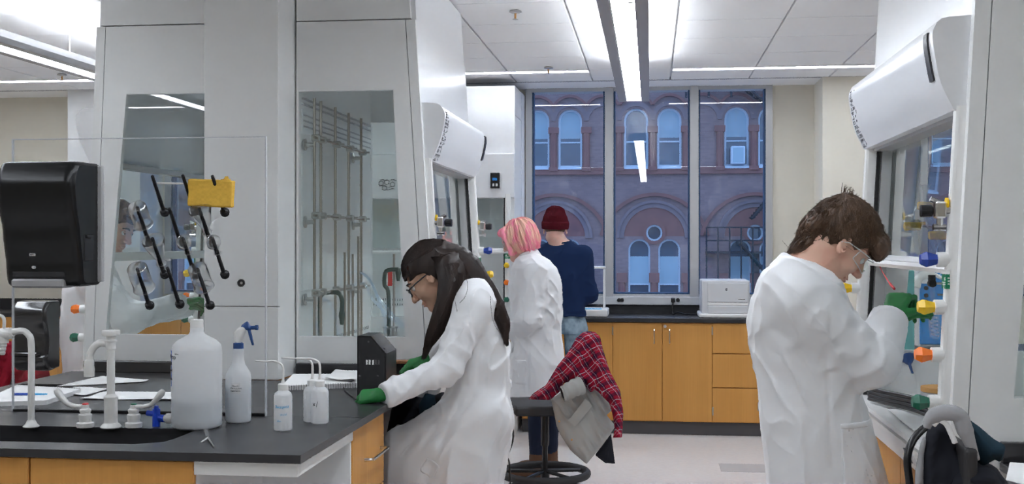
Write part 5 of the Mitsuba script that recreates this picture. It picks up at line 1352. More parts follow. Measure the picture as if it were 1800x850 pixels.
def surface_nets(f, lo, hi, h, B=6):
    """mesh of f(p) = 0 in the box; f is evaluated only in blocks near the surface"""
    lo, hi = np.asarray(lo, float), np.asarray(hi, float)
    nb = np.maximum(np.ceil((hi - lo) / (h * B)).astype(int), 1)
    n = nb * B + 1
    bc = np.stack(np.meshgrid(*[np.arange(k) for k in nb], indexing='ij'), -1).reshape(-1, 3)
    cen = lo + (bc * B + B / 2) * h
    dc = f(cen)
    D = np.repeat(np.repeat(np.repeat(dc.reshape(nb), B, 0), B, 1), B, 2)
    D = np.pad(D, ((0, 1),) * 3, mode='edge').astype(float)
    near = bc[np.abs(dc) < h * B * 0.87 * 1.2 + 0.014]
    off = np.stack(np.meshgrid(*[np.arange(B + 1)] * 3, indexing='ij'), -1).reshape(-1, 3)
    idx = (near[:, None] * B + off[None]).reshape(-1, 3)
    flat = np.unique(idx[:, 0] * n[1] * n[2] + idx[:, 1] * n[2] + idx[:, 2])
    ii = np.stack(np.unravel_index(flat, n), -1)
    vals = np.concatenate([f(lo + q * h) for q in np.array_split(ii, max(1, len(ii) // 200000))])
    D.reshape(-1)[flat] = vals
    S = D < 0
    c = [S[i:i + n[0] - 1, j:j + n[1] - 1, k:k + n[2] - 1] for i in (0, 1) for j in (0, 1) for k in (0, 1)]
    cnt = sum(x.astype(np.int8) for x in c)
    act = (cnt > 0) & (cnt < 8)
    ci = np.argwhere(act)
    vid = -np.ones(act.shape, int); vid[act] = np.arange(len(ci))
    acc, w = np.zeros((len(ci), 3)), np.zeros(len(ci))
    corners = np.array([[i, j, k] for i in (0, 1) for j in (0, 1) for k in (0, 1)])
    dv = np.stack([D[ci[:, 0] + q[0], ci[:, 1] + q[1], ci[:, 2] + q[2]] for q in corners], 1)
    for a in range(8):
        for b in range(a + 1, 8):
            if np.abs(corners[a] - corners[b]).sum() == 1:
                m = (dv[:, a] < 0) != (dv[:, b] < 0)
                t = dv[m, a] / (dv[m, a] - dv[m, b])
                acc[m] += corners[a] + t[:, None] * (corners[b] - corners[a]); w[m] += 1
    v = lo + (ci + acc / np.maximum(w, 1)[:, None]) * h
    faces = []
    for ax in range(3):
        a1, a2 = [(1, 2), (2, 0), (0, 1)][ax]
        sl0 = [slice(None)] * 3; sl1 = [slice(None)] * 3
        sl0[ax] = slice(0, n[ax] - 1); sl1[ax] = slice(1, n[ax])
        e = np.argwhere(S[tuple(sl0)] != S[tuple(sl1)])
        e = e[(e[:, a1] > 0) & (e[:, a2] > 0) & (e[:, a1] < n[a1] - 1) & (e[:, a2] < n[a2] - 1)]
        q = []
        for (s1, s2) in ((-1, -1), (0, -1), (0, 0), (-1, 0)):
            k = e.copy(); k[:, a1] += s1; k[:, a2] += s2
            q.append(vid[k[:, 0], k[:, 1], k[:, 2]])
        q = np.stack(q, 1)
        inside0 = S[tuple(e.T)]
        q[~inside0] = q[~inside0][:, ::-1]
        q = q[(q >= 0).all(1)]
        faces += [q[:, [0, 1, 2]], q[:, [0, 2, 3]]]
    return trimesh.Trimesh(v, np.vstack(faces), process=False)


def smoothed(m, n=2):
    """a light smoothing that keeps the volume"""
    f, v = m.faces, m.vertices.copy()
    e = np.vstack([f[:, [0, 1]], f[:, [1, 2]], f[:, [2, 0]]]); e = np.unique(np.sort(e, 1), axis=0)
    i, j = np.r_[e[:, 0], e[:, 1]], np.r_[e[:, 1], e[:, 0]]
    w = np.maximum(np.bincount(i, minlength=len(v)), 1)[:, None]
    for k in range(2 * n):
        avg = np.stack([np.bincount(i, v[j, c], minlength=len(v)) for c in range(3)], 1) / w
        v = v + (0.5 if k % 2 == 0 else -0.5) * np.where(np.bincount(i, minlength=len(v))[:, None] > 0, avg - v, 0)
    return trimesh.Trimesh(v, f, process=False)


def mesh_of(f, lo, hi, h):
    return smoothed(surface_nets(f, lo, hi, h))


def bounds_of(prims, pad=0.05):
    P_ = []
    for q in prims:
        if q[0] == '-': continue
        if q[0] == 'c':
            for a, r in ((q[1], q[3]), (q[2], q[4])): P_ += [np.asarray(a) - r, np.asarray(a) + r]
        elif q[0] == 'e':
            r = max(q[2]); P_ += [np.asarray(q[1]) - r, np.asarray(q[1]) + r]
        else:
            for z, cx, cy, rx, ry in q[1]: P_ += [np.array([cx - rx, cy - ry, z]), np.array([cx + rx, cy + ry, z])]
    P_ = np.array(P_)
    return P_.min(0) - pad, P_.max(0) + pad


LATTICE = np.random.default_rng(7).random((32, 32, 32)).astype(np.float32)


def qn(p, seed=0):
    """quick smooth value noise in [0, 1] from a fixed lattice"""
    p = np.asarray(p, np.float32) + np.float32(seed * 5.37)
    i = np.floor(p).astype(np.int32)
    t = p - i
    t = t * t * (3 - 2 * t)
    x, y, z = (i[..., k] & 31 for k in range(3)); X, Y, Z = ((v + 1) & 31 for v in (x, y, z))
    a, b, c = t[..., 0], t[..., 1], t[..., 2]
    F = LATTICE.ravel(); x, X, y, Y = x * 1024, X * 1024, y * 32, Y * 32
    l = lambda u, v: F[x + u + v] * (1 - a) + F[X + u + v] * a
    return (l(y, z) * (1 - b) + l(Y, z) * b) * (1 - c) + (l(y, Z) * (1 - b) + l(Y, Z) * b) * c


def tubes(lines, radii, sides=3):
    """many thin strands (m, n, 3) with radii (m, n) as one mesh"""
    L = np.asarray(lines, float); m, n, _ = L.shape
    t = np.gradient(L, axis=1); t /= np.linalg.norm(t, axis=2, keepdims=True) + 1e-12
    ref = np.cross(L[:, -1] - L[:, 0], [0.31, 0.87, 0.38]); ref /= np.linalg.norm(ref, axis=1, keepdims=True) + 1e-9
    a = ref[:, None] - t * (t * ref[:, None]).sum(2, keepdims=True); a /= np.linalg.norm(a, axis=2, keepdims=True) + 1e-9
    b = np.cross(t, a); ang = np.arange(sides) * 2 * np.pi / sides
    v = L[:, :, None] + np.asarray(radii)[:, :, None, None] * (np.cos(ang)[None, None, :, None] * a[:, :, None] + np.sin(ang)[None, None, :, None] * b[:, :, None])
    k, i, j = np.meshgrid(np.arange(m), np.arange(n - 1), np.arange(sides), indexing='ij')
    at_ = lambda i_, j_: (k * n + i_) * sides + j_ % sides
    q = np.stack([at_(i, j), at_(i, j + 1), at_(i + 1, j + 1), at_(i + 1, j)], -1).reshape(-1, 4)
    return trimesh.Trimesh(v.reshape(-1, 3), np.vstack([q[:, [0, 1, 2]], q[:, [0, 2, 3]]]), process=False)


def ridge(n_):
    return (1 - np.abs(2 * n_ - 1)) ** 2


def crease(p, a, b, width, depth):
    """a groove along the segment a-b, drawn in x-z on the near side only, fading at its ends"""
    a, b = np.asarray(a, float), np.asarray(b, float)
    A, B, Q = a[[0, 2]], b[[0, 2]], p[:, [0, 2]]
    ab = B - A; L = np.linalg.norm(ab)
    t = ((Q - A) @ ab) / L ** 2
    d = np.abs((Q - A) @ np.array([-ab[1], ab[0]])) / L
    ym = max(a[1], b[1]) + 0.13
    # a valley beside a rounded fold
    s = d / (width * 1.6)
    return depth * 0.6 * np.exp(-s ** 2) * smooth01(t / 0.25) * smooth01((1 - t) / 0.25) * smooth01((ym - p[:, 1]) / 0.06)


def smooth01(t):
    t = np.clip(t, 0, 1)
    return t * t * (3 - 2 * t)


def body_mesh(f, lo, hi, head, h_head=0.005, h_rest=0.017, R=0.175):
    """one body in one mesh: fine round the head, coarser below the collar"""
    o, lo, hi = head.o, np.asarray(lo, float), np.asarray(hi, float)
    dist = lambda p: np.linalg.norm(p - o, axis=1)
    up = mesh_of(lambda p: np.maximum(f(p), dist(p) - R), o - R - 0.02, o + R + 0.02, h_head)
    ins = lambda p: 0.018 * smooth01((dist(p) - R + 0.01) / 0.05)          # slimmer under the clothes
    dn = mesh_of(lambda p: np.maximum(f(p) + ins(p), R - 0.012 - dist(p)), lo, hi, h_rest)
    return trimesh.util.concatenate([up, dn])


def rot(ax, deg):
    t = math.radians(deg); ax = np.asarray(ax, float); ax /= np.linalg.norm(ax)
    K = np.array([[0, -ax[2], ax[1]], [ax[2], 0, -ax[0]], [-ax[1], ax[0], 0]])
    return np.eye(3) + math.sin(t) * K + (1 - math.cos(t)) * K @ K


class Head:
    """a head in its own frame: x forward, y left, z up, the origin between the eyes' height and the ears"""
    def __init__(s, pos, fwd, up, scale=1.0, male=True):
        f = np.asarray(fwd, float); f /= np.linalg.norm(f)
        u = np.asarray(up, float); u -= f * (u @ f); u /= np.linalg.norm(u)
        s.R = np.stack([f, np.cross(u, f), u], 1); s.o = np.asarray(pos, float); s.s = scale; s.male = male

    def loc(s, p): return (p - s.o) @ s.R / s.s
    def w(s, q): return s.o + (np.asarray(q, float) * s.s) @ s.R.T

    def d(s, p):
        q = s.loc(p)
        d = ell_d(q, (-0.016, 0, 0.030), (0.096, 0.074, 0.088))
        d = smin(d, ell_d(q, (0.026, 0, -0.030), (0.062, 0.058, 0.085)), 0.03)
        jw = 0.046 if s.male else 0.041
        for y in (-1, 1):
            d = smin(d, cap_d(q, (0.0, y * jw, -0.062), (0.064, y * 0.012, -0.102), 0.019, 0.016), 0.025)
            d = smin(d, ell_d(q, (0.058, y * 0.036, -0.030), (0.026, 0.024, 0.026)), 0.02)
            d = smin(d, cap_d(q, (0.080, y * 0.012, 0.020), (0.064, y * 0.048, 0.020), 0.011, 0.009), 0.014)
        d = smin(d, ell_d(q, (0.070, 0, -0.103), (0.017, 0.021, 0.016)), 0.02)
        for y in (-1, 1):
            d = smax(d, -ell_d(q, (0.094, y * 0.032, 0.002), (0.017, 0.019, 0.012)), 0.014)
        d = smin(d, cap_d(q, (0.083, 0, 0.012), (0.110, 0, -0.034), 0.0085, 0.0115), 0.012)
        for y in (-1, 1):
            d = smin(d, ell_d(q, (0.098, y * 0.013, -0.037), (0.012, 0.008, 0.008)), 0.006)
        d = smin(d, ell_d(q, (0.084, 0, -0.064), (0.012, 0.024, 0.0065)), 0.006)
        d = smin(d, ell_d(q, (0.083, 0, -0.077), (0.012, 0.021, 0.0070)), 0.006)
        d = smax(d, -cap_d(q, (0.097, -0.02, -0.0705), (0.097, 0.02, -0.0705), 0.002, 0.002), 0.004)
        for y in (-1, 1):
            Re = rot((0, 0, 1), y * 22) @ rot((0, 1, 0), -10)
            e = ell_d(q, (-0.006, y * 0.080, -0.008), (0.019, 0.007, 0.033), Re)
            e = smax(e, -ell_d(q, (0.000, y * 0.088, -0.004), (0.011, 0.008, 0.020), Re), 0.005)
            d = smin(d, e, 0.006)
        return d * s.s


def add_face(root, hd, iris, brow, lip):
    for y in (-1, 1):
        e = trimesh.creation.icosphere(3, 0.0125 * hd.s); e.apply_translation(hd.w((0.0735, y * 0.0315, 0.002)))
        k = part(root, 'eye', e, 'mat_eye_white', True)
        i = lathe([(0, 0), (0.0055, 0), (0.004, 0.0012), (0, 0.0016)], 14, hd.w((0.0853, y * 0.0318, 0.001)), hd.R @ np.array([1, y * 0.08, -0.15]))
        part(k, 'iris', i, iris)
        lid = lambda z0, z1: surface_lid(hd, y, z0, z1)
        part(root, 'eyelid', lid(0.003, 0.017), 'mat_skin_lid_' + root_skin[root], True)
        b = tube([hd.w(q) for q in ((0.0905, y * 0.014, 0.024), (0.090, y * 0.028, 0.029), (0.082, y * 0.042, 0.028), (0.072, y * 0.052, 0.022))], np.array([0.003, 0.0042, 0.0036, 0.002]) * hd.s, 8)
        part(root, 'eyebrow', b, brow, True)
    for nm, pts, r in (('upper_lip', ((0.080, -0.023, -0.0695), (0.0925, -0.010, -0.066), (0.0955, 0, -0.0665), (0.0925, 0.010, -0.066), (0.080, 0.023, -0.0695)), 0.0030), ('lower_lip', ((0.080, -0.021, -0.0715), (0.0915, -0.010, -0.0755), (0.0945, 0, -0.0765), (0.0915, 0.010, -0.0755), (0.080, 0.021, -0.0715)), 0.0036)):
        part(root, nm, tube(spline([hd.w(q) for q in pts], 16), r * hd.s * np.sin(np.linspace(0.35, math.pi - 0.35, 16)), 8), lip, True)


def surface_lid(hd, y, z0, z1):
    c = np.array((0.0735, y * 0.0315, 0.002)); r = 0.0136
    u = np.linspace(-1.0, 1.0, 9); v = np.linspace(0.05, 1.1, 5)
    P_ = [[hd.w(c + r * np.array([math.cos(b) * math.cos(a), math.cos(b) * math.sin(a), math.sin(b)])) for b in v] for a in u]
    V = np.array(P_).reshape(-1, 3); i, j = np.meshgrid(np.arange(8), np.arange(4), indexing='ij')
    q = np.stack([i * 5 + j, (i + 1) * 5 + j, (i + 1) * 5 + j + 1, i * 5 + j + 1], -1).reshape(-1, 4)
    f = np.vstack([q[:, [0, 1, 2]], q[:, [0, 2, 3]]])
    return trimesh.Trimesh(V, np.vstack([f]), process=False)


root_skin = {}
P('mat_eye_white', (0.72, 0.70, 0.68), 0.15, 0.5)
P('mat_iris_brown', (0.05, 0.022, 0.012), 0.15, 0.5)
P('mat_iris_blue', (0.10, 0.16, 0.22), 0.15, 0.5)


def skin(key, base, flush):
    fn = lambda p, n, uv: mix(base, flush, smoothstep(0.35, 0.75, pfbm(p.x * 22, p.y * 22, p.z * 22, 3)) * 0.6)
    P('mat_skin_' + key, proc(fn), 0.48, 0.4, sheen=0.1)
    P('mat_skin_lid_' + key, base, 0.48, 0.4)


skin('pale', (0.63, 0.385, 0.285), (0.60, 0.29, 0.215))
skin('tan', (0.52, 0.315, 0.22), (0.50, 0.25, 0.17))
skin('rosy', (0.66, 0.42, 0.34), (0.66, 0.33, 0.27))
P('mat_lip', (0.52, 0.25, 0.20), 0.4, 0.4)
P('mat_coat', (0.74, 0.745, 0.76), 0.85, 0.15, sheen=0.15, bump=lambda p, n, uv: 0.0022 * pfbm(p.x * 38, p.y * 38, p.z * 30, 3), bscale=0.8)
P('mat_coat_seam', (0.66, 0.66, 0.67), 0.85, 0.1)
P('mat_hair_black', proc(lambda p, n, uv: mix((0.010, 0.007, 0.006), (0.030, 0.018, 0.014), pfbm(p.x * 70, p.y * 30, p.z * 12, 2))), 0.45, 0.35)
P('mat_hair_brown', proc(lambda p, n, uv: mix((0.035, 0.019, 0.011), (0.105, 0.056, 0.030), pfbm(p.x * 90, p.y * 90, p.z * 40, 3))), 0.5, 0.4)
P('mat_hair_pink', proc(lambda p, n, uv: mix(mix((0.86, 0.30, 0.36), (0.84, 0.20, 0.33), pfbm(p.x * 30, p.y * 30, p.z * 8, 2)), (0.88, 0.52, 0.40), smoothstep(0.42, 0.68, pfbm(p.x * 26 + 9, p.y * 26, p.z * 9, 2)))), 0.5, 0.4)
P('mat_hair_blond', (0.80, 0.50, 0.36), 0.5, 0.4)
P('mat_beanie', (0.062, 0.005, 0.010), 0.95, 0.1, sheen=0.4, bump=lambda p, n, uv: 0.004 * (0.5 + 0.5 * dr.sin(dr.atan2(p.x - BEANIE[0], p.y - BEANIE[1]) * 60)), bscale=1.0)
P('mat_sweater', (0.009, 0.020, 0.058), 0.95, 0.1, sheen=0.2, bump=lambda p, n, uv: 0.002 * pfbm(p.x * 30, p.y * 30, p.z * 24, 3), bscale=1.0)
P('mat_jeans', proc(lambda p, n, uv: mix((0.045, 0.080, 0.12), (0.26, 0.34, 0.40), smoothstep(0.35, 0.75, pfbm(p.x * 14, p.y * 14, p.z * 9, 4)))), 0.85, 0.2)
P('mat_jeans_dark', (0.010, 0.014, 0.030), 0.85, 0.2)
P('mat_boot', (0.10, 0.045, 0.022), 0.6, 0.3)
P('mat_rubber', (0.02, 0.02, 0.022), 0.7, 0.3)
BEANIE = [0.0, 8.4]


def hand_prims(w, d, n, th, s=1.0, curl=(60, 70, 40), spread=6, thumb=(35, 30)):
    """gloved or bare hand: w wrist, d towards the fingers, n out of the back of the hand, th towards the thumb's side"""
    w = np.asarray(w, float)
    d = np.asarray(d, float); d /= np.linalg.norm(d)
    n = np.asarray(n, float); n -= d * (n @ d); n /= np.linalg.norm(n)
    th = np.asarray(th, float); sgn = 1.0 if np.cross(d, n) @ th > 0 else -1.0
    t = sgn * np.cross(d, n)
    pr = []
    pr.append(('c', w - d * 0.030 * s, w + d * 0.01 * s, 0.027 * s, 0.027 * s, 0.02))
    for k, o in enumerate((0.030, 0.010, -0.010, -0.028)):
        pr.append(('c', w + d * 0.012 * s + t * o * 0.6 * s, w + (d * (0.086 - 0.004 * abs(k - 1)) + t * o) * s, 0.015 * s, 0.0125 * s, 0.014))
    L = ((0.042, 0.026, 0.020), (0.047, 0.030, 0.022), (0.043, 0.027, 0.021), (0.034, 0.021, 0.018))
    for k, o in enumerate((0.030, 0.010, -0.010, -0.028)):
        p = w + (d * (0.086 - 0.004 * abs(k - 1)) + t * o) * s
        a = 0.0
        dk = d + t * math.tan(math.radians(spread * (1 - k * 0.7)))
        dk /= np.linalg.norm(dk)
        for j in range(3):
            a += curl[j] * (1 + 0.08 * k)
            q = p + (dk * math.cos(math.radians(a)) - n * math.sin(math.radians(a))) * L[k][j] * s
            pr.append(('c', p, q, (0.0098 - 0.0008 * j) * s, (0.0090 - 0.0008 * j) * s, 0.004))
            p = q
    p = w + (d * 0.022 + t * 0.026 - n * 0.006) * s
    td = d * math.cos(math.radians(thumb[0])) + t * math.sin(math.radians(thumb[0])) - n * 0.35
    q = p + td / np.linalg.norm(td) * 0.042 * s
    pr.append(('c', p, q, 0.0150 * s, 0.0110 * s, 0.012))
    td = td - t * 0.55 - n * 0.5
    q2 = q + td / np.linalg.norm(td) * 0.032 * s
    pr.append(('c', q, q2, 0.0108 * s, 0.0098 * s, 0.005))
    td = td - t * 0.4
    pr.append(('c', q2, q2 + td / np.linalg.norm(td) * 0.024 * s, 0.0098 * s, 0.0085 * s, 0.004))
    return pr


def prim_mesh(prims, h, k=0.02, disp=None, pad=0.03):
    lo, hi = bounds_of(prims, pad)
    f = lambda p: union(p, prims, k) + (disp(p) if disp else 0)
    return mesh_of(f, lo, hi, h), f


def sub_patch(f, region, off, h, lo, hi, thick=0.004):
    """a raised patch of a garment: where region(p) < 0, lying off metres over the field f"""
    return surface_nets(lambda p: np.maximum(np.maximum(f(p) - off, -(f(p) + thick)), region(p)), lo, hi, h)


def chain(pts, radii, n=14):
    """capsules along a smooth path"""
    P_ = spline(pts, n); r = np.interp(np.linspace(0, 1, n), np.linspace(0, 1, len(radii)), radii)
    return [('c', P_[i], P_[i + 1], r[i], r[i + 1]) for i in range(n - 1)]


def on_surface(lines, f, lift=0.0006, it=4, e=0.002):
    """moves polylines (m, n, 3) on to the surface f = 0"""
    L = np.asarray(lines, float); sh_ = L.shape
    p = L.reshape(-1, 3).copy()
    for _ in range(it):
        d = f(p)
        g = np.stack([f(p + np.eye(3)[k] * e) - d for k in range(3)], 1) / e
        g2 = np.maximum((g * g).sum(1), 0.15)
        p -= np.clip((d - lift) / g2, -0.03, 0.03)[:, None] * g
    return p.reshape(sh_)
# ---------------------------------------------------------------- people: helpers shared by all five
def folds(seed, arms=(), creases=(), amp=1.0, waist=1.0, rough=1.0):
    """surface displacement of a worn coat: soft sag, thin diagonal pulls, hanging folds below the waist, gathers round the elbows, single creases"""
    R1, R2 = rot((0.15, 1, 0.1), 34), rot((0.1, 1, -0.2), -42)
    sharp = lambda n_: (1 - np.abs(2 * n_ - 1)) ** 5

    def f(p):
        d = 0.007 * (qn(p * (7, 7, 2.6) + seed, seed) - 0.5)
        wrp = 0.05 * (qn(p * 5 + seed, seed + 11)[:, None] - 0.5)
        pz = smooth01((waist - p[:, 2]) / 0.25)
        m1 = smooth01((qn(p * 4.2 + seed * 7, seed + 1) - 0.38) / 0.25); m2 = smooth01((qn(p * 4.2 - seed * 5, seed + 2) - 0.38) / 0.25)
        d = d - rough * 0.011 * (1 - 0.6 * pz) * m1 * sharp(qn((p @ R1 + wrp) * (13, 13, 2.6) + seed * 3, seed + 5))
        d = d - rough * 0.010 * (1 - 0.6 * pz) * m2 * sharp(qn((p @ R2 + wrp) * (15, 15, 3.0) + seed, seed + 9))
        d = d - rough * 0.014 * pz * sharp(qn((p + wrp) * (7, 7, 0.9) + seed * 2, seed + 6))
        for a, e, w in arms:
            a, e, w = (np.asarray(q, float) for q in (a, e, w))
            for s0, s1 in ((a, e), (w, e)):
                ax = (s1 - s0); ln = np.linalg.norm(ax); ax /= ln
                s = (p - s1) @ ax
                near = np.exp(-(np.linalg.norm(p - s0 - np.clip((p - s0) @ ax, 0, ln)[:, None] * ax, axis=1) / 0.10) ** 4)
                ph = qn(p * 13, seed + 2) * 7.0
                d = d - near * (0.0085 * (0.5 + 0.5 * np.sin(s * 2 * np.pi / 0.066 + ph)) ** 3 * (0.25 + np.exp(-((s + 0.06) / 0.10) ** 2)) * qn(p * 9 + 3, seed + 4))
        for a, b, w_, dep in creases:
            d = d + crease(p, a, b, w_, dep)
        return amp * d
    return f


def collar(root, c, f, n, rf, rs, h=0.04, fall=0.05, a0=-150, a1=150, mat='mat_coat', flare=0.010):
    """turn-down collar: loop round the neck, c centre, f towards the open front, n up along the neck"""
    f = np.asarray(f, float); n = np.asarray(n, float); n /= np.linalg.norm(n); f -= n * (f @ n); f /= np.linalg.norm(f); l = np.cross(n, f)
    prof = [(0.0, -0.012), (0.001, h * 0.5), (0.002, h), (0.006, h + 0.005), (0.012, h), (flare + 0.012, h - fall * 0.5), (flare + 0.022, h - fall), (flare + 0.018, h - fall - 0.001), (flare + 0.008, h - fall * 0.5), (0.008, h - 0.006), (0.0055, h - 0.012), (0.0035, -0.012)]
    A = np.radians(np.linspace(a0, a1, 44) + 180)
    V = []
    for a in A:
        e = abs(((math.degrees(a) - 180) / a1))
        k = 1 - 0.35 * max(0, e - 0.75) * 4
        for o, z in prof:
            V.append(c + f * (math.cos(a) * (rf + o)) + l * (math.sin(a) * (rs + o)) + n * (z * (1 if z < 0 else k) - 0.022 * (1 - math.cos(math.radians(e * 90)))))
    m, k = len(prof), len(A)
    i, j = np.meshgrid(np.arange(k - 1), np.arange(m), indexing='ij')
    q = np.stack([i * m + j, (i + 1) * m + j, (i + 1) * m + (j + 1) % m, i * m + (j + 1) % m], -1).reshape(-1, 4)
    fc = [q[:, [0, 1, 2]], q[:, [0, 2, 3]]]
    return part(root, 'collar', trimesh.Trimesh(np.array(V), np.vstack(fc), process=True), mat, 60)


def glasses(root, hd, mat, lens='mat_acrylic', w=0.026, h=0.019, r=0.0016, wrap=False, xf=0.104):
    fr = []
    for y in (-1, 1):
        loop = [(xf - 0.010 * abs(math.cos(a)) * (1 if math.cos(a) * 1 > 0 else 0.2), y * (0.034 + w * math.copysign(abs(math.cos(a)) ** 0.85, math.cos(a))), -0.001 + h * math.copysign(abs(math.sin(a)) ** 0.85, math.sin(a))) for a in np.linspace(0, 2 * np.pi, 37)]
        W = np.array([hd.w(q) for q in loop])
        fr.append(tube(W, r, 6, False))
        c = W.mean(0)
        lv = np.vstack([W[:-1], [c]]); n = len(W) - 1
        k = part(root, 'lens', trimesh.Trimesh(lv, [[i, (i + 1) % n, n] for i in range(n)], process=False), lens, True)
        fr.append(tube([hd.w(q) for q in ((xf - 0.008, y * (0.034 + w), 0.006), (0.06, y * 0.076, 0.007), (0.0, y * 0.080, 0.006), (-0.016, y * 0.081, -0.006))], r * 1.05, 6))
    fr.append(tube([hd.w((xf, -0.010, 0.004)), hd.w((xf + 0.003, 0, 0.006)), hd.w((xf, 0.010, 0.004))], r, 6))
    return part(root, 'spectacle_frame', fr, mat, True)


def visor(root, hd):
    """wrap-round safety spectacles: one curved clear sheet with a pale rim and two temples"""
    ph = np.radians(np.linspace(-68, 68, 25))
    row = lambda k, z: np.array([hd.w((0.002 + k * 0.112 * math.cos(t), k * 0.080 * math.sin(t), z - 0.010 * (1 if z > 0 else -1) * abs(t / 1.2) ** 2 + (0.016 if z < 0 and abs(t) < 0.18 else 0))) for t in ph])
    up, dn = row(1.0, 0.026), row(0.985, -0.026)
    V = np.vstack([up, dn]); n = len(up); i = np.arange(n - 1)
    part(root, 'lens', trimesh.Trimesh(V, np.vstack([np.stack([i, i + 1, i + n], 1), np.stack([i + 1, i + n + 1, i + n], 1)]), process=False), 'mat_glass', True, 'clear safety lens')
    fr = [tube(up, 0.0015, 6), tube(dn, 0.0013, 6), tube([up[0], dn[0]], 0.0014, 6), tube([up[-1], dn[-1]], 0.0014, 6)]
    for y in (-1, 1):
        e = (up if y > 0 else up[::-1])[-1]
        fr.append(tube([e, hd.w((0.0, y * 0.081, 0.008)), hd.w((-0.018, y * 0.081, -0.006))], 0.0019, 6))
    part(root, 'spectacle_frame', fr, 'mat_glass_rim', True)


def person(label, group=None):
    return thing('person', label, 'person', group)


def shoes(root, ankle, fwd, mat, L=0.27):
    f = np.asarray(fwd, float); f /= np.linalg.norm(f)
    a = np.array([ankle[0], ankle[1], 0.0])
    pr = [('e', a + f * (L * 0.10) + [0, 0, 0.05], (0.07, 0.047, 0.05), np.stack([f, np.cross([0, 0, 1], f), [0, 0, 1.0]], 1)), ('e', a + f * (L * 0.50) + [0, 0, 0.042], (0.095, 0.048, 0.040), np.stack([f, np.cross([0, 0, 1], f), [0, 0, 1.0]], 1)), ('c', a + [0, 0, 0.06], a + [0, 0, 0.15], 0.050, 0.050)]
    ff = lambda p: smax(union(p, pr, 0.03), 0.003 - p[:, 2], 0.006)
    lo, hi = bounds_of(pr, 0.03)
    return part(root, 'shoe', mesh_of(ff, lo, hi, 0.009), mat, True)


def garment(root, name, prims, k, disp, h, mat, cuts=None, label=None, pad=0.05):
    lo, hi = bounds_of(prims, pad)

    def f(p):
        d = union(p, prims, k)
        if disp is not None: d = d + disp(p)
        if cuts is not None: d = smax(d, cuts(p), 0.006)
        return d
    key = part(root, name, mesh_of(f, lo, hi, h), mat, True, label)
    return key, f


def hair_cap(hd, extra, low, amp=0.006, freq=(38, 60, 24), r=(0.112, 0.090, 0.100), c=(-0.022, 0, 0.036), front=0.088, h=0.005, seed=1, cutk=0.008):
    """short hair: a cap over the skull above the line low(x), with combed relief"""
    def f(p):
        q = hd.loc(p)
        d = ell_d(q, c, r)
        for e in extra: d = smin(d, ell_d(q, *e[:2]) if len(e) < 3 else ell_d(q, e[0], e[1], e[2]), 0.02)
        g = smax(d, low(q), cutk)
        return (g - amp * (ridge(qn(q * freq, seed)) - 0.4) - amp * 0.5 * (qn(q * 90, seed + 3) - 0.5)) * hd.s
    lo = hd.o - 0.19; hi = hd.o + 0.19
    return surface_nets(f, lo, hi, h), f


# ---------------------------------------------------------------- the young man at the right hood, facing right
YR = 3.72
J = lambda px, py, dy=0.0: at(px, py, Y=YR + dy)
def Sec(y, xl, xr, ry, Y0, dy=0.0):
    a, b = at(xl, y, Y=Y0 + dy), at(xr, y, Y=Y0 + dy)
    return (a[2], (a[0] + b[0]) / 2, Y0 + dy, abs(b[0] - a[0]) / 2, ry)


pr = person('young man with brown hair in a white lab coat at the right fume hood')
root_skin[pr] = 'pale'
ca_, sa_ = math.cos(math.radians(45)), math.sin(math.radians(45))
hdR = Head(J(1478, 426), (ca_, 0.10, -sa_), (sa_, 0.0, ca_), 1.03)
shN, elN, wrN = J(1402, 528, -0.165), J(1536, 638, -0.15), J(1564, 560, 0.0)
shF, elF, wrF = J(1410, 528, 0.17), J(1525, 622, 0.20), J(1568, 572, 0.26)
hipz, fx = 0.93, J(1440, 760)[0]
feet = [np.array([fx + 0.02, YR - 0.085, 0]), np.array([fx - 0.03, YR + 0.09, 0])]
torsoR = [Sec(470, 1362, 1452, 0.085, YR), Sec(500, 1342, 1470, 0.15, YR), Sec(560, 1328, 1480, 0.175, YR), Sec(640, 1342, 1490, 0.155, YR), Sec(720, 1350, 1500, 0.16, YR), Sec(770, 1352, 1510, 0.17, YR)]
neckb = hdR.w((-0.030, 0, -0.05))
body = lambda p: smin(smin(union(p, [('c', neckb, J(1398, 486), 0.058, 0.064), ('l', torsoR), ('c', shN, elN, 0.052, 0.042), ('c', elN, wrN, 0.042, 0.030), ('c', shF, elF, 0.052, 0.042), ('c', elF, wrF, 0.042, 0.030), ('c', wrN, J(1577, 545, 0.05), 0.03, 0.03)]
                          + [('c', (fx, f_[1], 0.88), f_ + [0, 0, 0.50], 0.075, 0.06) for f_ in feet] + [('c', f_ + [0, 0, 0.50], f_ + [0, 0, 0.09], 0.058, 0.042) for f_ in feet], 0.04), hdR.d(p), 0.02), cap_d(p, neckb, hdR.w((-0.05, 0, 0.0)), 0.060, 0.05), 0.025)
part(pr, 'body', body_mesh(body, (J(1300, 400)[0], YR - 0.36, 0.04), (1.06, 4.18, hdR.o[2] + 0.2), hdR), 'mat_skin_pale', True)
add_face(pr, hdR, 'mat_iris_brown', 'mat_hair_brown', 'mat_lip')
seg = lambda q: (np.interp(q[:, 0], [-0.12, -0.085, -0.03, 0.0, 0.03, 0.06, 0.10], [0, 0, 0, 0, 0, 0, 0]) - q[:, 2])
seg = lambda q: (np.interp(q[:, 0], [-0.13, -0.094, -0.061, -0.03, 0.0, 0.03, 0.06, 0.10], [-0.18, -0.145, -0.088, -0.038, 0.018, 0.008, 0.045, 0.035]) - q[:, 2])
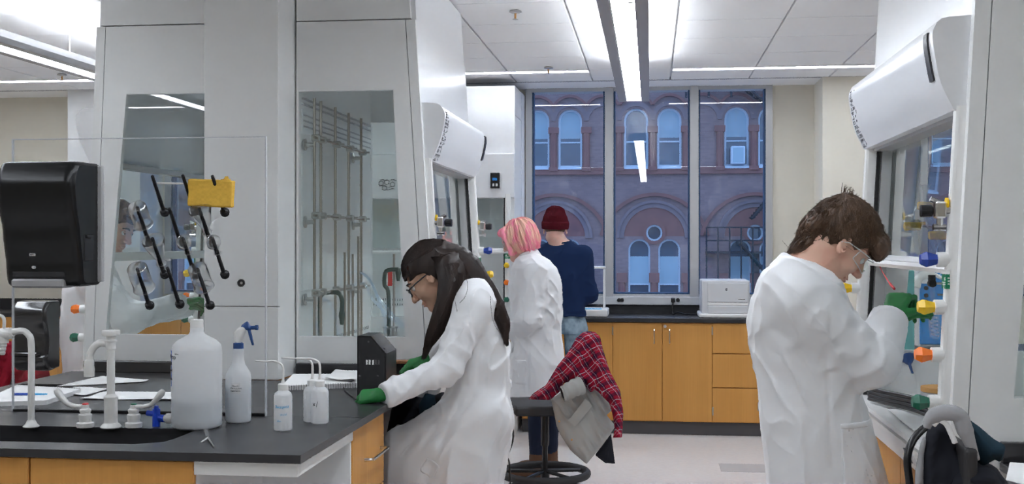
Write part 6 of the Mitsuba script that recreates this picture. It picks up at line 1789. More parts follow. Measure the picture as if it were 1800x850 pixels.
hm, hf = hair_cap(hdR, [((-0.078, 0, -0.070), (0.024, 0.048, 0.070)), ((0.080, 0.0, 0.072), (0.042, 0.068, 0.038)), ((-0.02, 0, 0.094), (0.085, 0.07, 0.035)), ((-0.105, 0, -0.02), (0.026, 0.06, 0.05)), ((0.104, -0.008, 0.046), (0.017, 0.045, 0.026))], seg, amp=0.007, freq=(60, 80, 40), r=(0.108, 0.084, 0.097), h=0.004, seed=3)
part(pr, 'hair', hm, 'mat_hair_brown', True, 'tousled dark brown hair')
rg = random.Random(8); pts = []; lines = []
for _ in range(4200):
    a, b = rg.uniform(-3.14, 3.14), rg.uniform(-1.35, 1.5)
    d = np.array([math.cos(a) * math.cos(b), math.sin(a) * math.cos(b), math.sin(b)])
    q = np.array((-0.02, 0, 0.03)) + d * np.array((0.112, 0.088, 0.110))
    if q[2] < np.interp(q[0], [-0.13, -0.094, -0.061, -0.03, 0.0, 0.03, 0.06, 0.10], [-0.15, -0.125, -0.07, -0.02, 0.03, 0.03, 0.042, 0.012]): continue
    cw = np.array((-0.09, 0.0, 0.10))                 # the crown that the hair grows round
    t = q - cw; t = t / (np.linalg.norm(t) + 1e-6) + np.array([rg.uniform(-.3, .3), rg.uniform(-.35, .35), rg.uniform(-.3, .2)])
    t -= d * (t @ d); t /= np.linalg.norm(t) + 1e-6
    L = rg.uniform(0.018, 0.042)
    lines.append([hdR.w(q), hdR.w(q + t * L * 0.5), hdR.w(q + t * L), hdR.w(q + t * L * 1.3 + d * rg.uniform(0, .006))])
for _ in range(900):
    q = np.array((rg.uniform(-0.115, -0.045), rg.uniform(-0.062, 0.062), rg.uniform(-0.135, -0.01))); t = np.array((-0.25 + rg.uniform(-.2, .2), rg.uniform(-.25, .25), -1.0)); L = rg.uniform(0.015, 0.032)
    if q[2] < np.interp(q[0], [-0.13, -0.094, -0.061, -0.03], [-0.16, -0.125, -0.068, -0.02]): continue
    lines.append([hdR.w(q), hdR.w(q + t * L * 0.4), hdR.w(q + t * L * 0.8), hdR.w(q + t * L * 1.1)])
lines = on_surface(lines, hf, 0.0012)
for L_ in lines:
    L_[3] += (L_[3] - hdR.o) * rg.uniform(0, 0.05)
pts.append(tubes(lines, np.array([0.9, 1.1, 0.8, 0.3]) * np.array([[rg.uniform(0.0007, 0.0012)] for _ in lines])))
for _ in range(26):
    q = np.array((-0.085 + rg.uniform(-.02, .02), rg.uniform(-.03, .03), 0.112)); t = np.array([rg.uniform(-1, .1), rg.uniform(-.6, .6), 1.0])
    pts.append(tube([hdR.w(q), hdR.w(q + t * 0.016), hdR.w(q + t * 0.026 + [rg.uniform(-.01, .01), 0, 0])], [0.0013, 0.001, 0.0004], 4, False))
part(pr, 'loose_hair', pts, 'mat_hair_brown', True, kind='stuff', label='loose tufts of hair')
visor(pr, hdR)
P('mat_glass_rim', (0.62, 0.62, 0.62), 0.25, 0.6)
P('mat_frame_black', (0.012, 0.012, 0.014), 0.3, 0.5)
coatR = [('l', [Sec(462, 1374, 1440, 0.085, YR), Sec(476, 1352, 1462, 0.14, YR), Sec(496, 1336, 1478, 0.190, YR), Sec(530, 1322, 1488, 0.205, YR), Sec(565, 1316, 1492, 0.20, YR), Sec(640, 1328, 1500, 0.185, YR), Sec(700, 1335, 1516, 0.185, YR), Sec(760, 1339, 1536, 0.195, YR), Sec(850, 1349, 1562, 0.215, YR), Sec(975, 1356, 1580, 0.23, YR)], 0.02),
         ('c', shN, elN, 0.082, 0.068, 0.05), ('c', elN, wrN, 0.070, 0.054, 0.03), ('c', shF, elF, 0.082, 0.068, 0.05), ('c', elF, wrF, 0.070, 0.054, 0.03), ('c', J(1390, 500, -0.12), J(1390, 500, 0.12), 0.075, 0.075, 0.05)]
dispR = folds(3, [(shN, elN, wrN), (shF, elF, wrF)], [(J(1455, 560, -0.22), J(1466, 860, -0.22), 0.005, 0.006), (J(1430, 600, -0.2), J(1474, 665, -0.2), 0.014, 0.009), (J(1400, 590, -0.2), J(1450, 700, -0.2), 0.012, 0.009), (J(1490, 668, -0.17), J(1535, 670, -0.15), 0.012, 0.010), (J(1345, 560, -0.12), J(1372, 640, -0.18), 0.014, 0.007), (J(1345, 650, -0.12), J(1400, 690, -0.18), 0.014, 0.006), (J(1365, 740, -0.17), J(1378, 900, -0.2), 0.018, 0.008), (J(1420, 720, -0.2), J(1412, 900, -0.22), 0.02, 0.007), (J(1500, 560, -0.22), J(1530, 610, -0.22), 0.01, 0.012), (J(1530, 580, -0.15), J(1556, 620, -0.2), 0.011, 0.012), (J(1550, 580, -0.1), J(1584, 600, -0.1), 0.010, 0.010)], waist=1.05, rough=0.75)
tipN = (wrN - elN) / np.linalg.norm(wrN - elN); tipF = (wrF - elF) / np.linalg.norm(wrF - elF)
cutsR = lambda p: np.maximum(np.where(np.linalg.norm(p - wrN, axis=1) < 0.12, (p - wrN) @ tipN - 0.0, -1.0), np.where(np.linalg.norm(p - wrF, axis=1) < 0.12, (p - wrF) @ tipF, -1.0))
ck, fR = garment(pr, 'lab_coat', coatR, 0.03, dispR, 0.0055, 'mat_coat', cutsR, 'white lab coat')
a, b = J(1470, 744, -0.2), J(1556, 900, -0.2)
part(ck, 'pocket', sub_patch(fR, lambda p: np.maximum(np.maximum(np.abs(p[:, 0] - (a[0] + b[0]) / 2 - 0.04 * (a[2] - p[:, 2])) - (b[0] - a[0]) / 2 + 0.012, np.abs(p[:, 2] - (a[2] + b[2]) / 2) - (a[2] - b[2]) / 2), p[:, 1] - YR + 0.04), 0.0045, 0.006, (a[0] - 0.05, YR - 0.3, b[2] - 0.03), (b[0] + 0.08, YR, a[2] + 0.03)), 'mat_coat', 40, 'patch pocket')
part(ck, 'pocket_hem', sub_patch(fR, lambda p: np.maximum(np.maximum(np.abs(p[:, 0] - (a[0] + b[0]) / 2) - (b[0] - a[0]) / 2 + 0.013, np.abs(p[:, 2] - a[2] + 0.010) - 0.0095), p[:, 1] - YR + 0.04), 0.006, 0.005, (a[0] - 0.05, YR - 0.3, a[2] - 0.06), (b[0] + 0.05, YR, a[2] + 0.03)), 'mat_coat', 40)
collar(pr, J(1403, 479), (0.86, 0, -0.5), (0.42, 0.0, 0.9), 0.062, 0.074, 0.036, 0.050, flare=0.008)
hp_ = hand_prims(wrN + tipN * 0.002, (0.42, 0.40, 0.82), (-0.45, -0.70, 0.55), (0.5, -0.6, 0.3), 1.0, (52, 62, 40), 5, (45, 30))
gm, gf = prim_mesh(hp_, 0.0035, 0.012)
part(pr, 'glove', gm, 'mat_glove', True, 'green nitrile glove')
hp_ = hand_prims(wrF + tipF * 0.006, tipF, (0, 0.3, 1), (0, -1, 0), 1.0, (35, 45, 30))
part(pr, 'glove', prim_mesh(hp_, 0.0045, 0.012)[0], 'mat_glove', True, 'green nitrile glove')
tr = [('c', (fx, f_[1], 0.86), f_ + [0, 0, 0.50], 0.085, 0.072) for f_ in feet] + [('c', f_ + [0, 0, 0.50], f_ + [0, 0, 0.10], 0.070, 0.058) for f_ in feet]
garment(pr, 'trousers', tr, 0.02, None, 0.010, 'mat_jeans_dark')
for f_ in feet: shoes(pr, f_, (1, 0, 0), 'mat_rubber')

# ---------------------------------------------------------------- the seated woman at the bench, facing left
YS = 4.52
J = lambda px, py, dy=0.0: at(px, py, Y=YS + dy)
ps = person('seated woman with long black hair and black glasses at the bench')
root_skin[ps] = 'tan'
a_ = math.radians(41)
hdS = Head(J(756, 485), (-math.cos(a_), -0.06, -math.sin(a_)), (-math.sin(a_), 0, math.cos(a_)), 1.02, False)
shN, elN, wrN = J(832, 540, -0.17), J(784, 650, -0.28), J(676, 691, -0.44)
shF, elF, wrF = J(838, 540, 0.16), J(806, 622, 0.20), J(752, 632, 0.13)
hip = J(850, 728); knN, knF = J(712, 783, -0.12), J(722, 775, 0.13)
ftN, ftF = np.array([knN[0] + 0.06, knN[1], 0.27]), np.array([knF[0] + 0.06, knF[1], 0.27])
neckb = hdS.w((-0.028, 0, -0.052))
torsoS = [Sec(505, 812, 858, 0.07, YS), Sec(530, 795, 876, 0.14, YS), Sec(580, 790, 882, 0.15, YS), Sec(650, 800, 884, 0.13, YS), Sec(700, 802, 886, 0.15, YS), Sec(755, 800, 892, 0.17, YS)]
body = lambda p: smin(union(p, [('l', torsoS), ('c', neckb, J(830, 512), 0.046, 0.055), ('c', shN, elN, 0.042, 0.036), ('c', elN, wrN, 0.035, 0.025), ('c', shF, elF, 0.042, 0.036), ('c', elF, wrF, 0.035, 0.025), ('c', J(850, 735, -0.09), knN, 0.075, 0.056), ('c', J(850, 735, 0.09), knF, 0.075, 0.056), ('c', knN, ftN, 0.052, 0.036), ('c', knF, ftF, 0.052, 0.036)], 0.035), hdS.d(p), 0.02)
part(ps, 'body', body_mesh(body, (J(640, 500)[0], YS - 0.4, 0.2), (J(905, 500)[0], YS + 0.42, hdS.o[2] + 0.2), hdS), 'mat_skin_tan', True)
add_face(ps, hdS, 'mat_iris_brown', 'mat_hair_black', 'mat_lip')
glasses(ps, hdS, 'mat_frame_black', w=0.026, h=0.017, r=0.0026)
coatS = [('l', [Sec(500, 822, 852, 0.07, YS), Sec(512, 806, 868, 0.12, YS), Sec(530, 794, 880, 0.165, YS), Sec(570, 790, 889, 0.175, YS), Sec(640, 796, 896, 0.160, YS), Sec(690, 792, 891, 0.165, YS), Sec(735, 780, 897, 0.19, YS), Sec(780, 762, 893, 0.205, YS), Sec(850, 752, 882, 0.215, YS), Sec(930, 760, 872, 0.22, YS)], 0.02),
         ('c', shN, elN, 0.070, 0.056, 0.04), ('c', elN, wrN + [0.01, 0, 0], 0.056, 0.043, 0.025), ('c', shF, elF, 0.070, 0.060, 0.04), ('c', elF, wrF, 0.062, 0.046, 0.025), ('c', J(835, 522, -0.10), J(838, 522, 0.10), 0.07, 0.07, 0.05),
         ('c', J(845, 735, -0.10), knN + [0, 0, 0.0], 0.105, 0.080, 0.06), ('c', J(845, 735, 0.10), knF, 0.105, 0.080, 0.06),
         ('c', J(708, 800, -0.12), J(700, 900, -0.12), 0.060, 0.075, 0.08), ('c', J(715, 800, 0.12), J(708, 900, 0.12), 0.060, 0.075, 0.08), ('c', J(760, 800, -0.14), J(757, 900, -0.15), 0.09, 0.10, 0.08), ('c', J(810, 800, -0.14), J(807, 900, -0.15), 0.09, 0.10, 0.08), ('c', J(760, 800, 0.12), J(757, 900, 0.12), 0.09, 0.10, 0.08), ('c', J(730, 830, -0.12), J(728, 900, 0.12), 0.08, 0.08, 0.08)]
dispS = folds(7, [(shN, elN, wrN), (shF, elF, wrF)], [(J(812, 700, -0.2), J(770, 790, -0.2), 0.012, 0.013), (J(838, 690, -0.2), J(800, 740, -0.2), 0.006, 0.009), (J(800, 560, -0.22), J(820, 640, -0.2), 0.012, 0.012), (J(825, 560, -0.17), J(862, 640, -0.17), 0.014, 0.009), (J(850, 600, -0.16), J(838, 690, -0.17), 0.01, 0.008), (J(860, 720, -0.17), J(880, 830, -0.2), 0.02, 0.010), (J(800, 720, -0.2), J(735, 790, -0.22), 0.010, 0.010), (J(740, 760, -0.2), J(700, 800, -0.2), 0.010, 0.008), (J(760, 800, -0.24), J(745, 880, -0.24), 0.016, 0.012), (J(815, 790, -0.24), J(815, 880, -0.24), 0.018, 0.012), (J(745, 676, -0.3), J(775, 690, -0.27), 0.008, 0.008), (J(800, 650, -0.28), J(812, 690, -0.25), 0.010, 0.012), (J(720, 660, -0.32), J(700, 700, -0.33), 0.008, 0.007)], waist=0.85)
tipN = (wrN - elN) / np.linalg.norm(wrN - elN); tipF = (wrF - elF) / np.linalg.norm(wrF - elF)
hemS = 0.47
cutsS = lambda p: np.maximum(np.maximum(np.where(np.linalg.norm(p - wrN, axis=1) < 0.12, (p - wrN) @ tipN - 0.012, -1.0), np.where(np.linalg.norm(p - wrF, axis=1) < 0.12, (p - wrF) @ tipF, -1.0)), hemS - p[:, 2])
ck, fS = garment(ps, 'lab_coat', coatS, 0.03, dispS, 0.006, 'mat_coat', cutsS, 'white lab coat')
c = J(756, 822, -0.24)
part(ck, 'patch', sub_patch(fS, lambda p: np.maximum(np.linalg.norm((p - c)[:, [0, 2]] @ np.array([[0.85, 0.52], [-0.52, 0.85]]), ord=6, axis=1) - 0.032, p[:, 1] - YS + 0.10), 0.003, 0.005, c - 0.09, c + [0.09, 0.25, 0.09]), 'mat_coat', 40)
collar(ps, J(834, 512), (-0.86, 0, -0.35), (-0.42, 0.0, 0.9), 0.055, 0.068, 0.022, 0.04)
hp_ = hand_prims(wrN + tipN * 0.012, (-0.93, 0.05, -0.14), (-0.1, -0.55, 0.85), (0.1, 0.9, -0.2), 0.90, (42, 58, 40), 9, (40, 30))
part(ps, 'glove', prim_mesh(hp_, 0.0035, 0.012)[0], 'mat_glove', True, 'green nitrile glove')
hp_ = hand_prims(wrF + tipF * 0.0, (-0.90, -0.1, -0.22), (-0.2, -0.3, 0.9), (0, -1, 0.1), 0.94, (28, 50, 30), 8, (30, 30))
part(ps, 'glove', prim_mesh(hp_, 0.0035, 0.012)[0], 'mat_glove', True, 'green nitrile glove')
tr = [('c', J(848, 735, -0.09), knN, 0.085, 0.066), ('c', J(848, 735, 0.09), knF, 0.085, 0.066), ('c', knN, ftN + [0, 0, 0.06], 0.062, 0.05), ('c', knF, ftF + [0, 0, 0.06], 0.062, 0.05)]
garment(ps, 'trousers', tr, 0.02, None, 0.010, 'mat_jeans_dark')
for f_ in (ftN, ftF):
    k = shoes(ps, f_, (-1, 0, 0), 'mat_rubber')
    scene[k]['to_world'] = T().translate([0, 0, 0.235])
# hair: a smooth cap, a heavy fall down the back and a long lock falling in front of the shoulder
HAIR_FALL = chain([J(780, 458, 0.0), J(816, 470, -0.02), J(846, 500, -0.05), J(868, 531, -0.08), J(884, 566, -0.09), J(889, 590, -0.09)], [0.078, 0.062, 0.038, 0.031, 0.024, 0.005]) + [('c', J(816, 475, 0.04), J(862, 530, 0.0), 0.05, 0.03, 0.03)]
HAIR_LOCK = chain([J(792, 468, -0.08), J(793, 500, -0.11), J(784, 535, -0.14), J(772, 566, -0.15), J(757, 596, -0.15), J(749, 616, -0.15)], [0.050, 0.046, 0.039, 0.033, 0.020, 0.004])


def hairS(p):
    q = hdS.loc(p)
    d = ell_d(q, (-0.022, 0, 0.038), (0.112, 0.092, 0.100)) * hdS.s
    low = (np.interp(q[:, 0], [-0.13, -0.03, 0.005, 0.03, 0.085, 0.11], [-0.10, -0.06, 0.022, 0.028, 0.030, 0.05]) - q[:, 2]) * hdS.s
    d = smax(d, low, 0.010)
    fall = union(p, HAIR_FALL, 0.02)
    lock = union(p, HAIR_LOCK, 0.015)
    d = smin(d, smin(fall, lock, 0.03), 0.03)
    # combed relief along the fall of the hair
    g = p @ np.array([[0.94, 0, 0.34], [0, 1, 0], [-0.34, 0, 0.94]])
    w_ = qn(g * (46, 30, 3.5), 2) + 0.5 * qn(g * (110, 60, 5), 4)
    return d - 0.0055 * (w_ - 0.75)


part(ps, 'hair', surface_nets(hairS, J(690, 640, -0.35) - [0, 0, 0], np.array([J(905, 400)[0], YS + 0.2, hdS.o[2] + 0.2]), 0.005), 'mat_hair_black', True, 'long straight black hair')
rg = random.Random(5); lines = []
for i in range(1500):
    k = i % 3; v = rg.uniform(-1, 1); e_ = math.sqrt(1 - v * v)
    if k == 0:
        o = [J(772 + 10 * v, 436, -0.07), J(816 + 10 * v, 470 - 20 * v, -0.09 * e_), J(846 + 7 * v, 500 - 12 * v, -0.05 - 0.04 * e_), J(868 + 9 * v, 531 - 8 * v, -0.08 - .03 * e_), J(884 + 9 * v, 566 - 2 * v, -0.09 - .025 * e_), J(889 + 7 * v, 588, -.10)]
    elif k == 1:
        o = [J(775 + 18 * v, 450, -0.09), J(793 + 20 * v, 500, -0.11 - 0.05 * e_), J(784 + 18 * v, 535, -0.14 - 0.04 * e_), J(772 + 16 * v, 566, -0.15 - 0.035 * e_), J(758 + 12 * v, 596, -.15 - 0.02 * e_), J(750 + 6 * v, 612, -.155)]
    else:
        a = v * 1.35
        o = [hdS.w((0.10 * math.cos(a * .8), 0.085 * math.sin(a), 0.050)), hdS.w((0.05, 0.085 * math.sin(a), 0.135 - 0.05 * abs(math.sin(a)))), hdS.w((-0.03, 0.092 * math.sin(a), 0.142 - 0.07 * abs(math.sin(a)))), hdS.w((-0.09, 0.085 * math.sin(a), 0.11 - .05 * abs(math.sin(a)))), hdS.w((-0.125, 0.07 * math.sin(a), 0.06))]
    lines.append(spline(o, 16))
lines = on_surface(lines, hairS, 0.0004)
pts = []
for i, L_ in enumerate(lines):
    if i % 3 < 2:                                     # free ends run on past the mass
        d_ = L_[-1] - L_[-3]; d_ /= np.linalg.norm(d_) + 1e-9
        t_ = rg.uniform(0.0, 0.035)
        L_[-1] = L_[-1] + d_ * t_ + [rg.uniform(-.006, .006), 0, -t_ * 0.4]
pts.append(tubes(lines, np.linspace(1, .35, 16) * np.array([[rg.uniform(0.0009, 0.0017)] for _ in lines])))
for o in ([(815, 470), (822, 500), (818, 520), (808, 532)], [(800, 530), (806, 555), (815, 575), (817, 590)], [(862, 520), (864, 550), (870, 572), (880, 585)]):
    pts.append(tube(spline([J(x, y, -0.24) for x, y in o], 16), 0.0007, 4, False))
part(ps, 'loose_hair', pts, 'mat_hair_black', True, kind='stuff', label='loose strands of black hair')

# ---------------------------------------------------------------- the woman with pink hair, facing left
YP = 7.25
J = lambda px, py, dy=0.0: at(px, py, Y=YP + dy)
pp = person('woman with a pink bob in a long white lab coat standing at the far hood')
root_skin[pp] = 'rosy'
a_ = math.radians(17)
hdP = Head(J(912, 422), (-math.cos(a_), 0.20, -math.sin(a_)), (-math.sin(a_), 0.0, math.cos(a_)), 1.0, False)
shN, elN, wrN = J(938, 478, -0.15), J(930, 562, -0.19), J(897, 586, -0.05)
shF, elF, wrF = J(925, 478, 0.17), J(915, 560, 0.2), J(893, 575, 0.12)
fx = J(946, 700)[0]; feet = [np.array([fx + 0.0, YP - 0.075, 0]), np.array([fx + 0.07, YP + 0.085, 0])]
neckb = hdP.w((-0.028, 0, -0.055))
body = lambda p: smin(union(p, [('l', [Sec(450, 915, 945, 0.07, YP), Sec(470, 908, 962, 0.14, YP), Sec(520, 905, 972, 0.15, YP), Sec(570, 910, 972, 0.13, YP), Sec(630, 912, 974, 0.15, YP), Sec(660, 915, 972, 0.15, YP)]), ('c', neckb, J(928, 455), 0.050, 0.058), ('c', shN, elN, 0.045, 0.038), ('c', elN, wrN, 0.038, 0.028), ('c', wrN, wrN + [-0.08, 0.02, 0.0], 0.03, 0.025), ('c', shF, elF, 0.045, 0.038), ('c', elF, wrF, 0.038, 0.028), ('c', wrF, wrF + [-0.08, 0.0, 0.0], 0.03, 0.025)]
                          + [('c', (fx, f_[1], 0.80), f_ + [0, 0, 0.46], 0.070, 0.054) for f_ in feet] + [('c', f_ + [0, 0, 0.46], f_ + [0, 0, 0.08], 0.056, 0.040) for f_ in feet], 0.035), hdP.d(p), 0.02)
part(pp, 'body', body_mesh(body, (J(860, 500)[0], YP - 0.35, 0.03), (J(1005, 500)[0], YP + 0.4, hdP.o[2] + 0.18), hdP), 'mat_skin_rosy', True)
add_face(pp, hdP, 'mat_iris_blue', 'mat_hair_blond', 'mat_lip')
glasses(pp, hdP, 'mat_glass_rim', w=0.025, h=0.018, r=0.0022)
coatP = [('l', [Sec(446, 915, 948, 0.075, YP), Sec(456, 906, 966, 0.125, YP), Sec(470, 900, 978, 0.165, YP), Sec(500, 895, 986, 0.18, YP), Sec(550, 899, 986, 0.165, YP), Sec(590, 901, 986, 0.165, YP), Sec(630, 899, 990, 0.185, YP), Sec(665, 898, 988, 0.195, YP), Sec(694, 897, 985, 0.20, YP)], 0.02),
         ('c', shN, elN, 0.078, 0.064, 0.04), ('c', elN, wrN, 0.066, 0.050, 0.025), ('c', shF, elF, 0.078, 0.064, 0.04), ('c', elF, wrF, 0.066, 0.050, 0.025)]
dispP = folds(12, [(shN, elN, wrN), (shF, elF, wrF)], [(J(930, 590, -0.18), J(927, 700, -0.2), 0.006, 0.009), (J(945, 480, -0.15), J(952, 540, -0.2), 0.012, 0.014), (J(950, 540, -0.2), J(940, 600, -0.2), 0.014, 0.012), (J(905, 500, -0.15), J(925, 550, -0.2), 0.012, 0.008), (J(965, 500, -0.1), J(958, 560, -0.16), 0.014, 0.009), (J(960, 570, -0.15), J(985, 585, -0.1), 0.012, 0.009), (J(965, 640, -0.17), J(970, 694, -0.17), 0.02, 0.009), (J(905, 585, -0.17), J(925, 600, -0.2), 0.010, 0.012)], amp=1.2)
tipN = (wrN - elN) / np.linalg.norm(wrN - elN)
ck, fP = garment(pp, 'lab_coat', coatP, 0.03, dispP, 0.0075, 'mat_coat', lambda p: np.where(np.linalg.norm(p - wrN, axis=1) < 0.12, (p - wrN) @ tipN, -1.0), 'long white lab coat')
a, b = J(902, 632, -0.2), J(926, 676, -0.2)
part(ck, 'pocket', sub_patch(fP, lambda p: np.maximum(np.maximum(np.abs(p[:, 0] - (a[0] + b[0]) / 2) - (b[0] - a[0]) / 2, np.abs(p[:, 2] - (a[2] + b[2]) / 2) - (a[2] - b[2]) / 2), p[:, 1] - YP + 0.03), 0.005, 0.007, (a[0] - 0.05, YP - 0.3, b[2] - 0.03), (b[0] + 0.05, YP, a[2] + 0.03)), 'mat_coat', 40)
collar(pp, J(928, 452), (-0.95, 0.15, -0.25), (-0.25, 0.0, 0.95), 0.058, 0.070, 0.040, 0.052)
for q_, t_ in ((wrN, tipN), (wrF, (wrF - elF) / np.linalg.norm(wrF - elF))):
    part(pp, 'glove', prim_mesh(hand_prims(q_ + t_ * 0.0, (-1, 0.1, -0.1), (0, 0, 1), (0, 1, 0), 0.92, (30, 40, 30)), 0.006, 0.012)[0], 'mat_glove', True)
tr = [('c', (fx, f_[1], 0.80), f_ + [0, 0, 0.46], 0.078, 0.064) for f_ in feet] + [('c', f_ + [0, 0, 0.46], f_ + [0, 0, 0.14], 0.064, 0.052) for f_ in feet]
garment(pp, 'trousers', tr, 0.02, lambda p: 0.006 * qn(p * (20, 20, 26)), 0.010, 'mat_jeans_dark', None, 'dark jeans')
for f_ in feet: shoes(pp, f_, (-1, 0.25, 0), 'mat_boot')


def hairP(p):
    q = hdP.loc(p)
    d = ell_d(q, (-0.018, 0, 0.030), (0.118, 0.098, 0.108))
    d = smin(d, ell_d(q, (-0.040, 0, -0.040), (0.088, 0.094, 0.070)), 0.04)
    for y in (-1, 1):
        d = smin(d, cap_d(q, (0.055, y * 0.072, 0.06), (0.044, y * 0.080, -0.065), 0.026, 0.016), 0.03)
    d = smin(d, ell_d(q, (0.075, 0.02, 0.075), (0.04, 0.07, 0.03)), 0.02)
    face = np.maximum(np.maximum(0.068 - q[:, 0] + 0.25 * np.maximum(q[:, 2] - 0.03, 0) * 0, q[:, 2] - 0.048), np.abs(q[:, 1]) - 0.075)
    d = smax(d, -face, 0.012)
    d = smax(d, -0.098 - q[:, 2] + 0.02 * qn(q * 60, 3), 0.01)
    g = np.stack([np.arctan2(q[:, 1], q[:, 0] + 0.02) * 9, np.zeros(len(q)), q[:, 2] * 9], 1)
    w_ = qn(g + [7, 0, 3], 3) + 0.6 * qn(g * [2.6, 1, 1.4] + 5, 6)
    return (d - 0.016 * (w_ - 0.8)) * hdP.s


part(pp, 'hair', surface_nets(hairP, hdP.o - 0.2, hdP.o + 0.2, 0.0055), 'mat_hair_pink', True, 'wavy pink bob')
rg = random.Random(15); pts = []; lines = []
for i in range(560):
    a = rg.uniform(-3.1, 3.1)
    if abs(a) < 0.8 and rg.random() < 0.7: continue
    ca, sa = math.cos(a), math.sin(a); wv = rg.uniform(-.014, .014)
    o = [hdP.w((-0.02 + 0.03 * ca, 0.03 * sa, 0.138)), hdP.w((-0.018 + 0.09 * ca, 0.076 * sa, 0.108)), hdP.w((-0.018 + 0.118 * ca + wv, 0.098 * sa, 0.03)), hdP.w((-0.03 + 0.105 * ca - wv, 0.096 * sa + wv, -0.045)), hdP.w((-0.035 + 0.10 * ca + wv, 0.096 * sa - wv, -0.095 + rg.uniform(-.015, .015)))]
    lines.append(spline(o, 14))
lines = on_surface(lines, hairP, 0.001)
rr_ = np.r_[np.linspace(.7, 1, 7), np.linspace(1, .3, 7)] * np.array([[rg.uniform(0.0014, 0.0028)] for _ in lines])
pts = [tubes(lines[k::6], rr_[k::6], 4) for k in range(6)]
part(pp, 'loose_hair', pts[:5], 'mat_hair_pink', True, kind='stuff', label='pink locks')
part(pp, 'loose_hair', pts[5:], 'mat_hair_blond', True, kind='stuff', label='faded blond locks')

# ---------------------------------------------------------------- the man in the maroon beanie, back to the viewer
YN = 8.42
J = lambda px, py, dy=0.0: at(px, py, Y=YN + dy)
pn_ = person('man in a maroon beanie and navy sweater seen from behind at the window counter')
root_skin[pn_] = 'rosy'
hdN = Head(J(976, 402), (-0.06, 1, -0.20), (0, 0.2, 1), 1.04)
BEANIE[0], BEANIE[1] = hdN.o[0], hdN.o[1] - 0.02
cxN = J(986, 500)[0]
feet = [np.array([cxN - 0.11, YN, 0]), np.array([cxN + 0.11, YN - 0.02, 0])]
arm = []
for sgn in (-1, 1):
    s0 = np.array([cxN + sgn * 0.165, YN, J(986, 446)[2]]); e0 = np.array([cxN + sgn * 0.20, YN + 0.04, J(986, 516)[2]]); w0 = np.array([cxN + sgn * 0.12, YN + 0.27, J(986, 520)[2]])
    arm.append((s0, e0, w0))
neckb = hdN.w((-0.03, 0, -0.06))
TS = lambda k: [(J(986, y)[2], cxN, YN, rx * k, ry * k) for y, rx, ry in ((424, 0.075, 0.06), (434, 0.13, 0.085), (446, 0.165, 0.105), (480, 0.180, 0.125), (520, 0.172, 0.12), (551, 0.165, 0.118), (585, 0.158, 0.105))]
body = lambda p: smin(union(p, [('l', TS(0.93)), ('c', neckb, (cxN, YN - 0.01, J(986, 432)[2]), 0.060, 0.066)] + [('c', a, b, 0.048, 0.042) for a, b, _ in arm] + [('c', b, c_, 0.042, 0.03) for _, b, c_ in arm] + [('c', c_, c_ + [0, 0.09, 0], 0.034, 0.03) for _, _, c_ in arm]
                          + [('c', (f_[0], YN, 0.90), f_ + [0, 0, 0.48], 0.090, 0.062) for f_ in feet] + [('c', f_ + [0, 0, 0.48], f_ + [0, 0, 0.08], 0.062, 0.045) for f_ in feet], 0.04), hdN.d(p), 0.02)
part(pn_, 'body', body_mesh(body, (cxN - 0.32, YN - 0.25, 0.03), (cxN + 0.32, YN + 0.45, hdN.o[2] + 0.2), hdN), 'mat_skin_rosy', True)
add_face(pn_, hdN, 'mat_iris_brown', 'mat_hair_brown', 'mat_lip')
swp = [('l', [s for s in TS(1.06) if s[0] > J(986, 553)[2]] + [(J(986, 552)[2], cxN, YN, 0.186, 0.138)])] + [('c', a, b, 0.068, 0.060) for a, b, _ in arm] + [('c', b, c_, 0.060, 0.046) for _, b, c_ in arm]
swk, fN = garment(pn_, 'sweater', swp, 0.04, folds(21, arm, [((cxN + .12, YN - .13, 1.35), (cxN + .15, YN - .12, 1.0), 0.015, 0.012), ((cxN + .02, YN - .13, 1.2), (cxN + .10, YN - .13, 1.02), 0.02, 0.008)]), 0.008, 'mat_sweater', None, 'navy crew-neck sweater')
part(swk, 'hem', sub_patch(fN, lambda p: np.maximum(J(986, 545)[2] * 0 + p[:, 2] - J(986, 543)[2], np.abs(p[:, 0] - cxN) - 0.19), 0.004, 0.008, (cxN - 0.3, YN - 0.25, J(986, 556)[2]), (cxN + 0.3, YN + 0.25, J(986, 540)[2])), 'mat_sweater', 40)
part(swk, 'neck_rib', tube([(cxN + 0.072 * math.cos(t), YN - 0.005 + 0.070 * math.sin(t), J(986, 424.5)[2] + 0.012 * math.sin(t)) for t in np.linspace(0, 2 * np.pi, 33)], 0.011, 8, False), 'mat_sweater', True)
jn = [('l', [(J(986, 546)[2], cxN, YN, 0.174, 0.126), (0.90, cxN, YN, 0.183, 0.134), (0.82, cxN, YN, 0.186, 0.134)])] + [('c', (f_[0], YN, 0.86), f_ + [0, 0, 0.48], 0.096, 0.076) for f_ in feet] + [('c', f_ + [0, 0, 0.48], f_ + [0, 0, 0.10], 0.074, 0.062) for f_ in feet]
jk, fJ = garment(pn_, 'jeans', jn, 0.02, lambda p: 0.010 * qn(p * (14, 14, 22), 4), 0.009, 'mat_jeans', None, 'acid-washed blue jeans')
for sgn in (-1, 1):
    a, b = np.array((cxN + sgn * 0.085, YN - 0.12, 0.93)), 0.055
    part(jk, 'back_pocket', sub_patch(fJ, lambda p: np.maximum(np.maximum(np.abs(p[:, 0] - a[0]) - b, np.abs(p[:, 2] - 0.885) - 0.06), p[:, 1] - YN + 0.02), 0.005, 0.007, (a[0] - 0.1, YN - 0.2, 0.80), (a[0] + 0.1, YN, 0.97)), 'mat_jeans', 40)
for f_ in feet: shoes(pn_, f_, (0, 1, 0), 'mat_rubber')


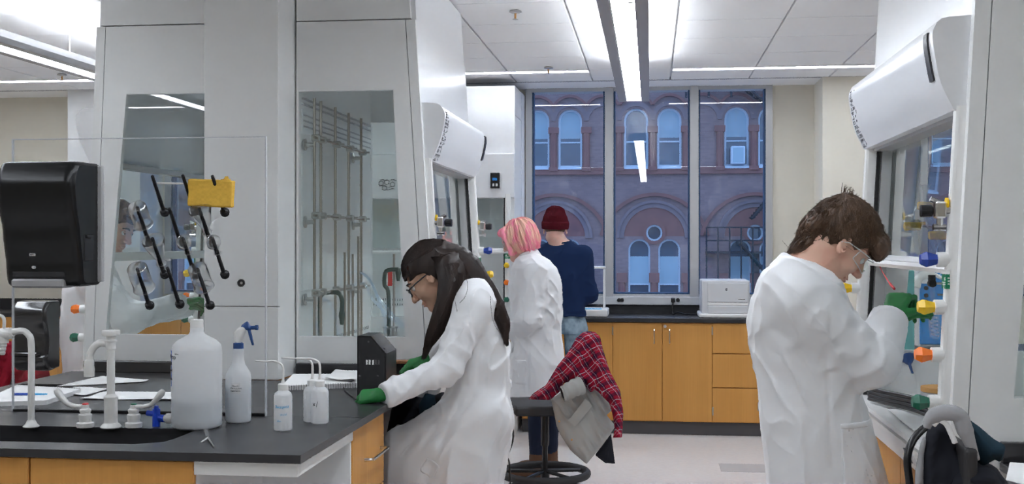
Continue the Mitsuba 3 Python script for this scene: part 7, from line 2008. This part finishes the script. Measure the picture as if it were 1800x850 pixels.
def hat(p):
    q = hdN.loc(p)
    d = ell_d(q, (-0.018, 0, 0.045), (0.116, 0.094, 0.100))
    d = smin(d, ell_d(q, (-0.030, 0, 0.125), (0.075, 0.065, 0.035)), 0.03)
    low = (np.interp(q[:, 0], [-0.12, 0.1], [-0.036, 0.025]) - q[:, 2])
    brim = np.maximum(ell_d(q, (-0.018, 0, 0.030), (0.123, 0.100, 0.12)), np.abs(low + 0.030) - 0.028)
    d = smin(smax(d, low, 0.006), brim, 0.006)
    ang = np.arctan2(q[:, 1], q[:, 0] + 0.02)
    return (d - 0.0016 * np.sin(ang * 70) + 0.004 * qn(q * 40, 3)) * hdN.s


bk = part(pn_, 'beanie', surface_nets(hat, hdN.o - 0.18, hdN.o + 0.19, 0.005), 'mat_beanie', True, 'maroon knitted beanie')
seg = lambda q: np.maximum(-0.055 - q[:, 2], q[:, 0] - 0.0)
hm, _ = hair_cap(hdN, [], seg, amp=0.002, r=(0.103, 0.083, 0.092), h=0.006)
part(pn_, 'hair', hm, 'mat_hair_brown', True)

# ---------------------------------------------------------------- the person at the left hood, mostly behind its glass
YL = 5.62
J = lambda px, py, dy=0.0: at(px, py, Y=YL + dy)
pl_ = person('person in a white lab coat seen through the left hood\'s glass')
root_skin[pl_] = 'pale'
a_ = math.radians(28)
hdL = Head(J(203, 398), (math.cos(a_), -0.15, -math.sin(a_)), (math.sin(a_), 0, math.cos(a_)), 1.04)
shN, elN, wrN = J(165, 495, -0.16), J(225, 560, -0.16), J(315, 535, -0.05)
shF, elF, wrF = J(165, 495, 0.17), J(230, 555, 0.20), J(325, 540, 0.12)
fx = J(160, 640)[0]; feet = [np.array([fx, YL - 0.085, 0]), np.array([fx - 0.03, YL + 0.09, 0])]
neckb = hdL.w((-0.03, 0, -0.055))
body = lambda p: smin(union(p, [('l', [Sec(470, 150, 190, 0.08, YL), Sec(490, 138, 200, 0.15, YL), Sec(540, 132, 200, 0.16, YL), Sec(620, 135, 200, 0.14, YL), Sec(680, 135, 200, 0.16, YL)]), ('c', neckb, J(172, 478), 0.056, 0.062), ('c', shN, elN, 0.048, 0.04), ('c', elN, wrN, 0.04, 0.03), ('c', shF, elF, 0.048, 0.04), ('c', elF, wrF, 0.04, 0.03)]
                          + [('c', (fx, f_[1], 0.88), f_ + [0, 0, 0.48], 0.085, 0.06) for f_ in feet] + [('c', f_ + [0, 0, 0.48], f_ + [0, 0, 0.08], 0.06, 0.044) for f_ in feet], 0.04), hdL.d(p), 0.02)
part(pl_, 'body', body_mesh(body, (J(90, 500)[0], YL - 0.36, 0.03), (J(345, 500)[0], YL + 0.36, hdL.o[2] + 0.2), hdL), 'mat_skin_pale', True)
add_face(pl_, hdL, 'mat_iris_brown', 'mat_hair_brown', 'mat_lip')
seg = lambda q: (np.interp(q[:, 0], [-0.12, -0.085, -0.03, 0.0, 0.03, 0.06, 0.10], [-0.065, -0.055, -0.005, 0.02, 0.010, 0.055, 0.06]) - q[:, 2])
hm, _ = hair_cap(hdL, [((0.06, 0, 0.09), (0.05, 0.065, 0.03))], seg, amp=0.008, seed=9, h=0.006)
part(pl_, 'hair', hm, 'mat_hair_brown', True)
coatL = [('l', [Sec(466, 152, 188, 0.09, YL), Sec(482, 136, 198, 0.15, YL), Sec(510, 126, 205, 0.195, YL), Sec(560, 120, 206, 0.19, YL), Sec(640, 122, 208, 0.18, YL), Sec(700, 120, 212, 0.19, YL), Sec(790, 116, 222, 0.21, YL)]), ('c', shN, elN, 0.080, 0.068, 0.04), ('c', elN, wrN, 0.068, 0.052, 0.025), ('c', shF, elF, 0.080, 0.068, 0.04), ('c', elF, wrF, 0.068, 0.052, 0.025)]
garment(pl_, 'lab_coat', coatL, 0.03, folds(31, [(shN, elN, wrN), (shF, elF, wrF)], amp=1.2), 0.011, 'mat_coat', None, 'white lab coat')
collar(pl_, J(176, 470), (0.9, 0, -0.3), (0.35, 0, 0.93), 0.064, 0.074, 0.03, 0.045)
for q_, e_ in ((wrN, elN), (wrF, elF)):
    t_ = (q_ - e_) / np.linalg.norm(q_ - e_)
    part(pl_, 'glove', prim_mesh(hand_prims(q_ + t_ * 0.02, t_, (0, 0, 1), (0, 1, 0), 0.98, (30, 40, 30)), 0.006, 0.012)[0], 'mat_glove', True)
tr = [('c', (fx, f_[1], 0.84), f_ + [0, 0, 0.48], 0.085, 0.07) for f_ in feet] + [('c', f_ + [0, 0, 0.48], f_ + [0, 0, 0.10], 0.07, 0.058) for f_ in feet]
garment(pl_, 'trousers', tr, 0.02, None, 0.012, 'mat_jeans_dark')
for f_ in feet: shoes(pl_, f_, (1, 0, 0), 'mat_rubber')
# ---------------------------------------------------------------- stools and the clothes hung on them
P('mat_stool', (0.022, 0.021, 0.022), 0.6, 0.4, bump=lambda p, n, uv: 0.0015 * pfbm(p.x * 60, p.y * 60, p.z * 60, 2), bscale=1.0)


def plaid_fn(p, n, uv):
    a = (p.x + 0.45 * p.y) * 0.80 + p.z * 0.60
    b = -(p.x - 0.30 * p.y) * 0.60 + p.z * 0.80 + 0.2 * p.y
    a = a + 0.008 * (pn(p.x * 14, p.z * 14, p.y * 14) - 0.5); b = b + 0.008 * (pn(p.x * 14 + 7, p.z * 14, p.y * 14) - 0.5)
    def band(t, w):
        q = t / w; return q - dr.floor(q)
    def stripe(q, c, w): return 1 - smoothstep(w * 0.7, w, dr.abs(q - c))
    qa, qb = band(a, 0.066), band(b, 0.075)
    col = mix((0.25, 0.008, 0.024), (0.20, 0.006, 0.020), pn(p.x * 50, p.z * 50, p.y * 50))
    dark = 0.62 * dr.maximum(stripe(qa, 0.5, 0.17), 0) + 0.62 * stripe(qb, 0.5, 0.15)
    col = mix(col, (0.020, 0.010, 0.028), dr.minimum(dark, 0.92))
    white = dr.maximum(stripe(qa, 0.14, 0.030), stripe(qb, 0.12, 0.028))
    white = dr.maximum(white, 0.7 * dr.maximum(stripe(qa, 0.5, 0.018), stripe(qb, 0.86, 0.02)))
    return mix(col, (0.50, 0.46, 0.52), 0.62 * white)


P('mat_plaid', proc(plaid_fn), 0.9, 0.1)
P('mat_grey_cloth', (0.36, 0.36, 0.345), 0.9, 0.1, bump=lambda p, n, uv: 0.002 * pfbm(p.x * 40, p.y * 40, p.z * 40, 3), bscale=1.0)
P('mat_dark_cloth', (0.012, 0.013, 0.018), 0.85, 0.2, bump=lambda p, n, uv: 0.003 * pfbm(p.x * 30, p.y * 30, p.z * 30, 3), bscale=1.0)
P('mat_navy_cloth', (0.012, 0.030, 0.045), 0.9, 0.2)
P('mat_heather', (0.30, 0.30, 0.31), 0.95, 0.1, bump=lambda p, n, uv: 0.002 * pfbm(p.x * 200, p.y * 200, p.z * 200, 2), bscale=1.0)
P('mat_red_cloth', (0.20, 0.010, 0.022), 0.9, 0.1, bump=lambda p, n, uv: 0.004 * pfbm(p.x * 25, p.y * 25, p.z * 14, 3), bscale=1.0)


def stool(label, x, y, seat_z=0.575, ring_z=0.157, back=None, turn=0.0, back_top=0.96, half=0.205):
    s = thing('lab_stool', label, 'stool')
    c, n_ = math.cos(turn), math.sin(turn)
    M = mat4((c, n_, 0), (-n_, c, 0), (0, 0, 1), (x, y, 0))
    part(s, 'seat', moved(rbx(-half, half, -half, half, seat_z - 0.058, seat_z, 0.020, 14), M), 'mat_stool', 40)
    part(s, 'seat_plate', moved(bx(-0.10, 0.10, -0.10, 0.10, seat_z - 0.075, seat_z - 0.059, 0.004), M), 'mat_black', False)
    part(s, 'post', [cyl((x, y, ring_z - 0.1), (x, y, seat_z - 0.06), 0.016, 14), cyl((x, y, ring_z + 0.16), (x, y, seat_z - 0.075), 0.024, 16), cyl((x, y, 0.03), (x, y, ring_z + 0.02), 0.026, 16)], 'mat_black')
    a = np.linspace(0, 2 * np.pi, 49)
    for nm, R, z, rr in (('foot_ring', 0.247, ring_z, 0.021), ('base_ring', 0.262, 0.032, 0.026)):
        m = tube([(x + R * math.cos(t), y + R * math.sin(t), z) for t in a], rr, 12, False)
        m.vertices[:, 2] = z + (m.vertices[:, 2] - z) * 1.1
        part(s, nm, m, 'mat_stool', True)
        for k in range(5):
            t = 2 * np.pi * k / 5 + 0.5
            part(s, 'spoke', tube([(x + 0.015 * math.cos(t), y + 0.015 * math.sin(t), z + 0.012), (x + R * math.cos(t), y + R * math.sin(t), z)], 0.011, 8), 'mat_black')
    if back:
        bxx, byy = back
        d = np.array([bxx, byy, 0.0])
        o = np.array([x, y, 0.0])
        part(s, 'back_support', tube(spline([o + d * 0.6 + [0, 0, seat_z - 0.068], o + d * 1.05 + [0, 0, seat_z - 0.06], o + d * 1.12 + [0, 0, seat_z + 0.08], o + d * 1.08 + [0, 0, back_top - 0.05]], 20), 0.014, 10), 'mat_black', True)
        l = np.array([-d[1], d[0], 0]) / np.linalg.norm(d)
        u = d / np.linalg.norm(d)
        pad_ = rbx(-0.012, 0.02, -0.15, 0.15, -0.15, 0.0, 0.012, 10)
        part(s, 'backrest', moved(pad_, mat4(u, l, (0, 0, 1), o + d * 1.0 + [0, 0, back_top])), 'mat_stool', 40)
    return s


def drape(outline, Y, thick, fold, step=0.011, back=0.02, dmax=0.06, off=None):
    """a hanging garment from its outline (pixels) at depth Y: real thickness, rounded edges and folds; off(x, z) moves it in depth"""
    W = np.array([at(a, b, Y=Y)[[0, 2]] for a, b in outline])
    pg = Polygon(W).buffer(0)
    ring_ = pg.exterior
    n = max(24, int(ring_.length / step))
    B = np.array([ring_.interpolate(t, normalized=True).coords[0] for t in np.linspace(0, 1, n, endpoint=False)])
    lo, hi = B.min(0), B.max(0)
    gx, gz = np.meshgrid(np.arange(lo[0], hi[0], step), np.arange(lo[1], hi[1], step * 0.9))
    gx = gx + (np.arange(gx.shape[0])[:, None] % 2) * step / 2
    G = np.stack([gx.ravel(), gz.ravel()], 1)
    import shapely
    pts_ = shapely.points(G)
    dist = shapely.distance(pts_, ring_)
    G, dist = G[shapely.contains(pg, pts_) & (dist > step * 0.6)], dist[shapely.contains(pg, pts_) & (dist > step * 0.6)]
    V2 = np.vstack([B, G]); D = np.r_[np.zeros(len(B)), dist]
    from scipy.spatial import Delaunay
    tri = Delaunay(V2).simplices
    cen = V2[tri].mean(1)
    tri = tri[shapely.contains(pg, shapely.points(cen))]
    a, b, c = (V2[tri[:, k]] for k in range(3))
    ar = (b[:, 0] - a[:, 0]) * (c[:, 1] - a[:, 1]) - (b[:, 1] - a[:, 1]) * (c[:, 0] - a[:, 0])
    tri = tri[np.abs(ar) > 1e-10]; ar = ar[np.abs(ar) > 1e-10]
    tri[ar < 0] = tri[ar < 0][:, ::-1]
    u = np.clip(D / dmax, 0, 1)
    t = thick * np.sqrt(np.maximum(0, 1 - (1 - u) ** 2))
    q = np.c_[V2[:, 0], np.zeros(len(V2)), V2[:, 1]]
    fo = fold(q) * np.clip(D / 0.02, 0.25, 1)
    o = off(V2[:, 0], V2[:, 1]) if off else 0.0
    front = np.c_[V2[:, 0], Y + o - 0.004 - t - fo, V2[:, 1]]
    bk = np.c_[V2[:, 0], Y + o + 0.004 + back * u, V2[:, 1]]
    nb_, nv = len(B), len(V2)
    i = np.arange(nb_); j = (i + 1) % nb_
    side = np.vstack([np.stack([i, i + nv, j], 1), np.stack([j, i + nv, j + nv], 1)])
    m = trimesh.Trimesh(np.vstack([front, bk]), np.vstack([tri, tri[:, ::-1] + nv, side]), process=False)
    m.fix_normals()
    return m


def fold_fn(seed, ang, freq=(9, 30), amp=0.03):
    c, s_ = math.cos(math.radians(ang)), math.sin(math.radians(ang))
    def f(q):
        a, b = q[:, 0] * c + q[:, 2] * s_, -q[:, 0] * s_ + q[:, 2] * c
        w = np.stack([a * freq[0], b * freq[1] , a * 0], 1)
        return amp * (qn(w + seed, seed) - 0.5) + amp * 0.5 * (ridge(qn(w * [1.5, 2.1, 1] + seed, seed + 3)) - 0.4)
    return f


YK = 6.6
so = at(958, 832, Y=YK)
stool('black lab stool with a plaid shirt and a grey jacket hung on its back', so[0], so[1], back=(0.235, 0.02), turn=0.25)
sc_ = at(1035, 640, Y=YK)
one('plaid_shirt', drape([(1036, 581), (1047, 583), (1055, 591), (1060, 614), (1072, 652), (1090, 686), (1096, 724), (1094, 765), (1078, 765), (1081, 751), (1078, 730), (1071, 707), (1055, 692), (1047, 684), (1038, 689), (1025, 674), (1008, 670), (992, 672), (984, 688), (967, 702), (929, 701), (937, 691), (960, 676), (980, 642), (997, 621), (1014, 592), (1026, 583)], YK - 0.24, 0.075,
    fold_fn(4, 62, (8, 26), 0.055), off=lambda x, z: -0.25 * np.clip((0.66 - z), 0, 1) - 0.1 * np.clip(z - 0.85, 0, 1)), 'mat_plaid', 'red plaid shirt draped over the black stool\'s back on top of a grey jacket', 'shirt', smooth=True)
jk_ = thing('grey_jacket', 'light grey cotton jacket hanging below the red plaid shirt on the black stool', 'jacket')
part(jk_, 'body', drape([(969, 701), (984, 690), (1000, 676), (1020, 672), (1040, 676), (1056, 690), (1071, 707), (1076, 720), (1066, 729), (1082, 748), (1059, 782), (1031, 815), (1004, 792), (988, 768), (979, 750)], YK - 0.20, 0.055, fold_fn(9, -60, (5, 22), 0.040)), 'mat_grey_cloth', True)
sl = [at(1022, 676, Y=YK - 0.31), at(1008, 682, Y=YK - 0.33), at(994, 690, Y=YK - 0.34), at(988, 692, Y=YK - 0.345)]
part(jk_, 'sleeve', tube(spline(sl, 14), np.linspace(0.052, 0.040, 14) + 0.004 * np.sin(np.arange(14) * 2.2), 18, False), 'mat_grey_cloth', True)
part(jk_, 'cuff_opening', lathe([(0, 0), (0.036, 0), (0.036, 0.004), (0, 0.004)], 18, sl[-1] + np.array([0.006, 0, 0.0]), sl[-1] - sl[-2]), 'mat_dark_cloth', label='dark sleeve opening')
pk_ = [at(*q_, Y=YK - 0.275) for q_ in ((1001, 738), (1011, 748), (1040, 713), (1029, 701))]
fl = extr(Polygon([(p_[0], p_[2]) for p_ in pk_]).buffer(0.003), 0.006)
part(jk_, 'pocket_flap', moved(fl, mat4((1, 0, 0), (0, 0, 1), (0, -1, 0), (0, YK - 0.272, 0))), 'mat_grey_cloth', False)
for px, py in ((983, 740), (1005, 772)):
    o = at(px, py, Y=YK - 0.26); part(jk_, 'button', lathe([(0, 0), (0.006, 0), (0.005, 0.003), (0, 0.003)], 10, (o[0], YK - 0.262, o[2]), (0, -1, 0)), 'mat_cork')
part(jk_, 'lining', drape([(1074, 762), (1078, 790), (1081, 814), (1064, 813), (1046, 799), (1058, 783)], YK - 0.16, 0.025, fold_fn(2, 80, (6, 18), 0.012)), 'mat_dark_cloth', True, label='dark navy lining')

so2 = at(850, 720, Y=YS + 0.02)
stool('black stool under the seated woman', at(818, 760, Y=YS)[0], YS, seat_z=0.655, ring_z=0.24, half=0.135)

# dark jackets on a stool back at the lower right
YJ = 2.93
c_ = at(1690, 760, Y=YJ)
stool('black stool at the lower right corner under the dark jackets', c_[0] - 0.26, YJ - 0.02, back=(0.235, 0.0), back_top=1.02)
bj = thing('black_jacket', 'black jacket hung over a stool at the lower right corner', 'jacket')
part(bj, 'body', drape([(1620, 900), (1622, 800), (1629, 760), (1637, 741), (1650, 735), (1662, 742), (1674, 765), (1684, 790), (1700, 800), (1725, 806), (1750, 820), (1772, 850), (1785, 900)], YJ - 0.07, 0.045, fold_fn(5, 75, (7, 26), 0.035)), 'mat_dark_cloth', True)
part(bj, 'edge_lining', drape([(1608, 900), (1609, 830), (1616, 790), (1624, 765), (1628, 770), (1623, 800), (1622, 900)], YJ - 0.08, 0.02, fold_fn(6, 80, (7, 20), 0.01)), 'mat_heather', True, label='pale grey edge')
part(bj, 'sleeve', drape([(1668, 900), (1672, 850), (1690, 815), (1715, 812), (1745, 824), (1762, 850), (1768, 900)], YJ - 0.12, 0.05, fold_fn(11, 15, (7, 22), 0.03)), 'mat_dark_cloth', True)
nj = thing('hooded_jacket', 'dark navy jacket with a grey hood edge lying over the black jacket', 'jacket')
part(nj, 'body', drape([(1684, 729), (1700, 734), (1722, 750), (1745, 770), (1767, 782), (1763, 800), (1758, 812), (1748, 806), (1728, 819), (1718, 810), (1704, 775), (1694, 752)], YJ - 0.10, 0.035, fold_fn(3, -40, (6, 20), 0.018)), 'mat_navy_cloth', True)
hood_px = [(1629, 752), (1634, 738), (1650, 727), (1672, 725), (1687, 732), (1695, 752), (1705, 778), (1717, 808)]
part(nj, 'hood_edge', tube(spline([at(a, b, Y=YJ - 0.15) for a, b in hood_px], 50), np.r_[np.linspace(0.008, 0.019, 12), np.full(26, 0.019), np.linspace(0.017, 0.008, 12)], 14), 'mat_heather', True, label='heather grey hood edge')
part(nj, 'hood_trim', tube(spline([at(a, b, Y=YJ - 0.155) for a, b in ((1640, 747), (1650, 738), (1663, 745), (1672, 762), (1679, 778))], 30), 0.0065, 10), 'mat_paper', True, label='white trim')
one('black_hose', tube(spline([at(1640, 742, Y=YJ + 0.10), at(1622, 754, Y=YJ + 0.06), at(1604, 775, Y=YJ + 0.02), at(1595, 806, Y=YJ), at(1599, 850, Y=YJ), at(1606, 930, Y=YJ), at(1612, 1100, Y=YJ), (at(1612, 1100, Y=YJ)[0] + .02, YJ, 0.012)], 60), 0.0095, 10), 'mat_black', 'thick black hose hanging down beside the dark jackets', 'hose', smooth=True)
# red jacket in the left aisle
YD = 5.35
stool('black stool in the left aisle under the red jacket', at(30, 640, Y=YD)[0] - 0.2, YD + 0.05, back=(0.22, 0.0), back_top=0.93)
one('red_jacket', drape([(-60, 606), (-25, 598), (8, 597), (40, 604), (70, 622), (84, 642), (91, 678), (96, 730), (80, 760), (-50, 760), (-66, 690)], YD - 0.04, 0.06, fold_fn(8, 78, (8, 24), 0.05)), 'mat_red_cloth', 'dark red jacket hung on a stool behind the small black dispenser', 'jacket', smooth=True)
one('power_cord', tube(spline([at(893, 640, Y=4.98), at(892, 690, Y=4.98), at(899, 740, Y=5.0), at(902, 770, Y=5.0), at(892, 800, Y=5.05), at(884, 812, Y=5.1), at(896, 820, Y=5.2), (at(896, 830, Y=5.2)[0], 5.2, 0.01)], 60), 0.004, 8), 'mat_black', 'thin black cord hanging beside the seated woman\'s back', 'cord', smooth=True)

# dark clothes bundled in the knee space in front of the seated woman
YB = 4.72
one('dark_jacket', drape([(676, 1010), (680, 760), (690, 712), (715, 694), (750, 700), (778, 688), (800, 700), (806, 1010)], YB, 0.07, fold_fn(14, 55, (8, 22), 0.05), dmax=0.08), 'mat_dark_cloth', 'dark jacket bundled in the knee space under the bench beside the seated woman', 'jacket', smooth=True)
one('teal_scarf', drape([(742, 760), (736, 712), (748, 690), (764, 694), (768, 720), (758, 770)], YB - 0.12, 0.03, fold_fn(15, 70, (8, 22), 0.02)), 'mat_navy_cloth', 'dark teal cloth over the dark jacket in the knee space', 'cloth', smooth=True)
